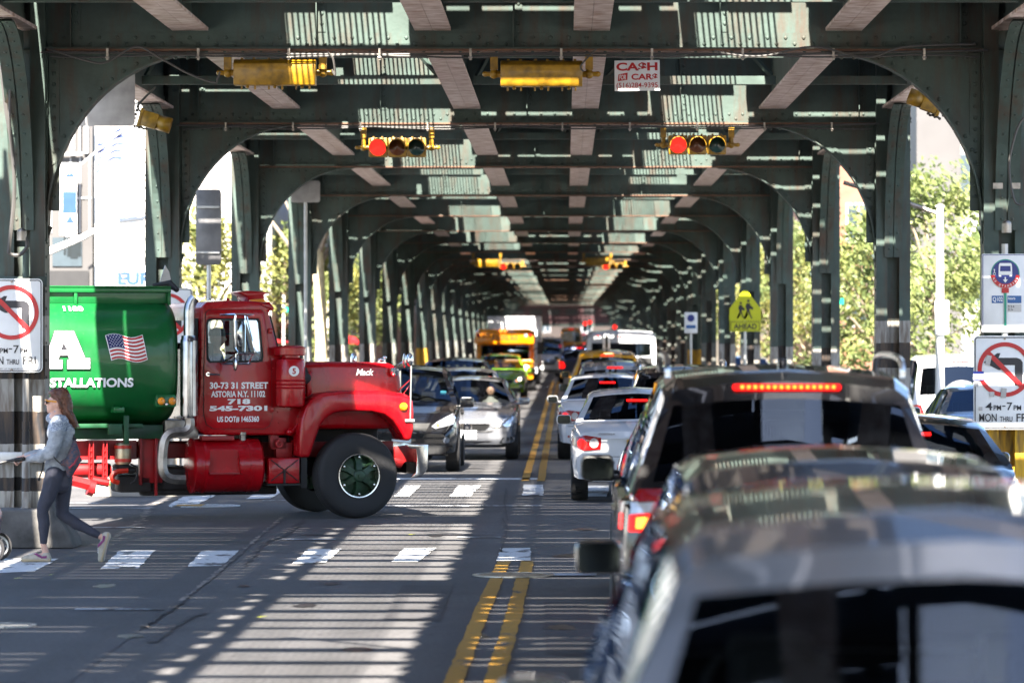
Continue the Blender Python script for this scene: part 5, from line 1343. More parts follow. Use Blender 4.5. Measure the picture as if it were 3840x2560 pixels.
    if antenna:
        mb = MB(); mb.prism([(y_of(.16),H),(y_of(.16)+.03,H+.075),(y_of(.16)+.16,H+.01)], -.03, .03, plane='yz'); mb.build('antenna', pm, root, bevel=.01)
    return root, dec, bo
M['driver_shirt'] = mat('driver_shirt', (.30,.29,.28), .8)
M['sticker_blue'] = mat('sticker_blue', (.10,.55,.75), .5)
P_ = body_paint
P_('paint_grey', (.19,.205,.235), .5); P_('paint_dark_grey', (.06,.063,.07), .4); P_('paint_black', (.002,.002,.003)); P_('paint_white', (.60,.61,.64)); P_('paint_silver', (.25,.26,.29), .6)
P_('paint_taxi', (.55,.25,.003)); P_('paint_green', (.18,.36,.006)); P_('paint_bus', (.60,.22,.003)); P_('paint_blue', (.012,.03,.10), .3); P_('paint_red', (.2,.004,.006)); P_('paint_beige', (.35,.31,.25), .3)
# the queue on our right, nearest first
r1, d1, _ = vehicle('parked_suv','grey people carrier nearest the camera, out of focus in the lower right corner','car','suv',.97,9.8,4.8,1.94,1.77,'paint_grey',1,lights='off',third=False,tail='side')
r2, _, _ = vehicle('parked_suv','dark grey people carrier directly behind the big black SUV with the lit strip','car','suv',1.22,17.3,4.9,1.92,1.67,'paint_dark_grey',1,lights='off',third=False)
r3, d3, _ = vehicle('parked_suv','big black SUV with a long lit red strip under its roof','car','suv',1.34,25.0,5.1,2.05,1.99,'paint_black',1,clr=.34,wheel_r=.38,glassm='tinted_glass',tail='tall',third=False,rails=True,antenna=True,lights='blackmirror')
d3('brake_light', rrect(-.33,.33,1.862,1.90,.018), 'tail_on', .012, .05)
for i in range(15): d3('brake_lamp', circ(-.27+i*.0395,1.881,.011,8), 'tail_hot', .016, .05)
vehicle('parked_car','dark hatchback almost hidden ahead of the big black SUV, only its mirror showing','car','suv',1.30,33.5,4.3,1.80,1.62,'paint_black',1,detail=1)
vehicle('parked_car','black sedan in the kerb lane right of the big black SUV','car','sedan',3.12,36.3,4.6,1.76,1.46,'paint_black',1,lights='off')
w4, d4, o4 = vehicle('parked_car','white sedan with round red and clear tail lamps waiting at the far crosswalk','car','sedan',.95,55.0,4.5,1.76,1.47,'paint_white',1,people=0)
vs, fs = text2d('COROLLA', .03)
project(bvh_of([o4]), None, lambda x, z: (x, -3.25, z), (0,1,0), .008, 'badge_lettering', 'dull_steel', w4, .2, tris=([(-.52+.22*u, .885+.026*v) for u, v in vs], fs))
vehicle('parked_suv','black SUV with curved roof rails seen over the roof of the white sedan','car','suv',1.78,63.2,4.6,1.86,1.73,'paint_black',1,rails=True,glassm='tinted_glass',lights='off')
vehicle('parked_car','white hatchback with a black rear screen ahead of the white sedan','car','sedan',.74,73.6,4.4,1.77,1.50,'paint_white',1,glassm='tinted_glass')
vehicle('parked_suv','grey SUV with a lit central brake light behind the yellow taxi','car','suv',1.0,85,4.6,1.85,1.66,'paint_grey',1,glassm='tinted_glass')
tx, dt, _ = vehicle('yellow_taxi','yellow taxi van carrying an upright advertising panel on its roof','taxi','suv',1.03,104,4.9,1.90,1.82,'paint_taxi',1,glassm='tinted_glass')
dt('number', [(.35,1.70),(.60,1.70),(.60,1.75),(.35,1.75)], 'dark', .01)
mb = MB(); mb.prism([(-.09,1.86),(.09,1.86),(.07,2.25),(-.07,2.25)], -.6, .5); mb.build('roof_sign', ['sign_white'], tx, bevel=.02)
mb = MB(); mb.box(-.03,.03,-.62,-.601,1.88,2.22); mb.build('roof_sign_edge', 'dark', tx)
# small white bus
bs, db, _ = vehicle('white_bus','small white bus with a dark rear window band standing ahead of the yellow taxi','bus','bus',1.79,135,7.5,2.5,2.36,'paint_white',1,wheel_r=.4,detail=1)
db('rear_window', [(-.95,1.55),(.95,1.55),(.95,1.95),(-.95,1.95)], 'tinted_glass', .01); db('grille', [(-1.0,1.15),(1.0,1.15),(1.0,1.48),(-1.0,1.48)], 'dark', .01)
for x in (-.75,-.05,.0,.55): db('marker_light', circ(x,2.16,.035,10), 'tail_on', .012)
for s in (-1,1): db('taillight', [(s*1.0,.8),(s*1.18,.8),(s*1.18,1.05),(s*1.0,1.05)], 'tail_on', .012)
# outer roadway on the right
wj, dj, _ = vehicle('parked_suv','boxy white off-roader with a spare wheel, partly behind the right-hand signs','car','van',7.10,75,4.3,1.86,1.85,'paint_white',1,detail=1,lights='off')
mb = MB(); mb.lathe([(.36,.02),(.38,-.05),(.36,-.16),(.28,-.19),(0,-.20)], (0,-2.15,1.02), 'y', 28); mb.build('spare_wheel', 'paint_white', wj)
vehicle('parked_car','grey-blue sedan with an orange number plate in front of the white off-roader','car','sedan',6.35,61,4.6,1.8,1.46,'paint_grey',1,lights='on')
vehicle('parked_car','pale parked car glimpsed between the right-hand columns beyond the school sign','car','sedan',6.6,150,4.5,1.8,1.45,'paint_silver',1,detail=1,lights='off')
# oncoming traffic, nearest first
vehicle('parked_suv','black SUV facing us with its bonnet behind the red truck','car','suv',-2.64,67,4.4,1.84,1.68,'paint_black',-1,lights='off')
vehicle('parked_car','silver sedan facing us with one headlight lit','car','sedan',-1.73,73.6,4.5,1.76,1.44,'paint_silver',-1,people=1)
vehicle('parked_car','dark silver car directly behind the silver sedan','car','sedan',-2.05,82,4.5,1.76,1.53,'paint_silver',-1,detail=1,lights='off')
vehicle('parked_suv','black people carrier whose roof rises highest behind the silver sedan','car','suv',-2.45,91,4.8,1.86,1.68,'paint_black',-1,detail=1,lights='off')
vehicle('green_taxi','apple green taxi facing us in front of the school bus','taxi','suv',-2.22,140,4.5,1.80,1.55,'paint_green',-1,lights='on')
# school bus with overhanging lamp cap
sb = thing('school_bus', 'yellow school bus facing us behind the green taxi', 'bus', (-2.42, 165, 0))
mb = MB(); mb.prism(rrect(-1.16,1.16,.55,2.42,.12), 1.3, 7.5); mb.prism(rrect(-1.14,1.14,.45,1.25,.1), 0, 1.3); mb.build('body', 'paint_bus', sb, bevel=.06)
mb = MB(); mb.prism([(-1.2,1.85),(1.2,1.85),(1.2,2.28),(1.02,2.46),(-1.02,2.46),(-1.2,2.28)], .55, 1.4); cap = mb.build('lamp_cap', 'paint_bus', sb, bevel=.08)
mb = MB(); mb.prism(rrect(-.95,.95,1.18,1.80,.08), 1.20, 1.29); mb.build('windscreen', 'tinted_glass', sb)
for x, m in ((-1.05,'tail_red'),(-.85,'amber'),(.83,'tail_clear'),(1.0,'tail_red'),(-.16,'marker_amber'),(.0,'marker_amber')):
    mb = MB(); mb.lathe([(.075 if abs(x)>.5 else .05,0),(.06,-.05),(0,-.06)], (x,.549,2.2 if abs(x)>.5 else 2.38), 'y', 14); mb.build('warning_lamp', m, cap)
mb = MB(); put_text(mb, 'SCHOOL BUS', -.5, .5, 2.02, 2.2, .545, bold=.02); mb.build('lettering', 'dark', cap)
mb = MB(); mb.box(-.9,.9,-.05,-.005,.5,.72); mb.build('bumper', 'dark', sb)
for s in (-1,1):
    mb = MB(); mb.lathe([(.11,0),(.1,-.03),(0,-.04)], (s*.85,-.003,.92), 'y', 14); mb.build('headlight', 'head_on', sb)
    for yy in (.6, 5.8):
        mb = MB(); mb.lathe([(.2,0),(.4,.0),(.42,.04),(.42,.22),(.4,.26),(.2,.26)], (s*1.18-(.26 if s>0 else 0),yy,.42), 'x', 20); mb.build('wheel', 'black_rubber', sb)
    mb = MB(); mb.tube([(s*1.1,.9,1.6),(s*1.4,.5,1.75)], .02, 6); mb.box(s*1.4-.12,s*1.4+.12,.45,.52,1.45,1.95); mb.build('mirror', 'dark', sb)
# white box truck
bt = thing('box_truck', 'white box truck towering behind the yellow school bus', 'truck', (-2.3, 185, 0))
mb = MB(); mb.prism(rrect(-1.2,1.2,.8,3.05,.03), 1.6, 8.5); mb.build('box', 'paint_white', bt, bevel=.03)
mb = MB(); mb.prism([(0,.5),(0,1.2),(.15,1.35),(.55,2.15),(1.5,2.2),(1.5,.5)], -1.05, 1.05, plane='yz'); mb.build('cab', 'paint_white', bt, bevel=.06)
mb = MB(); mb.add([(-.9,.14,1.4),(.9,.14,1.4),(.85,.5,2.08),(-.85,.5,2.08)], [(0,1,2,3)]); mb.build('windscreen', 'tinted_glass', bt)
for s in (-1,1):
    for yy in (.8,6.8):
        mb = MB(); mb.lathe([(.2,0),(.42,.0),(.44,.04),(.44,.22),(.42,.26),(.2,.26)], (s*1.1-(.26 if s>0 else 0),yy,.44), 'x', 18); mb.build('wheel', 'black_rubber', bt)
    mb = MB(); mb.lathe([(.1,0),(0,-.03)], (s*.8,-.003,.8), 'y', 12); mb.build('headlight', 'head_on', bt)
# distant traffic, each far car a little different
far_list = [(-.95,215,'paint_white','white van far down the oncoming lane',-1,'van',2.1,'on'),(1.6,165,'paint_red','dark red car ahead of the small white bus',1,'sedan',1.45,'on'),
            (.6,190,'paint_blue','blue SUV far down the right lane',1,'suv',1.75,'on'),(.35,225,'paint_silver','distant silver car with lit tail lamps beside the blue SUV',1,'sedan',1.45,'on'),
            (-2.6,232,'paint_black','distant black car in the oncoming lane behind the box truck',-1,'sedan',1.45,'on'),(1.2,262,'paint_taxi','distant yellow taxi near the end of the street',1,'suv',1.8,'on'),
            (-1.6,290,'paint_white','distant white car with headlights on near the end of the street',-1,'suv',1.7,'on'),(2.6,240,'paint_white','distant white van with red lamps in the kerb lane',1,'van',2.3,'on'),
            (.4,320,'paint_bus','yellow bus at the far end of the street',1,'van',2.8,'on'),(-2.2,340,'paint_blue','last visible dark blue car of the oncoming lane',-1,'suv',1.75,'on')]
far_list += [(1.9,285,'paint_silver','very distant silver car in the right kerb lane',1,'sedan',1.45,'on'),(-.9,255,'paint_silver','very distant silver car nearest the centre line of the oncoming lane',-1,'sedan',1.45,'on'),
  (.2,262,'paint_red','very distant red car beside the far yellow taxi',1,'sedan',1.45,'on'),(-2.9,265,'paint_taxi','very distant yellow taxi in the oncoming kerb lane',-1,'sedan',1.5,'on'),
  (1.5,350,'paint_white','farthest white van in the right lane',1,'van',2.4,'on'),(-.8,375,'paint_black','farthest black SUV in the oncoming lane',-1,'suv',1.8,'on'),(-3.1,300,'paint_black','very distant black car near the left columns',-1,'sedan',1.5,'on'),(2.9,310,'paint_green','very distant green taxi near the right columns',1,'suv',1.7,'on')]
for x, y, pm, lb, fc, stl, hh, li in far_list: vehicle('parked_car', lb, 'car', stl, x, y, 4.6, 1.85, hh, pm, fc, detail=1, lights=li)
# ------------------------------------------------------------------ traffic signals
def signal(label, cx, D, cz, w, back, lit, group, h=.27):
    """horizontal three-section signal hung from the girder by two pipes; back=True shows its rear to the camera"""
    t = thing('traffic_signal', label, 'traffic light', (cx, D, cz), 0, group)
    hw, hh = w/2, h/2; s3 = w/3
    mb = MB()
    if back:
        mb.prism([(-.07,-hh),(-.02,-hh-.0),(.14,-hh),(.14,hh),(-.02,hh),(-.10,hh-.05),(-.10,-hh*.05)], -hw, hw, plane='yz')
    else:
        for i in range(3): mb.prism(rrect(-hw+i*s3+.003, -hw+(i+1)*s3-.003, -hh, hh, .02), 0, .18)
    for i in range(3):
        for q in (.28,.72): x = -hw+(i+q)*s3; mb.box(x-.015,x+.015,.02,.05,hh,hh+.022)
    hs = mb.build('housing', 'yellow_enamel', t, bevel=.006)
    sg = 1 if back else -1; y0 = .14 if back else 0.0
    for i in range(3):
        x = -hw+(i+.5)*s3; r = s3*.44
        mb = MB(); n = 20; a0, a1 = PI*-.05, PI*1.05
        if back: a0, a1 = -PI*.25, PI*1.25
        vs = []
        for k in range(n+1):
            a = a0+(a1-a0)*k/n
            for rr, l in ((r,0),(r,.24 if k not in (0,n) else .1)): vs.append((x+rr*math.cos(a), y0+sg*l, rr*math.sin(a)*1.12 - (.03 if l else 0)))
        mb.add(vs, [(2*k,2*k+1,2*k+3,2*k+2) for k in range(n)]); vo = mb.build('visor', 'yellow_enamel', t); 
        sm = vo.modifiers.new('t','SOLIDIFY'); sm.thickness = .006; bake(vo)
        m = ('lens_red_on' if lit else 'lens_amber_off', 'lens_amber_off', 'lens_green_off')[i if not back else 2-i]
        mb = MB(); mb.lathe([(r*.97,0),(r*.97,sg*.012),(r*.7,sg*.03),(0,sg*.042)], (x,y0,0), 'y', 24); mb.build('lens', m, t)
        if back:
            mb = MB(); 
            for dx in (-.07,.07): mb.tube([(x+dx,.1,-hh-.04),(x+dx,.1,-hh+.01)], .012, 6); 
            mb.lathe([(.012,-hh-.035),(.02,-hh-.02),(.012,-hh)], (x,-.02,0), 'z', 8); mb.build('latch', 'yellow_enamel', t)
    zt = ZB-cz-.03
    for s in (-1, 1):
        x = s*(hw+.07); mb = MB()
        mb.tube([(s*hw,.07,0),(x,.07,0)], .035, 10); mb.tube([(x,.07,-.03),(x,.07,zt-.15)], .032, 10); mb.sphere((x,.07,0),(.05,.05,.05),10,0,8)
        mb.box(x-.04,x+.04,.02,.12,zt-.16,zt); mb.tube([(x,.07,0),(x+s*.08,.07,0)], .026, 8); mb.sphere((x+s*.09,.07,0),(.035,.03,.03),8,0,6)
        mb.build('hanger', 'yellow_enamel', t)
    return t
def at(px, py, D): x, z = W(px, py, D); return x, z
x,z = at(633,168,44); signal('rear of a horizontal yellow signal, the left one under the nearest girder, half in sun', x, 44-.1, z, .86, True, False, 'signals under the nearest girder')
x,z = at(1244,171,44); signal('rear of a horizontal yellow signal, the middle one under the nearest girder', x, 44-.1, z, .86, True, False, 'signals under the nearest girder')
x,z = at(914,340,59.2); signal('horizontal yellow traffic signal showing red, left of the middle', x, 59.0, z, .82, False, True, 'red signals under the second girder')
x,z = at(1601,334,59.2); signal('horizontal yellow traffic signal showing red, right of the middle', x, 59.0, z, .82, False, True, 'red signals under the second girder')
x,z = at(1172,611,165); signal('distant horizontal signal showing red over the left lane', x, 165.3, z, .84, False, True, 'distant signals')
x,z = at(1408,611,165); signal('distant horizontal signal showing red over the right lane', x, 165.3, z, .84, False, True, 'distant signals')
x,z = at(1118,604,150); signal('distant yellow signal rear, left of the pair', x, 150.1, z, .84, True, False, 'distant signals')
x,z = at(1372,600,150); signal('distant yellow signal rear, right of the pair', x, 150.1, z, .84, True, False, 'distant signals')
for i,(px,py,D,c) in enumerate(((1344,743,330,'over the left lane'),(1355,740,350,'next to it'),(1412,751,300,'over the right lane'))):
    x,z = at(px,py,D); t = thing('traffic_signal', 'tiny far red traffic light '+c, 'traffic light', (x,D,z))
    mb = MB(); mb.box(-.15,.15,.0,.2,-.6,.2); mb.tube([(0,.1,.2),(0,.1,max(.3,5.1-z))], .04, 6); mb.build('housing','black_plastic',t)
    mb = MB(); mb.disc((0,-.01,0), .14, 'y', 14); mb.build('lens','lens_red_on',t)
# single pedestrian-size signal heads hung off the first brackets
def small_signal(label, px, py, D, rz, tilt, m='yellow_enamel'):
    x,z = at(px,py,D); t = thing('hanging_signal', label, 'traffic light', (x,D,z)); t.rotation_euler = (tilt[0], tilt[1], rz)
    mb = MB(); mb.prism(rrect(-.12,.10,-.10,.10,.02), -.1, .1); mb.prism(rrect(-.14,-.10,-.12,.12,.01), -.12, .12); mb.build('housing', m, t, bevel=.012)
    mb = MB(); mb.tube([(.08,0,0),(.27,0,0)], [.095,.10], 20, caps=False); v = mb.build('visor', m, t); sm = v.modifiers.new('t','SOLIDIFY'); sm.thickness=.006; bake(v)
    mb = MB(); mb.disc((.14,0,0), .09, 'x', 18); mb.build('lens', 'lens_green_off', t)
    mb = MB(); wire(mb, [(-.12,0,.05),(-.2,.02,.12),(-.15,.03,.25),(-.05,.02,.42)], .014, 5)
    for k in range(6): mb.sphere((-.17+.03*k,.0,-.13+.01*(k%2)),(.02,.02,.018),6,0,5); mb.sphere((-.2,.02,-.08+.05*k),(.022,.02,.02),6,0,5)
    mb.build('hanger', 'cable', t)
small_signal('yellow single signal head tilted down beside the second left column', 345, 276, 53, 0, (0,.28))
small_signal('yellow single signal head tucked under the right-hand arch, seen against the sky', 2136, 238, 50, PI, (0,-.35))

# ------------------------------------------------------------------ signs
M['dark_back'] = mat('dark_back', (.17,.17,.18), .45, .5, .4, 3)
def plate(name, label, x0, x1, z0, z1, y, r=.05, border=None, back=None, group=None, m='sign_white', cat='sign'):
    t = thing(name, label, cat, ((x0+x1)/2, y, z0), 0, group)
    cx = (x0+x1)/2; mb = MB(); mb.prism([(a-cx,b-z0) for a,b in rrect(x0,x1,z0,z1,r)], 0, .006); mb.build('panel', m, t, bevel=.002)
    if border:
        bw, bi, bm_ = border; mb = MB()
        mb.prism([(a-cx,b-z0) for a,b in rrect(x0+bi,x1-bi,z0+bi,z1-bi,max(.01,r-bi))], -.004, -.001, holes=[[(a-cx,b-z0) for a,b in rrect(x0+bi+bw,x1-bi-bw,z0+bi+bw,z1-bi-bw,max(.008,r-bi-bw))]]); mb.build('border', bm_, t)
    return t
def no_left(label, px0, px1, py0, py1, D, full=True, stickers=False):
    (x0,z1),(x1,z0) = at(px0,py0,D), at(px1,py1,D); Wd, Hh = x1-x0, z1-z0
    t = plate('no_left_turn_sign', label, x0, x1, z0, z1, D, .05, (.010,.012,'sign_black'))
    cx, cz, R = 0, Hh-.06-.29*Hh-.008, .292*Hh
    y = -.006
    mb = MB(); a = .08*Hh     # the arrow: stem up, elbow, head to the left
    mb.prism([(.16*Wd,cz-.58*R),(.285*Wd,cz-.58*R),(.285*Wd,cz+.27*R),(.25*Wd,cz+.38*R),(.19*Wd,cz+.43*R),(-.10*Wd,cz+.43*R),(-.07*Wd,cz+.60*R),(-.12*Wd,cz+.60*R),(-.34*Wd,cz+.26*R),(-.10*Wd,cz-.02*R),(-.06*Wd,cz-.02*R),(-.09*Wd,cz+.16*R),(.16*Wd,cz+.16*R)], -.004, -.001)
    mb.build('arrow', 'sign_black', t)
    mb = MB(); mb.prism(circ(cx,cz,R,48), -.0075, -.0045, holes=[circ(cx,cz,R*.845,48)])
    c45 = math.cos(PI/4); w2 = R*.085; L_ = R*.86
    P = lambda u, v: (cx+(u*c45+v*c45), cz+(-u*c45+v*c45))
    mb.prism([P(-L_,-w2),P(L_,-w2),P(L_,w2),P(-L_,w2)], -.0115, -.0085); mb.build('prohibition_ring', 'sign_red', t)
    mb = MB(); zA = Hh*.205; zB = Hh*.085
    k = Wd*.5
    put_text(mb, '4', -.72*k/1.0+.10*k, -.50*k+.10*k, zA, zA+.085*Hh, y, bold=.012); put_text(mb, 'PM', -.36*k, -.12*k, zA, zA+.055*Hh, y, bold=.012)
    mb.box(-.09*k,.02*k,y-.0005,y,zA+.04*Hh,zA+.052*Hh); put_text(mb, '7', .06*k, .24*k, zA, zA+.085*Hh, y, bold=.012); put_text(mb, 'PM', .28*k, .52*k, zA, zA+.055*Hh, y, bold=.012)
    put_text(mb, 'MON', -.82*k, -.26*k, zB, zB+.085*Hh, y, bold=.012); put_text(mb, 'THRU', -.16*k, .24*k, zB, zB+.055*Hh, y, bold=.012); put_text(mb, 'FRI', .37*k, .78*k, zB, zB+.085*Hh, y, bold=.012)
    put_text(mb, 'DEPT OF TRANSPORTATION', -.42*k, .5*k, .033*Hh, .045*Hh, y, bold=.0); put_text(mb, 'R3-2C', -.88*k, -.7*k, .035*Hh, .048*Hh, y, bold=0)
    mb.build('lettering', 'sign_black', t)
    mb = MB()
    for zz in (Hh-.03, .03): mb.lathe([(.014,0),(.012,-.008),(0,-.010)], (0,-.001,zz), 'y', 8)
    mb.build('bolt', 'dull_steel', t)
    if stickers:
        mb = MB()
        for px,py,w,h,a in ((2270,827,.05,.1,-.2),(2305,902,.055,.1,-.1),(2242,880,.045,.07,-.1),(2278,905,.05,.05,0),(2252,938,.04,.04,0)):
            x,z = at(px,py,D); x -= (x0+x1)/2; z -= z0; c,s = math.cos(a), math.sin(a)
            mb.add([(x+c*u-s*v,-.0135,z+s*u+c*v) for u,v in ((-w/2,-h/2),(w/2,-h/2),(w/2,h/2),(-w/2,h/2))],[(0,1,2,3)])
        mb.build('torn_sticker', 'sign_back', t)
        x,z = at(2247,861,D); x -= (x0+x1)/2; z -= z0
        mb = MB(); mb.box(x-.055,x+.055,-.0165,-.014,z-.055,z+.04); st = mb.build('name_sticker', 'sign_white', t)
        mb = MB(); mb.box(x-.055,x+.055,-.0185,-.0167,z+.012,z+.04); mb.box(x-.055,x+.055,-.0185,-.0167,z-.055,z-.046); mb.build('sticker_band','sign_blue', st)
    return t
no_left('white no-left-turn sign on the near left column, cut off by the picture edge', -45, 98, 640, 855, 43.55)
no_left('white no-left-turn sign with torn stickers, on the near right column', 2236, 2380, 771, 986, 43.55, stickers=True)
x0,_ = at(385,0,58.8); t = no_left('white no-left-turn sign mostly hidden behind the truck cab', 325, 442, 662, 838, 58.8)
# bus stop sign
D = 43.56; (x0,z1),(x1,z0) = at(2255,583,D), at(2363,763,D)
t = plate('bus_stop_sign', 'white bus stop sign with a round blue bus symbol above the right no-left-turn sign', x0, x1, z0, z1, D, .012, (.006,.008,'sign_blue'))
s1 = F0/D; cx = 0; cz = (763-628)/s1; R = 33/s1
mb = MB(); mb.prism(circ(cx,cz,R,40), -.004, -.001); mb.build('disc_rim', 'sign_green', t)
mb = MB(); mb.prism(circ(cx,cz,R*.93,40), -.0065, -.0042); mb.build('disc', 'sign_blue', t)
ring = [(cx+R*1.02*math.cos(a), cz+R*1.02*math.sin(a)) for a in [PI+.12+(PI-.24)*i/24 for i in range(25)]] + [(cx+R*.74*math.cos(a), cz+R*.74*math.sin(a)) for a in [2*PI-.12-(PI-.24)*i/24 for i in range(25)]]
mb = MB(); mb.prism(ring, -.009, -.0067); mb.box(-R*.25,R*.25,-.009,-.001,cz-R*1.35,cz-R*1.021); mb.build('no_standing_band', 'sign_red', t)
mb = MB(); wv = R*.48
mb.prism([(-wv,cz-.1*R),(wv,cz-.1*R),(wv*.95,cz+.6*R),(wv*.8,cz+.72*R),(-wv*.8,cz+.72*R),(-wv*.95,cz+.6*R)], -.0095, -.0092, holes=[[(-wv*.78,cz+.15*R),(wv*.78,cz+.15*R),(wv*.74,cz+.52*R),(-wv*.74,cz+.52*R)]])
mb.box(-wv*.95,-wv*.6,-.0095,-.0092,cz-.22*R,cz-.101*R); mb.box(wv*.6,wv*.95,-.0095,-.0092,cz-.22*R,cz-.101*R)
mb.prism([(-.05*R,cz-.25*R),(.05*R,cz-.25*R),(.05*R,cz-.42*R),(.17*R,cz-.42*R),(0,cz-.64*R),(-.17*R,cz-.42*R),(-.05*R,cz-.42*R)], -.0095, -.0092)
mb.prism(circ(-.76*R,cz-.02*R,.10*R,14), -.0095, -.0092, holes=[circ(-.76*R,cz-.02*R,.07*R,14)]); mb.box(-.79*R,-.74*R,-.0095,-.0092,cz+.02*R,cz+.2*R); mb.box(-.74*R,-.66*R,-.0095,-.0092,cz+.02*R,cz+.06*R); mb.prism(circ(-.765*R,cz+.26*R,.05*R,10), -.0095, -.0092)
mb.build('bus_symbol', 'sign_white', t)
mb = MB()
tx_ = 'NO STANDING'
for i, ch in enumerate(tx_):
    if ch == ' ': continue
    a = PI+.42+(PI-.84)*i/(len(tx_)-1); vs, fs = text2d(ch, .02); rr = R*.88; hw = R*(.055 if ch != 'I' else .02); hh = R*.075
    ux, uz = -math.sin(a), math.cos(a); nx, nz = -math.cos(a), -math.sin(a)
    mb.add([(cx+rr*math.cos(a)+ux*(u*2-1)*hw+nx*(v*2-1)*hh, -.0098, cz+rr*math.sin(a)+uz*(u*2-1)*hw+nz*(v*2-1)*hh) for u,v in vs], fs)
mb.build('lettering', 'sign_white', t)
mb = MB(); mb.box(-.012,.012,-.0115,-.0045,(763-747)/s1,cz-R*1.351); mb.build('green_pole_symbol', 'sign_green', t)
def zz(py): return (763-py)/s1
def xx(px): return (px-2309)/s1
mb = MB(); mb.box(xx(2278),xx(2304),-.004,-.001,zz(696),zz(679)); mb.box(xx(2314),xx(2346),-.004,-.001,zz(696),zz(679)); mb.build('route_panel', 'sign_light_blue', t)
mb = MB(); mb.box(xx(2314),xx(2346),-.004,-.001,zz(716),zz(699)); mb.build('stop_panel', 'sign_back', t)
mb = MB(); put_text(mb,'Q102',xx(2280),xx(2303),zz(694),zz(682),-.0045,bold=.02); put_text(mb,'Astoria',xx(2315),xx(2332),zz(688),zz(682),-.0045,bold=.02); mb.build('route_lettering','sign_white',t)
mb = MB(); put_text(mb,'31 St &',xx(2315),xx(2330),zz(706),zz(701),-.0045); put_text(mb,'31 Av',xx(2315),xx(2327),zz(713),zz(708),-.0045); put_text(mb,'DEPT OF TRANSPORTATION',xx(2286),xx(2340),zz(760),zz(757),-.0045,bold=0); mb.build('stop_lettering','sign_black',t)
mb = MB(); xq = xx(2309); mb.tube([(0,.05,-.1),(0,.05,zz(560))], .035, 10); mb.build('post', 'galvanised', t)
# far bus stop sign
D = 104; (x0,z1),(x1,z0) = at(1572,717,D), at(1602,765,D); t = plate('bus_stop_sign', 'small far white and blue bus stop sign among the right columns', x0,x1,z0,z1,D,.02)
mb = MB(); mb.prism(circ(0,(z1-z0)*.72,.09,20),-.004,-.001); mb.build('disc','sign_blue',t); mb = MB(); mb.box(-.12,.12,-.004,-.001,.12,.2); mb.build('route_panel','sign_light_blue',t); mb = MB(); mb.tube([(0,.04,-z0),(0,.04,0)],.03,8); mb.build('post','galvanised',t)
# school crossing sign
D = 104.2; D = 95; (x0,z1),(x1,z0) = at(1675,667,D), at(1748,761,D); t = thing('school_crossing_sign', 'lime yellow school crossing sign with two walking figures and the word AHEAD', 'sign', ((x0+x1)/2, D, z0))
Wd, Hh = x1-x0, z1-z0; k = Wd/2; zs = Hh*.26
def lime(mb, y0, y1, g=0):
    mb.prism([(-k+g,zs+g),(k-g,zs+g),(k*.98-g,zs+.30*Hh),(k*.12,Hh-g),(0,Hh-g+.0),(-k*.12,Hh-g),(-k*.98+g,zs+.30*Hh)], y0, y1)
mb = MB(); lime(mb, 0, .006); mb.prism(rrect(-k*.97,k*.97,0,zs-.008,.02), 0, .006); mb.build('panel', 'sign_lime', t)
mb = MB(); mb.prism(rrect(-k*.92,k*.92,.02,zs-.028,.02), -.003, -.001, holes=[rrect(-k*.88,k*.88,.03,zs-.038,.015)]); put_text(mb,'AHEAD',-k*.72,k*.74,.055,zs-.065,-.003,bold=.03)
def figure(mb, cx, base, h, y):
    S = lambda pts: [(cx+a*h, base+b*h) for a, b in pts]
    mb.prism([(a,b) for a,b in circ(cx, base+h*.92, h*.075, 12)], y-.002, y)
    mb.prism(S([(-.09,.80),(.09,.80),(.14,.52),(.08,.50),(.07,.42),(.12,.22),(.22,.02),(.15,.0),(.03,.24),(-.01,.36),(-.06,.22),(-.16,.04),(-.24,.0),(-.22,-.02),(-.13,.0),(-.02,.20),(-.08,.42),(-.12,.52),(-.15,.62)]), y-.002, y)
    mb.prism(S([(.10,.72),(.26,.56),(.22,.44),(.12,.50)]), y-.0045, y-.0022)
figure(mb, -k*.28, zs+.06, Hh*.40, -.001); figure(mb, k*.2, zs+.05, Hh*.47, -.001); mb.build('symbol', 'sign_black', t)
mb = MB(); mb.tube([(0,.05,-z0),(0,.05,Hh*.9)], .03, 8); mb.build('post', 'galvanised', t)
# cash for cars placard on the second girder
D = 48.85; (x0,z1),(x1,z0) = at(1412,139,D), at(1516,209,D)
t = plate('advertising_placard', 'white placard with red lettering offering cash for cars, hanging between the first two girders', x0, x1, z0, z1, D, .004)
t.rotation_euler[1] = -.012
Wd, Hh = x1-x0, z1-z0; k = Wd/2
mb = MB(); y = -.003
put_text(mb,'CA$H',-k*.92,k*.9,Hh*.62,Hh*.93,y,bold=.035); put_text(mb,'CAR$',-k*.26,k*.9,Hh*.33,Hh*.56,y,bold=.03); put_text(mb,'(516)284-9395',-k*.92,k*.9,Hh*.05,Hh*.27,y,bold=.01)
mb.prism([(-k*.86,Hh*.32),(-k*.44,Hh*.36),(-k*.42,Hh*.60),(-k*.83,Hh*.54)], y-.002, y); mb.build('lettering','sign_red',t)
mb = MB(); put_text(mb,'FOR',-k*.80,-k*.50,Hh*.37,Hh*.53,y-.003,bold=.02,slant=.1); mb.build('small_lettering','sign_white',t)
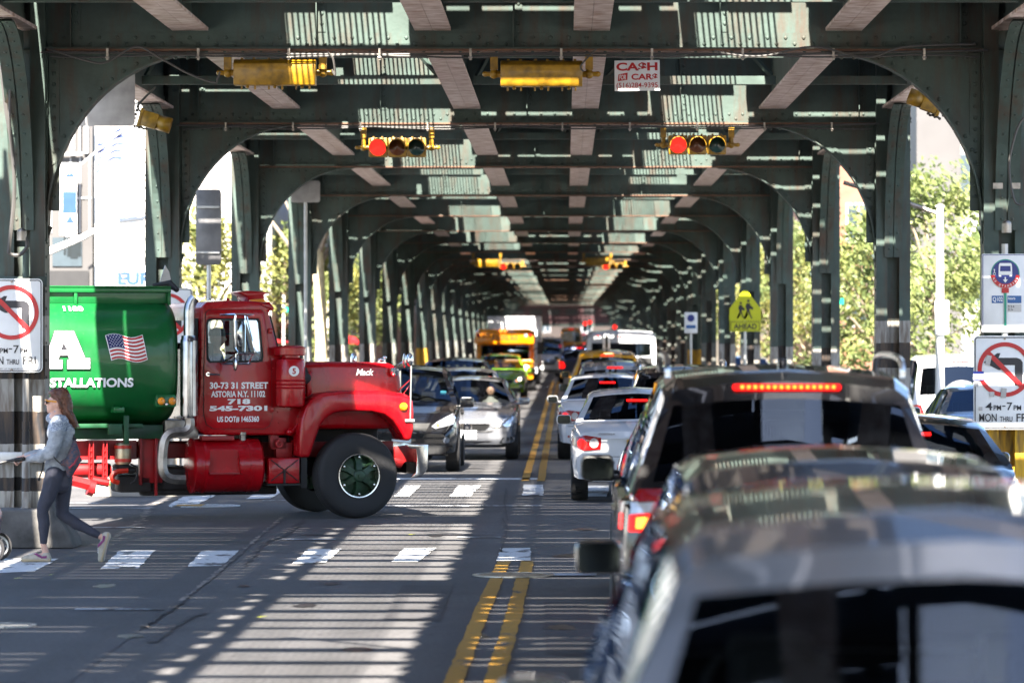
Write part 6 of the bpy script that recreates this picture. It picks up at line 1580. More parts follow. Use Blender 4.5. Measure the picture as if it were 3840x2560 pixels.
# backs of signs hanging from the arches
for lb,px0,px1,py0,py1,D,m in (('grey back of a large sign hanging inside the nearest left arch',165,310,90,290,47.5,'sign_back'),
        ('tall dark sign back with two ribs beside the second left column',450,508,435,608,57.0,'dark_back'),
        ('pale rounded sign back in the third left arch',668,735,415,465,76,'sign_back'),
        ('light panel with ribs standing left of the second left column',333,381,468,616,66,'dark_back'),
        ('blank grey sign back beside the second right column',2051,2084,742,900,60,'sign_back')):
    (x0,z1),(x1,z0) = at(px0,py0,D), at(px1,py1,D); t = plate('sign_back', lb, x0,x1,z0,z1,D,.05,m=m)
    if px0 in (450,333):
        for q in (.15,.75): mb = MB(); mb.box(-(x1-x0)/2+.02,(x1-x0)/2-.02,-.03,-.001,(z1-z0)*q,(z1-z0)*q+.03); mb.build('rib','galvanised',t)
    mb = MB(); mb.tube([(0,.05,-z0 if px0 > 300 else (z1-z0)-.2),(0,.05,z1-z0 if px0>300 else z1-z0+.2)], .03, 8); mb.build('post','galvanised',t)
# ------------------------------------------------------------------ the woman with the stroller
PD = 40.6
def pp(px, py, dy=0.0): x, z = W(px, py, PD); return Vector((x, PD+dy, z))
def crop(cx, cy, dy=0.0): return pp(cx*.3125, 857.5+cy*.3125, dy)
def limb(mb, pts, rs, n=14, sq=1.0): 
    mb.tube(pts, rs, n, squash=sq)
    mb.sphere(pts[0], rs[0]*.98, n, 0, 8); mb.sphere(pts[-1], rs[-1]*.98, n, 0, 8)
def organic(mb, name, m, parent, voxel=.009, smooth=6, origin=None, folds=0):
    o = mb.build(name, m, None)
    r = o.modifiers.new('r','REMESH'); r.mode = 'VOXEL'; r.voxel_size = voxel; r.use_smooth_shade = True
    s = o.modifiers.new('s','SMOOTH'); s.factor = .5; s.iterations = smooth
    if folds:
        tx_ = bpy.data.textures.new('folds','CLOUDS'); tx_.noise_scale = .07; tx_.noise_depth = 2
        q = o.modifiers.new('d','DISPLACE'); q.texture = tx_; q.strength = folds; q.mid_level = .5; q.texture_coords = 'GLOBAL'
    bake(o)
    for p in o.data.polygons: p.use_smooth = True
    if parent:
        o.parent = parent; o.matrix_parent_inverse = Matrix.Translation(parent.location).inverted()
    return o
M['hair'] = mat('hair', (.105,.034,.015), .45, 0, .45, 22, bump=.5, bscale=60)
M['fleece'] = mat('fleece', (.33,.35,.38), .95, 0, .18, 30, bump=.4, bscale=90)
M['fleece_pattern'] = mat('fleece_pattern', (.36,.39,.44), .95, 0, .6, 60, bump=.4, bscale=90, col2=(.10,.13,.20))
M['leggings'] = mat('leggings', (.035,.037,.055), .8, 0, .2, 20)
M['shoe'] = mat('shoe', (.42,.38,.31), .7, 0, .15, 20); M['shoe_purple'] = mat('shoe_purple', (.20,.03,.14), .6); M['shoe_sole'] = mat('shoe_sole', (.40,.32,.20), .7)
M['bag_fabric'] = mat('bag_fabric', (.020,.045,.075), .8, 0, .5, 45, col2=(.16,.07,.06)); M['bag_red'] = mat('bag_red', (.35,.03,.05), .7)
M['orange_frame'] = mat('orange_frame', (.75,.30,.01), .3); M['lens_dark'] = mat('lens_dark', (.05,.02,.025), .1)
# joints (near = right side of the photo's figure is her left)
head = crop(415,205); neckb = crop(412,318); chest = crop(452,400); waist = crop(438,600); hipc = crop(440,770)
shN, shF = crop(440,362,-.16), crop(440,362,.16)
hipN, hipF = crop(410,770,-.085), crop(455,780,.085)
kneF, ankF = crop(318,1000,-.07), crop(325,1255,-.05)
kneB, ankB = crop(448,1035,.09), crop(725,1195,.07)
body = MB()
sc = 1/236.4
# head with brow, nose, lips, chin, ears
body.sphere(head+Vector((.03,0,.015)), (.095,.074,.115), 20, 0, 16)
body.sphere(head+Vector((-.035,0,-.035)), (.058,.055,.085), 16, 0, 12)
body.sphere(head+Vector((-.068,0,-.092)), (.024,.028,.024), 12, 0, 8)
limb(body, [head+Vector((-.080,0,.015)), head+Vector((-.103,0,-.022))], [.011,.014], 8)
body.sphere(head+Vector((-.084,0,-.058)), (.013,.022,.008), 10, 0, 6); body.sphere(head+Vector((-.082,0,-.071)), (.013,.02,.007), 10, 0, 6)
for s in (-1,1): body.sphere(head+Vector((.018,s*.074,-.022)), (.02,.012,.032), 10, 0, 8)
limb(body, [head+Vector((.015,0,-.08)), neckb], [.050,.056], 12)
limb(body, [neckb+Vector((.01,0,-.02)), chest, waist, hipc], [.09,.12,.105,.11], 16)
for sh, el, wr, dy in ((shN, crop(402,575,-.20), crop(205,618,-.16), -.14), (shF, crop(395,560,.19), crop(170,612,.14), .12)):
    limb(body, [sh, el], [.052,.040], 12); limb(body, [el, wr], [.038,.027], 12)
    # hand curled round the push bar: palm, four bent fingers of unequal length, thumb from the palm's side
    d = (wr-el).normalized(); side = Vector((0,-1 if dy < 0 else 1,0)); down = Vector((0,0,-1))
    palm = wr + d*.05
    body.tube([wr, wr+d*.035, wr+d*.085], [.024,.030,.027], 10, squash=.6)
    for i, (ln, off) in enumerate(((.055,-.027),(.064,-.009),(.060,.009),(.048,.026))):
        b0 = wr+d*.080+Vector((0,off,0)); b1 = b0+d*ln*.35+down*.012; b2 = b1+d*ln*.05+down*ln*.5; b3 = b2-d*ln*.4+down*.008
        body.tube([b0,b1,b2,b3], [.0088,.0085,.008,.007], 7); body.sphere(b3, .007, 7, 0, 5)
    t0 = wr+d*.03+side*-.026; body.tube([t0, t0+d*.02+down*.022+side*-.012, t0+d*.045+down*.036], [.011,.010,.008], 7)
limb(body, [hipN, kneF], [.078,.050], 14); limb(body, [kneF, ankF], [.048,.030], 14)
limb(body, [hipF, kneB], [.078,.050], 14); limb(body, [kneB, ankB], [.048,.030], 14)
footF = [ankF, crop(345,1330,-.05), crop(190,1368,-.05)]
limb(body, [footF[0], footF[1]], [.030,.034], 10); limb(body, [footF[1], footF[2]], [.034,.022], 10)
footB = [ankB, crop(770,1215,.07), crop(752,1350,.07)]
limb(body, [footB[0], footB[1]], [.030,.032], 10); limb(body, [footB[1], footB[2]], [.032,.022], 10)
person = organic(body, 'person', 'skin', None, .0065, 3)
# move the origin to the feet
off = Vector((ankF.x, PD, 0)); person.data.transform(Matrix.Translation(-off)); person.location = off
tag(person, 'woman with long auburn hair in grey fleece and leggings, striding and pushing a stroller', 'person')
# leggings
g = MB(); limb(g, [crop(440,735), crop(440,790)], [.122,.118], 18)
limb(g, [hipN+Vector((.0,.0,.03)), hipN*.55+kneF*.45, kneF], [.100,.080,.060], 16); limb(g, [kneF, kneF*.62+ankF*.38+Vector((.012,0,0)), ankF+Vector((0,0,.02))], [.058,.058,.036], 16)
limb(g, [hipF+Vector((.0,.0,.03)), hipF*.55+kneB*.45, kneB], [.100,.080,.060], 16); limb(g, [kneB, kneB*.62+ankB*.38+Vector((0,0,-.01)), ankB*.96+kneB*.04], [.058,.058,.038], 16)
organic(g, 'leggings', 'leggings', person, folds=.012)
# fleece jacket
j = MB(); limb(j, [crop(415,345), crop(445,400), crop(450,500), crop(438,600), crop(420,705)], [.085,.135,.130,.122,.128], 20)
for s in (shN, shF): j.tube([chest+Vector((0,(s.y-PD)*.5,.05)), s], [.09,.075], 14)
limb(j, [shN+Vector((0,.01,0)), crop(425,470,-.19), crop(402,575,-.20)], [.078,.068,.062], 14); limb(j, [crop(402,575,-.20), crop(310,610,-.18), crop(215,618,-.16)], [.060,.054,.040], 14)
limb(j, [shF-Vector((0,.01,0)), crop(395,560,.19)], [.075,.060], 14); limb(j, [crop(395,560,.19), crop(185,612,.14)], [.058,.040], 14)
jk = organic(j, 'fleece_jacket', ['fleece','fleece_pattern'], person, folds=.035)
zsplit = crop(0,415).z
for p in jk.data.polygons:
    c = p.center
    if c.z > zsplit+.012*math.sin(c.x*60) and c.x > crop(340,0).x: p.material_index = 1
mb = MB(); limb(mb, [crop(368,330), crop(415,300), crop(440,310)], [.045,.062,.05], 12); organic(mb, 'collar', 'fleece_pattern', person, .008, 3)
mb = MB(); mb.tube([crop(330,640,-.10), crop(322,700,-.105), crop(296,775,-.10)], .008, 6); mb.sphere(crop(296,775,-.10), .016, 8, 0, 6); o = mb.build('drawstring','dark',None); o.parent = person; o.matrix_parent_inverse = Matrix.Translation(-person.location)
# hair: cap on the skull, mass gathered at the nape and falling down the back in locks
h = MB(); h.sphere(head+Vector((.048,0,.035)), (.098,.084,.105), 18, 0, 14); h.sphere(head+Vector((.0,0,.085)), (.075,.07,.045), 14, 0, 10)
limb(h, [head+Vector((.09,0,.0)), crop(490,285), crop(520,335), crop(550,380)], [.066,.062,.055,.030], 14)
rnd = random.Random(5)
for i in range(34):
    a, b_ = rnd.uniform(-1,1), rnd.uniform(-1,1)
    h.tube([head+Vector((.07+.03*a,.06*b_,.03)), crop(485+18*a,260,.06*b_), crop(520+28*a,330,.06*b_), crop(560+26*a,395+14*abs(b_)*rnd.random(),.05*b_)], [.020,.018,.014,.004], 6)
for i in range(10):
    a = rnd.uniform(-1,1); h.tube([head+Vector((-.02+.03*a,-.07,.06)), head+Vector((.03,-.083,.01)), crop(450,260,-.075)], [.014,.014,.012], 6)
organic(h, 'hair', 'hair', person, .007, 2, folds=.022)
mb = MB(); mb.box(0,.03,-.012,.012,-.015,.015, mtx=Matrix.Translation(crop(508,238))); o = mb.build('hair_clip','dark',None); o.parent = person; o.matrix_parent_inverse = Matrix.Translation(-person.location)
def on_person(mb, nm, m, bev=0):
    o = mb.build(nm, m, None, bevel=bev); o.parent = person; o.matrix_parent_inverse = Matrix.Translation(-person.location); return o
mb = MB(); mb.tube([head+Vector((-.082,-.068,.008)), head+Vector((.012,-.082,-.002))], .0075, 6); mb.tube([head+Vector((-.082,.068,.008)), head+Vector((.012,.082,-.002))], .0075, 6)
mb.tube([head+Vector((-.088,-.068,.014)), head+Vector((-.104,-.03,.016)), head+Vector((-.108,0,.014)), head+Vector((-.104,.03,.016)), head+Vector((-.088,.068,.014))], .008, 6); sg_ = on_person(mb, 'sunglasses', 'orange_frame')
mb = MB()
for s in (-1,1): mb.sphere(head+Vector((-.092,s*.04,-.006)), (.010,.032,.021), 12, 0, 8)
on_person(mb, 'sunglass_lens', 'lens_dark')
# shoes
def shoe(ank, heel, toe, y, up):
    d = (toe-heel).normalized(); 
    s = MB(); limb(s, [ank*.35+heel*.65, heel+ (up*.02)], [.044,.044], 12); limb(s, [heel+up*.028, heel*.5+toe*.5+up*.034, toe+up*.018], [.043,.043,.034], 12)
    so = organic(s, 'shoe', 'shoe', person, .007, 3)
    k = MB(); y0, y1 = y-.040, y+.040
    for a, b in ((heel-d*.035, toe+d*.03),):
        P = [a, b, b+up*.020, a+up*.024]; vs = [(p.x, y0, p.z) for p in P]+[(p.x, y1, p.z) for p in P]
        k.add(vs, [(0,1,2,3),(7,6,5,4),(0,4,5,1),(1,5,6,2),(2,6,7,3),(3,7,4,0)])
    on_person(k, 'shoe_sole', 'shoe_sole', .006)
    k = MB(); q = [heel+up*.03, heel+d*.05+up*.028, heel+d*.13+up*.075, heel+d*.10+up*.082, heel+d*.045+up*.050, heel+up*.055]
    for yy in (y-.0475,): k.add([(p.x,yy,p.z) for p in q]+[(p.x,yy+.006,p.z) for p in q], [(0,1,2,3,4,5),(11,10,9,8,7,6)]+[(i,(i+1)%6,6+(i+1)%6,6+i) for i in range(6)])
    on_person(k, 'shoe_stripe', 'shoe_purple')
    k = MB()
    for i in range(4): c = heel+d*(.12+.018*i)+up*(.078-.004*i); k.tube([Vector((c.x,y-.025,c.z)),Vector((c.x+.01,y+.025,c.z))], .0045, 5)
    on_person(k, 'shoe_lace', 'letter_white')
hF, tF = Vector((crop(352,0).x, PD-.05, .012)), Vector((crop(185,0).x, PD-.05, .012)); shoe(ankF, hF, tF, PD-.05, Vector((0,0,1)))
hB, tB = crop(795,1200,.07), crop(752,1372,.07); d = (tB-hB).normalized(); up = Vector((-abs(d.z),0,-abs(d.x)*(-1 if d.x>0 else -1)*-1)).normalized(); up = Vector((d.z,0,-d.x)); 
if up.x > 0: up = -up
shoe(ankB, hB, tB, PD+.07, up)
# cross-body bag on her back, strap round the chest
bg = thing('crossbody_bag', 'small patterned blue sling bag with a red zip, worn on the woman\'s back', 'bag', tuple(crop(540,640)))
def on_bag(mb, nm, m, org=False, bev=0):
    if org: o = organic(mb, nm, m, None, .007, 3)
    else: o = mb.build(nm, m, None, bevel=bev)
    o.parent = bg; o.matrix_parent_inverse = Matrix.Translation(-bg.location); return o
b = MB(); limb(b, [crop(555,500,-.10), crop(560,580,-.13), crop(540,660,-.13), crop(520,740,-.10)], [.020,.058,.075,.030], 14); limb(b, [crop(475,655,-.14), crop(540,640,-.14), crop(590,630,-.10)], [.03,.062,.03], 12)
on_bag(b, 'bag_body', 'bag_fabric', True)
b = MB(); b.tube([crop(525,690,-.195), crop(565,655,-.20), crop(590,600,-.16)], .010, 6); on_bag(b, 'zip', 'bag_red')
b = MB()
P = [crop(405,590,-.235), crop(430,625,-.225), crop(460,655,-.20)]; b.tube(P, .017, 8, squash=.35)
b.tube([crop(552,470,-.05), crop(556,500,-.09), crop(555,520,-.11)], .018, 8, squash=.4)
b.tube([crop(405,590,-.235), crop(370,540,-.05), crop(390,440,.12), crop(450,345,.13), crop(520,390,.05), crop(552,470,-.05)], .015, 8, squash=.5)
on_bag(b, 'strap', 'dark')
# ------------------------------------------------------------------ stroller (most of it beyond the left edge)
st = thing('stroller', 'black stroller whose push bar and rear wheel show at the left edge', 'stroller', (pp(-60,1285).x, PD, 0))
def on_st(mb, nm, m, bev=0):
    o = mb.build(nm, m, None, bevel=bev); o.parent = st; o.matrix_parent_inverse = Matrix.Translation(-st.location); return o
mb = MB()
for dy in (-.22,.22): mb.tube([pp(58,1052,dy), pp(30,1056,dy), pp(-8,1064,dy), pp(-70,1110,dy), pp(-130,1190,dy)], .015, 8)
mb.tube([pp(57,1052,-.22), pp(60,1052,-.1), pp(60,1052,.1), pp(57,1052,.22)], .016, 8); on_st(mb, 'push_bar', 'black_plastic')
mb = MB(); mb.tube([pp(58,1052,-.21), pp(40,1055,-.22)], .021, 8); mb.tube([pp(60,1052,-.2), pp(61,1052,0), pp(60,1052,.2)], .021, 8); on_st(mb, 'grip', 'black_rubber')
mb = MB()
for dy in (-.24,.24): mb.tube([pp(-70,1110,dy), pp(-14,1250,dy)], .013, 8); mb.tube([pp(-60,1130,dy), pp(-190,1250,dy)], .013, 8)
on_st(mb, 'frame', 'dark')
for wx in (-14, -190):
    for dy in (-.27,.27):
        c = pp(wx,1252,dy); R = .14; mb = MB(); mb.lathe([(R*.8,-.02),(R,-.018),(R,.018),(R*.8,.02),(R*.8,-.02)], (c.x,c.y,R), 'y', 28); w_ = on_st(mb, 'wheel', 'black_rubber')
        mb = MB(); mb.lathe([(R*.8,-.008),(R*.66,-.012),(R*.66,.012),(R*.8,.008)], (c.x,c.y,R), 'y', 24); mb.lathe([(.025,-.03),(.025,.03),(0,.03)], (c.x,c.y,R), 'y', 10)
        for k in range(6): a = PI*k/3; mb.tube([(c.x,c.y,R),(c.x+R*.7*math.cos(a),c.y,R+R*.7*math.sin(a))], .008, 5)
        on_st(mb, 'wheel_hub', 'bright_steel')
mb = MB(); mb.sphere(pp(-110,1120), (.28,.2,.2), 16, 0, 12); mb.box(pp(-190,0).x, pp(-60,0).x, PD-.2, PD+.2, .35, .6); on_st(mb, 'seat', 'dark', .03)
mb = MB(); mb.sphere(pp(-14,1185,-.1), (.10,.16,.12), 12, 0, 8); mb.box(pp(-50,0).x, pp(-2,0).x, PD-.15, PD+.15, .28, .4); on_st(mb, 'storage_bag', 'bag_fabric')
# person at the wheel of the truck
dr = MB(); bxp = Vector((TL(500,800,1.2)[0], 1.55, TL(500,900,1.2)[1]))
limb(dr, [bxp, bxp+Vector((.02,0,.28)), bxp+Vector((.04,0,.42))], [.19,.20,.12], 14); limb(dr, [bxp+Vector((.04,0,.42)), bxp+Vector((.06,0,.55))], [.06,.055], 10); dr.sphere(bxp+Vector((.08,0,.66)), (.10,.08,.12), 14, 0, 12); dr.sphere(bxp+Vector((.185,0,.64)), (.02,.015,.02), 8, 0, 6)
for s in (-.2,.2): limb(dr, [bxp+Vector((.04,s,.36)), bxp+Vector((.16,s*1.2,.12)), bxp+Vector((.42,s*.8,.22))], [.07,.055,.04], 10)
drv = organic(dr, 'person', 'driver_shirt', None, .012, 4); drv.location = (TO[0],TO[1],0); drv.rotation_euler = (0,0,TH)
mb = MB(); mb.lathe([(.105,0),(.11,.03),(.09,.09),(0,.11)], tuple(bxp+Vector((.075,0,.68))), 'z', 16); mb.box(bxp.x+.1, bxp.x+.24, 1.48, 1.62, bxp.z+.70, bxp.z+.715)
cp = mb.build('cap', 'dark', drv); tag(drv, 'person in a grey shirt and dark cap at the wheel inside the red truck cab', 'person')
drv.data.materials.append(M['skin'])
for p in drv.data.polygons:
    if p.center.z > bxp.z+.47 or (p.center.x > bxp.x+.34): p.material_index = 1
# ------------------------------------------------------------------ trees, buildings, poles
def leaf_mat(name, c):
    m, nt, b = new_mat(name); N, L = nt.nodes, nt.links
    o = N.new('ShaderNodeTexCoord'); n = N.new('ShaderNodeTexNoise'); n.inputs['Scale'].default_value = 1.3; L.new(o.outputs['Object'], n.inputs['Vector'])
    r = N.new('ShaderNodeValToRGB'); r.color_ramp.elements[0].color = (c[0]*.62,c[1]*.7,c[2]*.7,1); r.color_ramp.elements[1].color = (c[0]*1.35,c[1]*1.2,c[2]*1.1,1)
    r.color_ramp.elements[0].position = .35; r.color_ramp.elements[1].position = .65
    L.new(n.outputs['Fac'], r.inputs['Fac']); L.new(r.outputs['Color'], b.inputs['Base Color']); b.inputs['Roughness'].default_value = .6
    tr = N.new('ShaderNodeBsdfTranslucent'); L.new(r.outputs['Color'], tr.inputs['Color']); mx = N.new('ShaderNodeMixShader'); mx.inputs[0].default_value = .4
    L.new(b.outputs[0], mx.inputs[1]); L.new(tr.outputs[0], mx.inputs[2]); L.new(mx.outputs[0], N['Material Output'].inputs['Surface'])
    return m
M['leaf_green'] = leaf_mat('leaf_green', (.17,.215,.075)); M['leaf_yellow'] = leaf_mat('leaf_yellow', (.21,.225,.07)); M['bark'] = mat('bark', (.20,.16,.12), .9, 0, .4, 8, bump=.5)
def tree_meshes(seed, R, h0, h1, leaf, n=5000, ls=.075):
    rnd = random.Random(seed); tk = MB()
    top = h1*.72
    tk.tube([(0,0,0),(.05,.02,h0*.6),(-.04,.05,h0*1.3),(.08,0,top)], [.15,.12,.09,.03], 10)
    clumps = []
    for i in range(26):
        a = rnd.random()*2*PI; q = rnd.random()**.5*R*.85; z = h0+(h1-h0)*rnd.random(); k = 1-abs((z-(h0+h1)/2)/((h1-h0)/2))**2.2
        c = Vector((q*math.cos(a)*max(.35,k), q*math.sin(a)*max(.35,k), z)); clumps.append((c, rnd.uniform(.35,.75)*R*.55))
        if i < 13: s = Vector((.02,.02,max(h0*.6, z*.62))); tk.tube([s, s.lerp(c,.5)+Vector((0,0,.15)), c], [.05,.032,.012], 6)
    cr = MB()
    for i in range(n):
        c, r = clumps[rnd.randrange(len(clumps))]
        d = Vector((rnd.gauss(0,1),rnd.gauss(0,1),rnd.gauss(0,.8))); d = d.normalized()*r*rnd.random()**.45; p = c+d
        u = Vector((rnd.gauss(0,1),rnd.gauss(0,1),rnd.gauss(0,1))).normalized(); v = u.orthogonal().normalized(); w_ = u.cross(v); s = ls*rnd.uniform(.6,1.5)
        cr.add([p-v*s, p-w_*s*.5, p+v*s, p+w_*s*.5], [(0,1,2,3)])
    return tk.mesh('trunk', ['bark']), cr.mesh('crown', [leaf], 0)
TM = [tree_meshes(1,2.3,1.0,5.4,'leaf_green'), tree_meshes(2,2.1,1.2,5.0,'leaf_green'), tree_meshes(3,2.2,1.1,5.2,'leaf_yellow')]
tl_ = [(7.9,90,0,1.02,'bushy green tree filling the gap between the first two right columns'),(10.6,96,1,1.15,'green tree at the right edge behind the utility pole'),(8.0,108,1,1.0,'loose green tree behind the white off-roader'),
       (7.9,126,2,.95,'yellow-green tree seen between the second and third right columns'),(8.2,142,0,1.05,'green tree glimpsed just right of the third right column'),(7.8,160,2,1.0,'yellow-green tree right behind the school crossing sign'),
       (8.2,180,0,1.1,'green tree left of the school crossing sign'),(8.4,205,2,1.1,'far yellow-green tree on the right pavement'),(9.0,240,1,1.2,'farthest green tree on the right pavement'),
       (-8.9,104,2,.98,'yellowing tree filling the second left arch above the truck cab'),(-8.4,124,0,.95,'green tree behind the third left column'),(-8.6,146,2,1.05,'yellowing tree glimpsed behind the fourth left column'),(-8.8,180,1,1.1,'far green tree on the left pavement'),
       (13.0,112,0,1.1,'green tree farther back at the right edge'),(12.5,84,1,1.0,'green tree standing on the open ground at the right edge')]
for x, y, k, s, lb in tl_:
    t = thing('street_tree', lb, 'tree', (x, y, .1), random.random()*6, 'trees along the pavements'); t.scale = (s,s,s)
    for nm, me in zip(('trunk','crown'), TM[k]): o = bpy.data.objects.new(nm, me); COL.objects.link(o); o.parent = t
mb = MB(); mb.tube([(0,0,0),(.05,0,2),(-.05,0,4.6),(.1,.1,6)], [.2,.17,.14,.1], 10); 
bt_ = thing('tree_trunk', 'pale sunlit tree trunk left of the fourth left column', 'tree', (-6.6,112,0)); mb.build('trunk', mat('pale_bark', (.45,.38,.24), .9, 0, .3, 6), bt_)
mb = MB(); rnd = random.Random(9)
for i in range(7): a = rnd.random()*6; mb.tube([(0,0,3.5+i*.3),(math.cos(a)*1.2,math.sin(a)*1.2,5+i*.3),(math.cos(a)*2,math.sin(a)*2,6+i*.3)], [.08,.05,.02], 6)
mb.build('branch', M['bark'], bt_)
# bare winter twigs in front of the white building
def sapling(lb, x, y, h, seed):
    rnd = random.Random(seed); t = thing('bare_sapling', lb, 'tree', (x,y,0)); mb = MB(); mb.tube([(0,0,0),(.04,0,h*.5),(0,0,h)], [.05,.03,.008], 6); mb.build('trunk', 'bark', t)
    mb = MB()
    for i in range(16): z = h*(.35+.6*i/16); a = rnd.random()*6; l = .5+.6*rnd.random(); mb.tube([(0,0,z),(l*.6*math.cos(a),l*.6*math.sin(a),z+l*.5),(l*math.cos(a),l*math.sin(a),z+l*1.1)], [.018,.011,.004], 5)
    mb.build('twigs', 'bark', t)
sapling('thin bare sapling before the white building on the left', -8.4, 84, 6.0, 1)
def building(name, lb, x0, x1, y0, y1, h, m, wins=(), glassm='window_glass', trim=None, cat='building', win=(1.1,1.5), face='front', parapet=True):
    t = thing(name, lb, cat, (x0, y0, 0)); Wd, Dp = x1-x0, y1-y0
    mb = MB(); mb.box(0,Wd,0,Dp,0,h); mb.build('wall', m, t)
    if parapet: mb = MB(); mb.box(-.1,Wd+.1,-.1,Dp+.1,h+.003,h+.35); mb.build('parapet', trim or m, t)
    n = 0
    for z in wins[1] if wins else ():
        k = wins[0]
        for i in range(k):
            if n >= 60: break
            cx = Wd*(i+.5)/k; mb = MB(); mb.box(cx-win[0]/2,cx+win[0]/2,-.03,-.004,z,z+win[1]); f = mb.build('window', 'window_frame', t)
            mb = MB(); mb.box(cx-win[0]/2+.07,cx-.03,-.045,-.031,z+.07,z+win[1]-.07); mb.box(cx+.03,cx+win[0]/2-.07,-.045,-.031,z+.07,z+win[1]-.07); mb.build('pane', glassm, f); n += 1
        if face in ('left','right'):
            xs, sg = (0,-1) if face == 'left' else (Wd,1)
            for i in range(max(2,int(Dp/3))):
                if n >= 80: break
                cy = 1.5+i*3; mb = MB(); mb.box(*sorted((xs+sg*.004,xs+sg*.03)), cy-.55,cy+.55,z,z+win[1]); f = mb.build('window', 'window_frame', t)
                mb = MB(); mb.box(*sorted((xs+sg*.031,xs+sg*.045)), cy-.48,cy+.48,z+.07,z+win[1]-.07); mb.build('pane', glassm, f); n += 1
    return t
M['euro_blue'] = mat('euro_blue', (.012,.045,.13), .5); M['pale_pane'] = mat('pale_pane', (.10,.12,.15), .1); M['banner_blue'] = mat('banner_blue', (.003,.035,.12), .5); M['window_frame'] = mat('window_frame', (.35,.35,.36), .6); M['window_glass'] = mat('window_glass', (.05,.07,.09), .08, .3)
M['dark_block'] = mat('dark_block', (.025,.018,.016), .8, 0, .4, .4); M['pale_wall'] = mat('pale_wall', (.42,.41,.40), .8, 0, .1, .6); M['grey_panel'] = mat('grey_panel', (.058,.055,.056), .6, 0, .2, .5); M['brick'] = mat('brick', (.20,.09,.06), .85, 0, .3, 2); M['tan_wall'] = mat('tan_wall', (.48,.42,.34), .8, 0, .15, .7)
g = building('office_building','grey panelled office building with a blue and white banner at the left',-26,-10.42,92,92.4,11.5,'grey_panel',(),parapet=False)
mb = MB()
for i in range(30): mb.box(15.4-i*.3, 15.5-i*.3, -.10, -.004, 6.2, 11.5)
mb.box(.2,15.37,-.16,-.105,6.15,6.22); mb.box(.2,15.37,-.16,-.105,6.95,7.0)
for i in range(60): mb.box(15.3-i*.2,15.33-i*.2,-.16,-.105,6.22,6.95)
mb.build('mullion','window_frame',g)

for i in range(12):
    mb = MB(); mb.box(14.7-i*.9,15.35-i*.9,-.04,-.004,3.72,4.35); mb.build('window','window_glass',g)
mb = MB()
for i in range(70): mb.box(15.5-i*.21,15.53-i*.21,-.025,-.004,4.45,6.1)
mb.box(.1,15.55,-.03,-.004,5.2,5.24); mb.build('facade_joint','window_frame',g)
mb = MB(); mb.box(.2,15.5,-.06,-.004,.1,3.62); mb.build('shopfront','interior',g)
bn = thing('banner','tall banner with two white panels and a blue middle panel','banner',(W(160,0,91.5)[0],91.5,0))
s9 = 9600/91.5
mb = MB(); mb.box(-.155,.155,-.01,.01,2.2+(770-540)/s9,2.2+(770-375)/s9); mb.build('cloth','sign_white',bn)
mb = MB(); mb.box(-.15,.15,-.016,-.0105,2.2+(770-490)/s9,2.2+(770-440)/s9); mb.build('blue_panel','banner_blue',bn)
for py in (407,513):
    zc_ = 2.2+(770-py)/s9; mb = MB(); mb.prism([(-.10,zc_),(0,zc_+.17),(.02,zc_+.17),(.12,zc_)], -.015, -.0105); mb.build('mountain_mark','banner_blue',bn); mb = MB()
    for k in range(3): mb.box(-.09,.04+.02*k,-.014,-.0105,zc_-.10-k*.10,zc_-.05-k*.10)
    mb.build('caption_bar','sign_back',bn)
mb = MB(); mb.tube([(-.2,.05,2.2+(770-375)/s9),(-.2,.05,2.2+(770-540)/s9)],.03,6); mb.box(-.2,.17,.02,.05,2.2+(770-378)/s9,2.2+(770-374)/s9); mb.box(-.25,-.15,.02,.55,2.2+(770-400)/s9,2.2+(770-395)/s9); mb.build('bracket','galvanised',bn)
fl_ = thing('flag','blue and white striped flag flying between the office and the white building','flag',(W(222,0,90)[0],90,0)); s9 = 9600/90
mb = MB(); mb.tube([(-.6,0,2.2+(770-400)/s9),(.65,0,2.2+(770-292)/s9)],.025,6); mb.build('pole','galvanised',fl_)
M['flag_stripe'] = mat('flag_stripe', (.03,.05,.17), .7)
for st_i in range(9):
    mb = MB(); vs = []
    for i in range(13):
        u = i/12; x = .02+u*.56
        for e in (0,1):
            v = (st_i+e)/9; vs.append((x-.05*v, .05*math.sin(u*8+v*2), 2.2+(770-296)/s9 - .30*(1-u) - .62*v - .06*math.sin(u*6+v)))
    mb.add(vs,[(2*i,2*i+2,2*i+3,2*i+1) for i in range(12)]); mb.build('stripe','flag_stripe' if st_i%2==0 else 'sign_white',fl_)
building('white_building','plain white building filling the first left arches',-17,-8.6,122,150,9.0,'pale_wall',(7,(3.4,5.4,7.2)),glassm='pale_pane',win=(.7,.9))
building('tan_building','low tan building far along the left pavement',-20,-10.4,160,215,8.0,'tan_wall',(4,(3.0,5.6)),face='right')
building('brick_building','brick building far down the left side',-22,-10.2,222,330,11,'brick',(4,(3.0,6.0,8.6)),face='right')
building('brick_building','brick apartment house behind the right-hand trees',9.6,22,152,190,14,'brick',(6,(2.5,5.5,8.5,11.2)),face='left',win=(.9,1.5))
building('white_building','tall white building behind the trees at the right edge',11.2,30,128,149,17,'pale_wall',(7,(3,6.2,9.4,12.6)),face='left',win=(1.2,1.6))
building('grey_building','grey slab building beside the tall white one at the right',9.9,11.15,118,126,15,'grey_panel',(),parapet=False)
building('tan_building','low tan building far along the right pavement',10.2,24,196,330,10,'tan_wall',(4,(3.0,6.0)),face='left')
building('brick_building','dark brick block closing the street behind the station mezzanine',-30,30,430,450,14,'dark_block',(14,(2.5,6,9.5)))
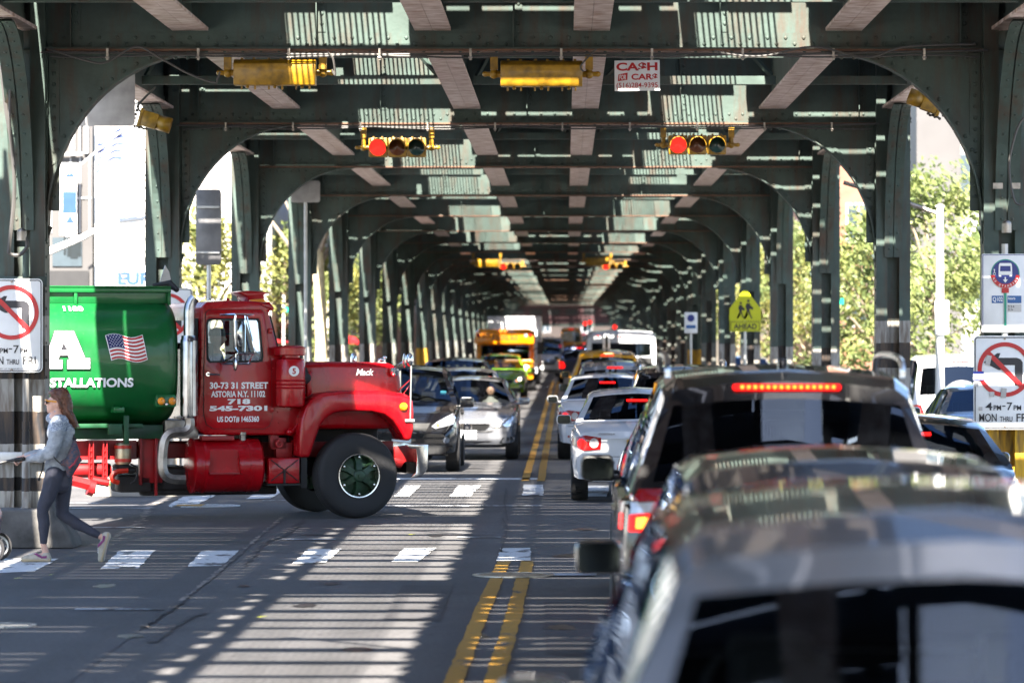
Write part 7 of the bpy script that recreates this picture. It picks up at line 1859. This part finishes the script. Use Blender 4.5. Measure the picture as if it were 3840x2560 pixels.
# white shop canopy with blue letters
cn_ = thing('shop_sign','white shop sign with large blue letters above the green tank','sign',(W(270,0,88)[0],88,0)); s9=9600/88
mb = MB(); mb.box(-.15,1.12,0,.3,2.2+(770-662)/s9,2.2+(770-612)/s9); mb.build('board','sign_white',cn_)
mb = MB(); put_text(mb,'EURO',0,1.02,2.2+(770-655)/s9,2.2+(770-624)/s9,-.006,bold=.06); mb.build('lettering','euro_blue',cn_)
mb = MB(); mb.box(-.1,1.08,.301,3,0,3.5); mb.build('wall','pale_wall',cn_)
# street lamp arm and right-hand utility pole
lm = thing('street_lamp','white street lamp arm sloping up behind the nearest left arch','street lamp',(W(60,0,62)[0],62,0)); x0 = W(60,0,62)[0]
mb = MB(); mb.tube([(W(a,b,62)[0]-x0,0,W(a,b,62)[1]) for a,b in ((60,600),(112,578),(190,545),(250,512),(300,505),(330,503))],[.07,.06,.05,.035,.03,.03],8); mb.build('arm','sign_white',lm)
mb = MB(); mb.tube([(0,0,0),(0,0,W(60,598,62)[1])],.08,10); mb.build('pole','sign_white',lm); mb = MB(); a,b = W(350,500,62); mb.sphere((a-x0,0,b),(.16,.08,.04),12,0,8); mb.build('lamp_head','sign_white',lm)
up_ = thing('utility_pole','white utility pole with a box and a slanting arm against the right-hand trees','pole',(W(2159,0,70)[0],70,0)); x0 = W(2159,0,70)[0]
mb = MB(); mb.tube([(0,0,0),(0,0,1.6),(0,0,W(0,475,70)[1])],[.10,.075,.06],12); mb.sphere((0,0,W(0,475,70)[1]),(.08,.08,.04),12,0,6); mb.build('pole','sign_white',up_)
mb = MB(); a,b = W(2152,490,70); c,d = W(2050,452,70); mb.tube([(a-x0,0,b),(c-x0,.2,d),(c-x0-.8,.3,d+.25)],.035,8); mb.build('arm','dull_steel',up_)
mb = MB(); (a,b),(c,d) = W(2146,768,70), W(2178,690,70); mb.box(a-x0,c-x0,-.12,-.065,b,d); mb.build('box','sign_white',up_,bevel=.01)
# street name signs
for lb,px,py,D in (('small green street name sign seen through the left columns',661,711,118),('small green street name sign on a pole at the right',1922,692,96)):
    x,z = W(px,py,D); t = thing('street_name_sign',lb,'sign',(x,D,0)); mb = MB(); mb.box(-.16,.16,-.01,.01,z-.07,z+.07); mb.build('panel','sign_green',t); mb = MB(); mb.tube([(-.12,.03,0),(-.12,.03,z+.4)],.035,8); mb.build('post','sign_white',t)
# shop awnings and fascia along the left pavement, seen between the columns
for i,(y,m,lb) in enumerate(((118,'sign_red','red shop awning on the left pavement behind the truck cab'),(140,'sign_back','grey shop awning on the left pavement'),(165,'sign_red','far red shop awning on the left pavement'))):
    t = thing('shop_awning',lb,'awning',(-9.3,y,0)); mb = MB(); mb.prism([(0,2.3),(1.1,2.0),(1.1,1.85),(0,1.95)],0,7); mb.build('canopy',m,t); mb = MB(); mb.box(-1.0,.0,0,7,0,3.6); mb.build('shopfront','tan_wall',t)
# ------------------------------------------------------------------ camera, light, world
cam = bpy.data.cameras.new('camera'); co = bpy.data.objects.new('camera', cam); COL.objects.link(co); SC.camera = co
co.location = (0,0,H0); co.rotation_euler = (PI/2,0,0)
cam.sensor_width = 36; cam.lens = 36*F0/2352; cam.shift_x = -(VX-1176)/2352; cam.shift_y = -(784-HY)/2352
cam.clip_start = .5; cam.clip_end = 3000
cam.dof.use_dof = True; cam.dof.focus_distance = 47.5; cam.dof.aperture_fstop = 2.9; cam.dof.aperture_blades = 9
LD = Vector((.10,1.0,-1)).normalized()
sun = bpy.data.lights.new('sun','SUN'); sun.energy = 5.0; sun.angle = math.radians(.53); sun.color = (1,.92,.80)
so = bpy.data.objects.new('sun', sun); COL.objects.link(so); so.rotation_euler = LD.to_track_quat('-Z','Y').to_euler()
wd = bpy.data.worlds.new('World'); SC.world = wd; wd.use_nodes = True
N, L = wd.node_tree.nodes, wd.node_tree.links
sky = N.new('ShaderNodeTexSky'); sky.sky_type = 'NISHITA'; sky.sun_disc = False; sky.sun_elevation = math.asin(-LD.z); sky.sun_rotation = math.atan2(-LD.x,-LD.y)
sky.air_density = 1.0; sky.dust_density = 1.0; sky.ozone_density = 3.5
L.new(sky.outputs[0], N['Background'].inputs['Color']); N['Background'].inputs['Strength'].default_value = .055
SC.view_settings.view_transform = 'Standard'; SC.view_settings.look = 'None'; SC.view_settings.exposure = 3.15; SC.view_settings.gamma = 1
SC.render.engine = 'CYCLES'; SC.cycles.use_denoising = True; SC.cycles.max_bounces = 7; SC.cycles.diffuse_bounces = 4; SC.cycles.glossy_bounces = 4
SC.cycles.transparent_max_bounces = 12; SC.cycles.transmission_bounces = 4; SC.cycles.caustics_reflective = False; SC.cycles.caustics_refractive = False; SC.cycles.sample_clamp_indirect = 6
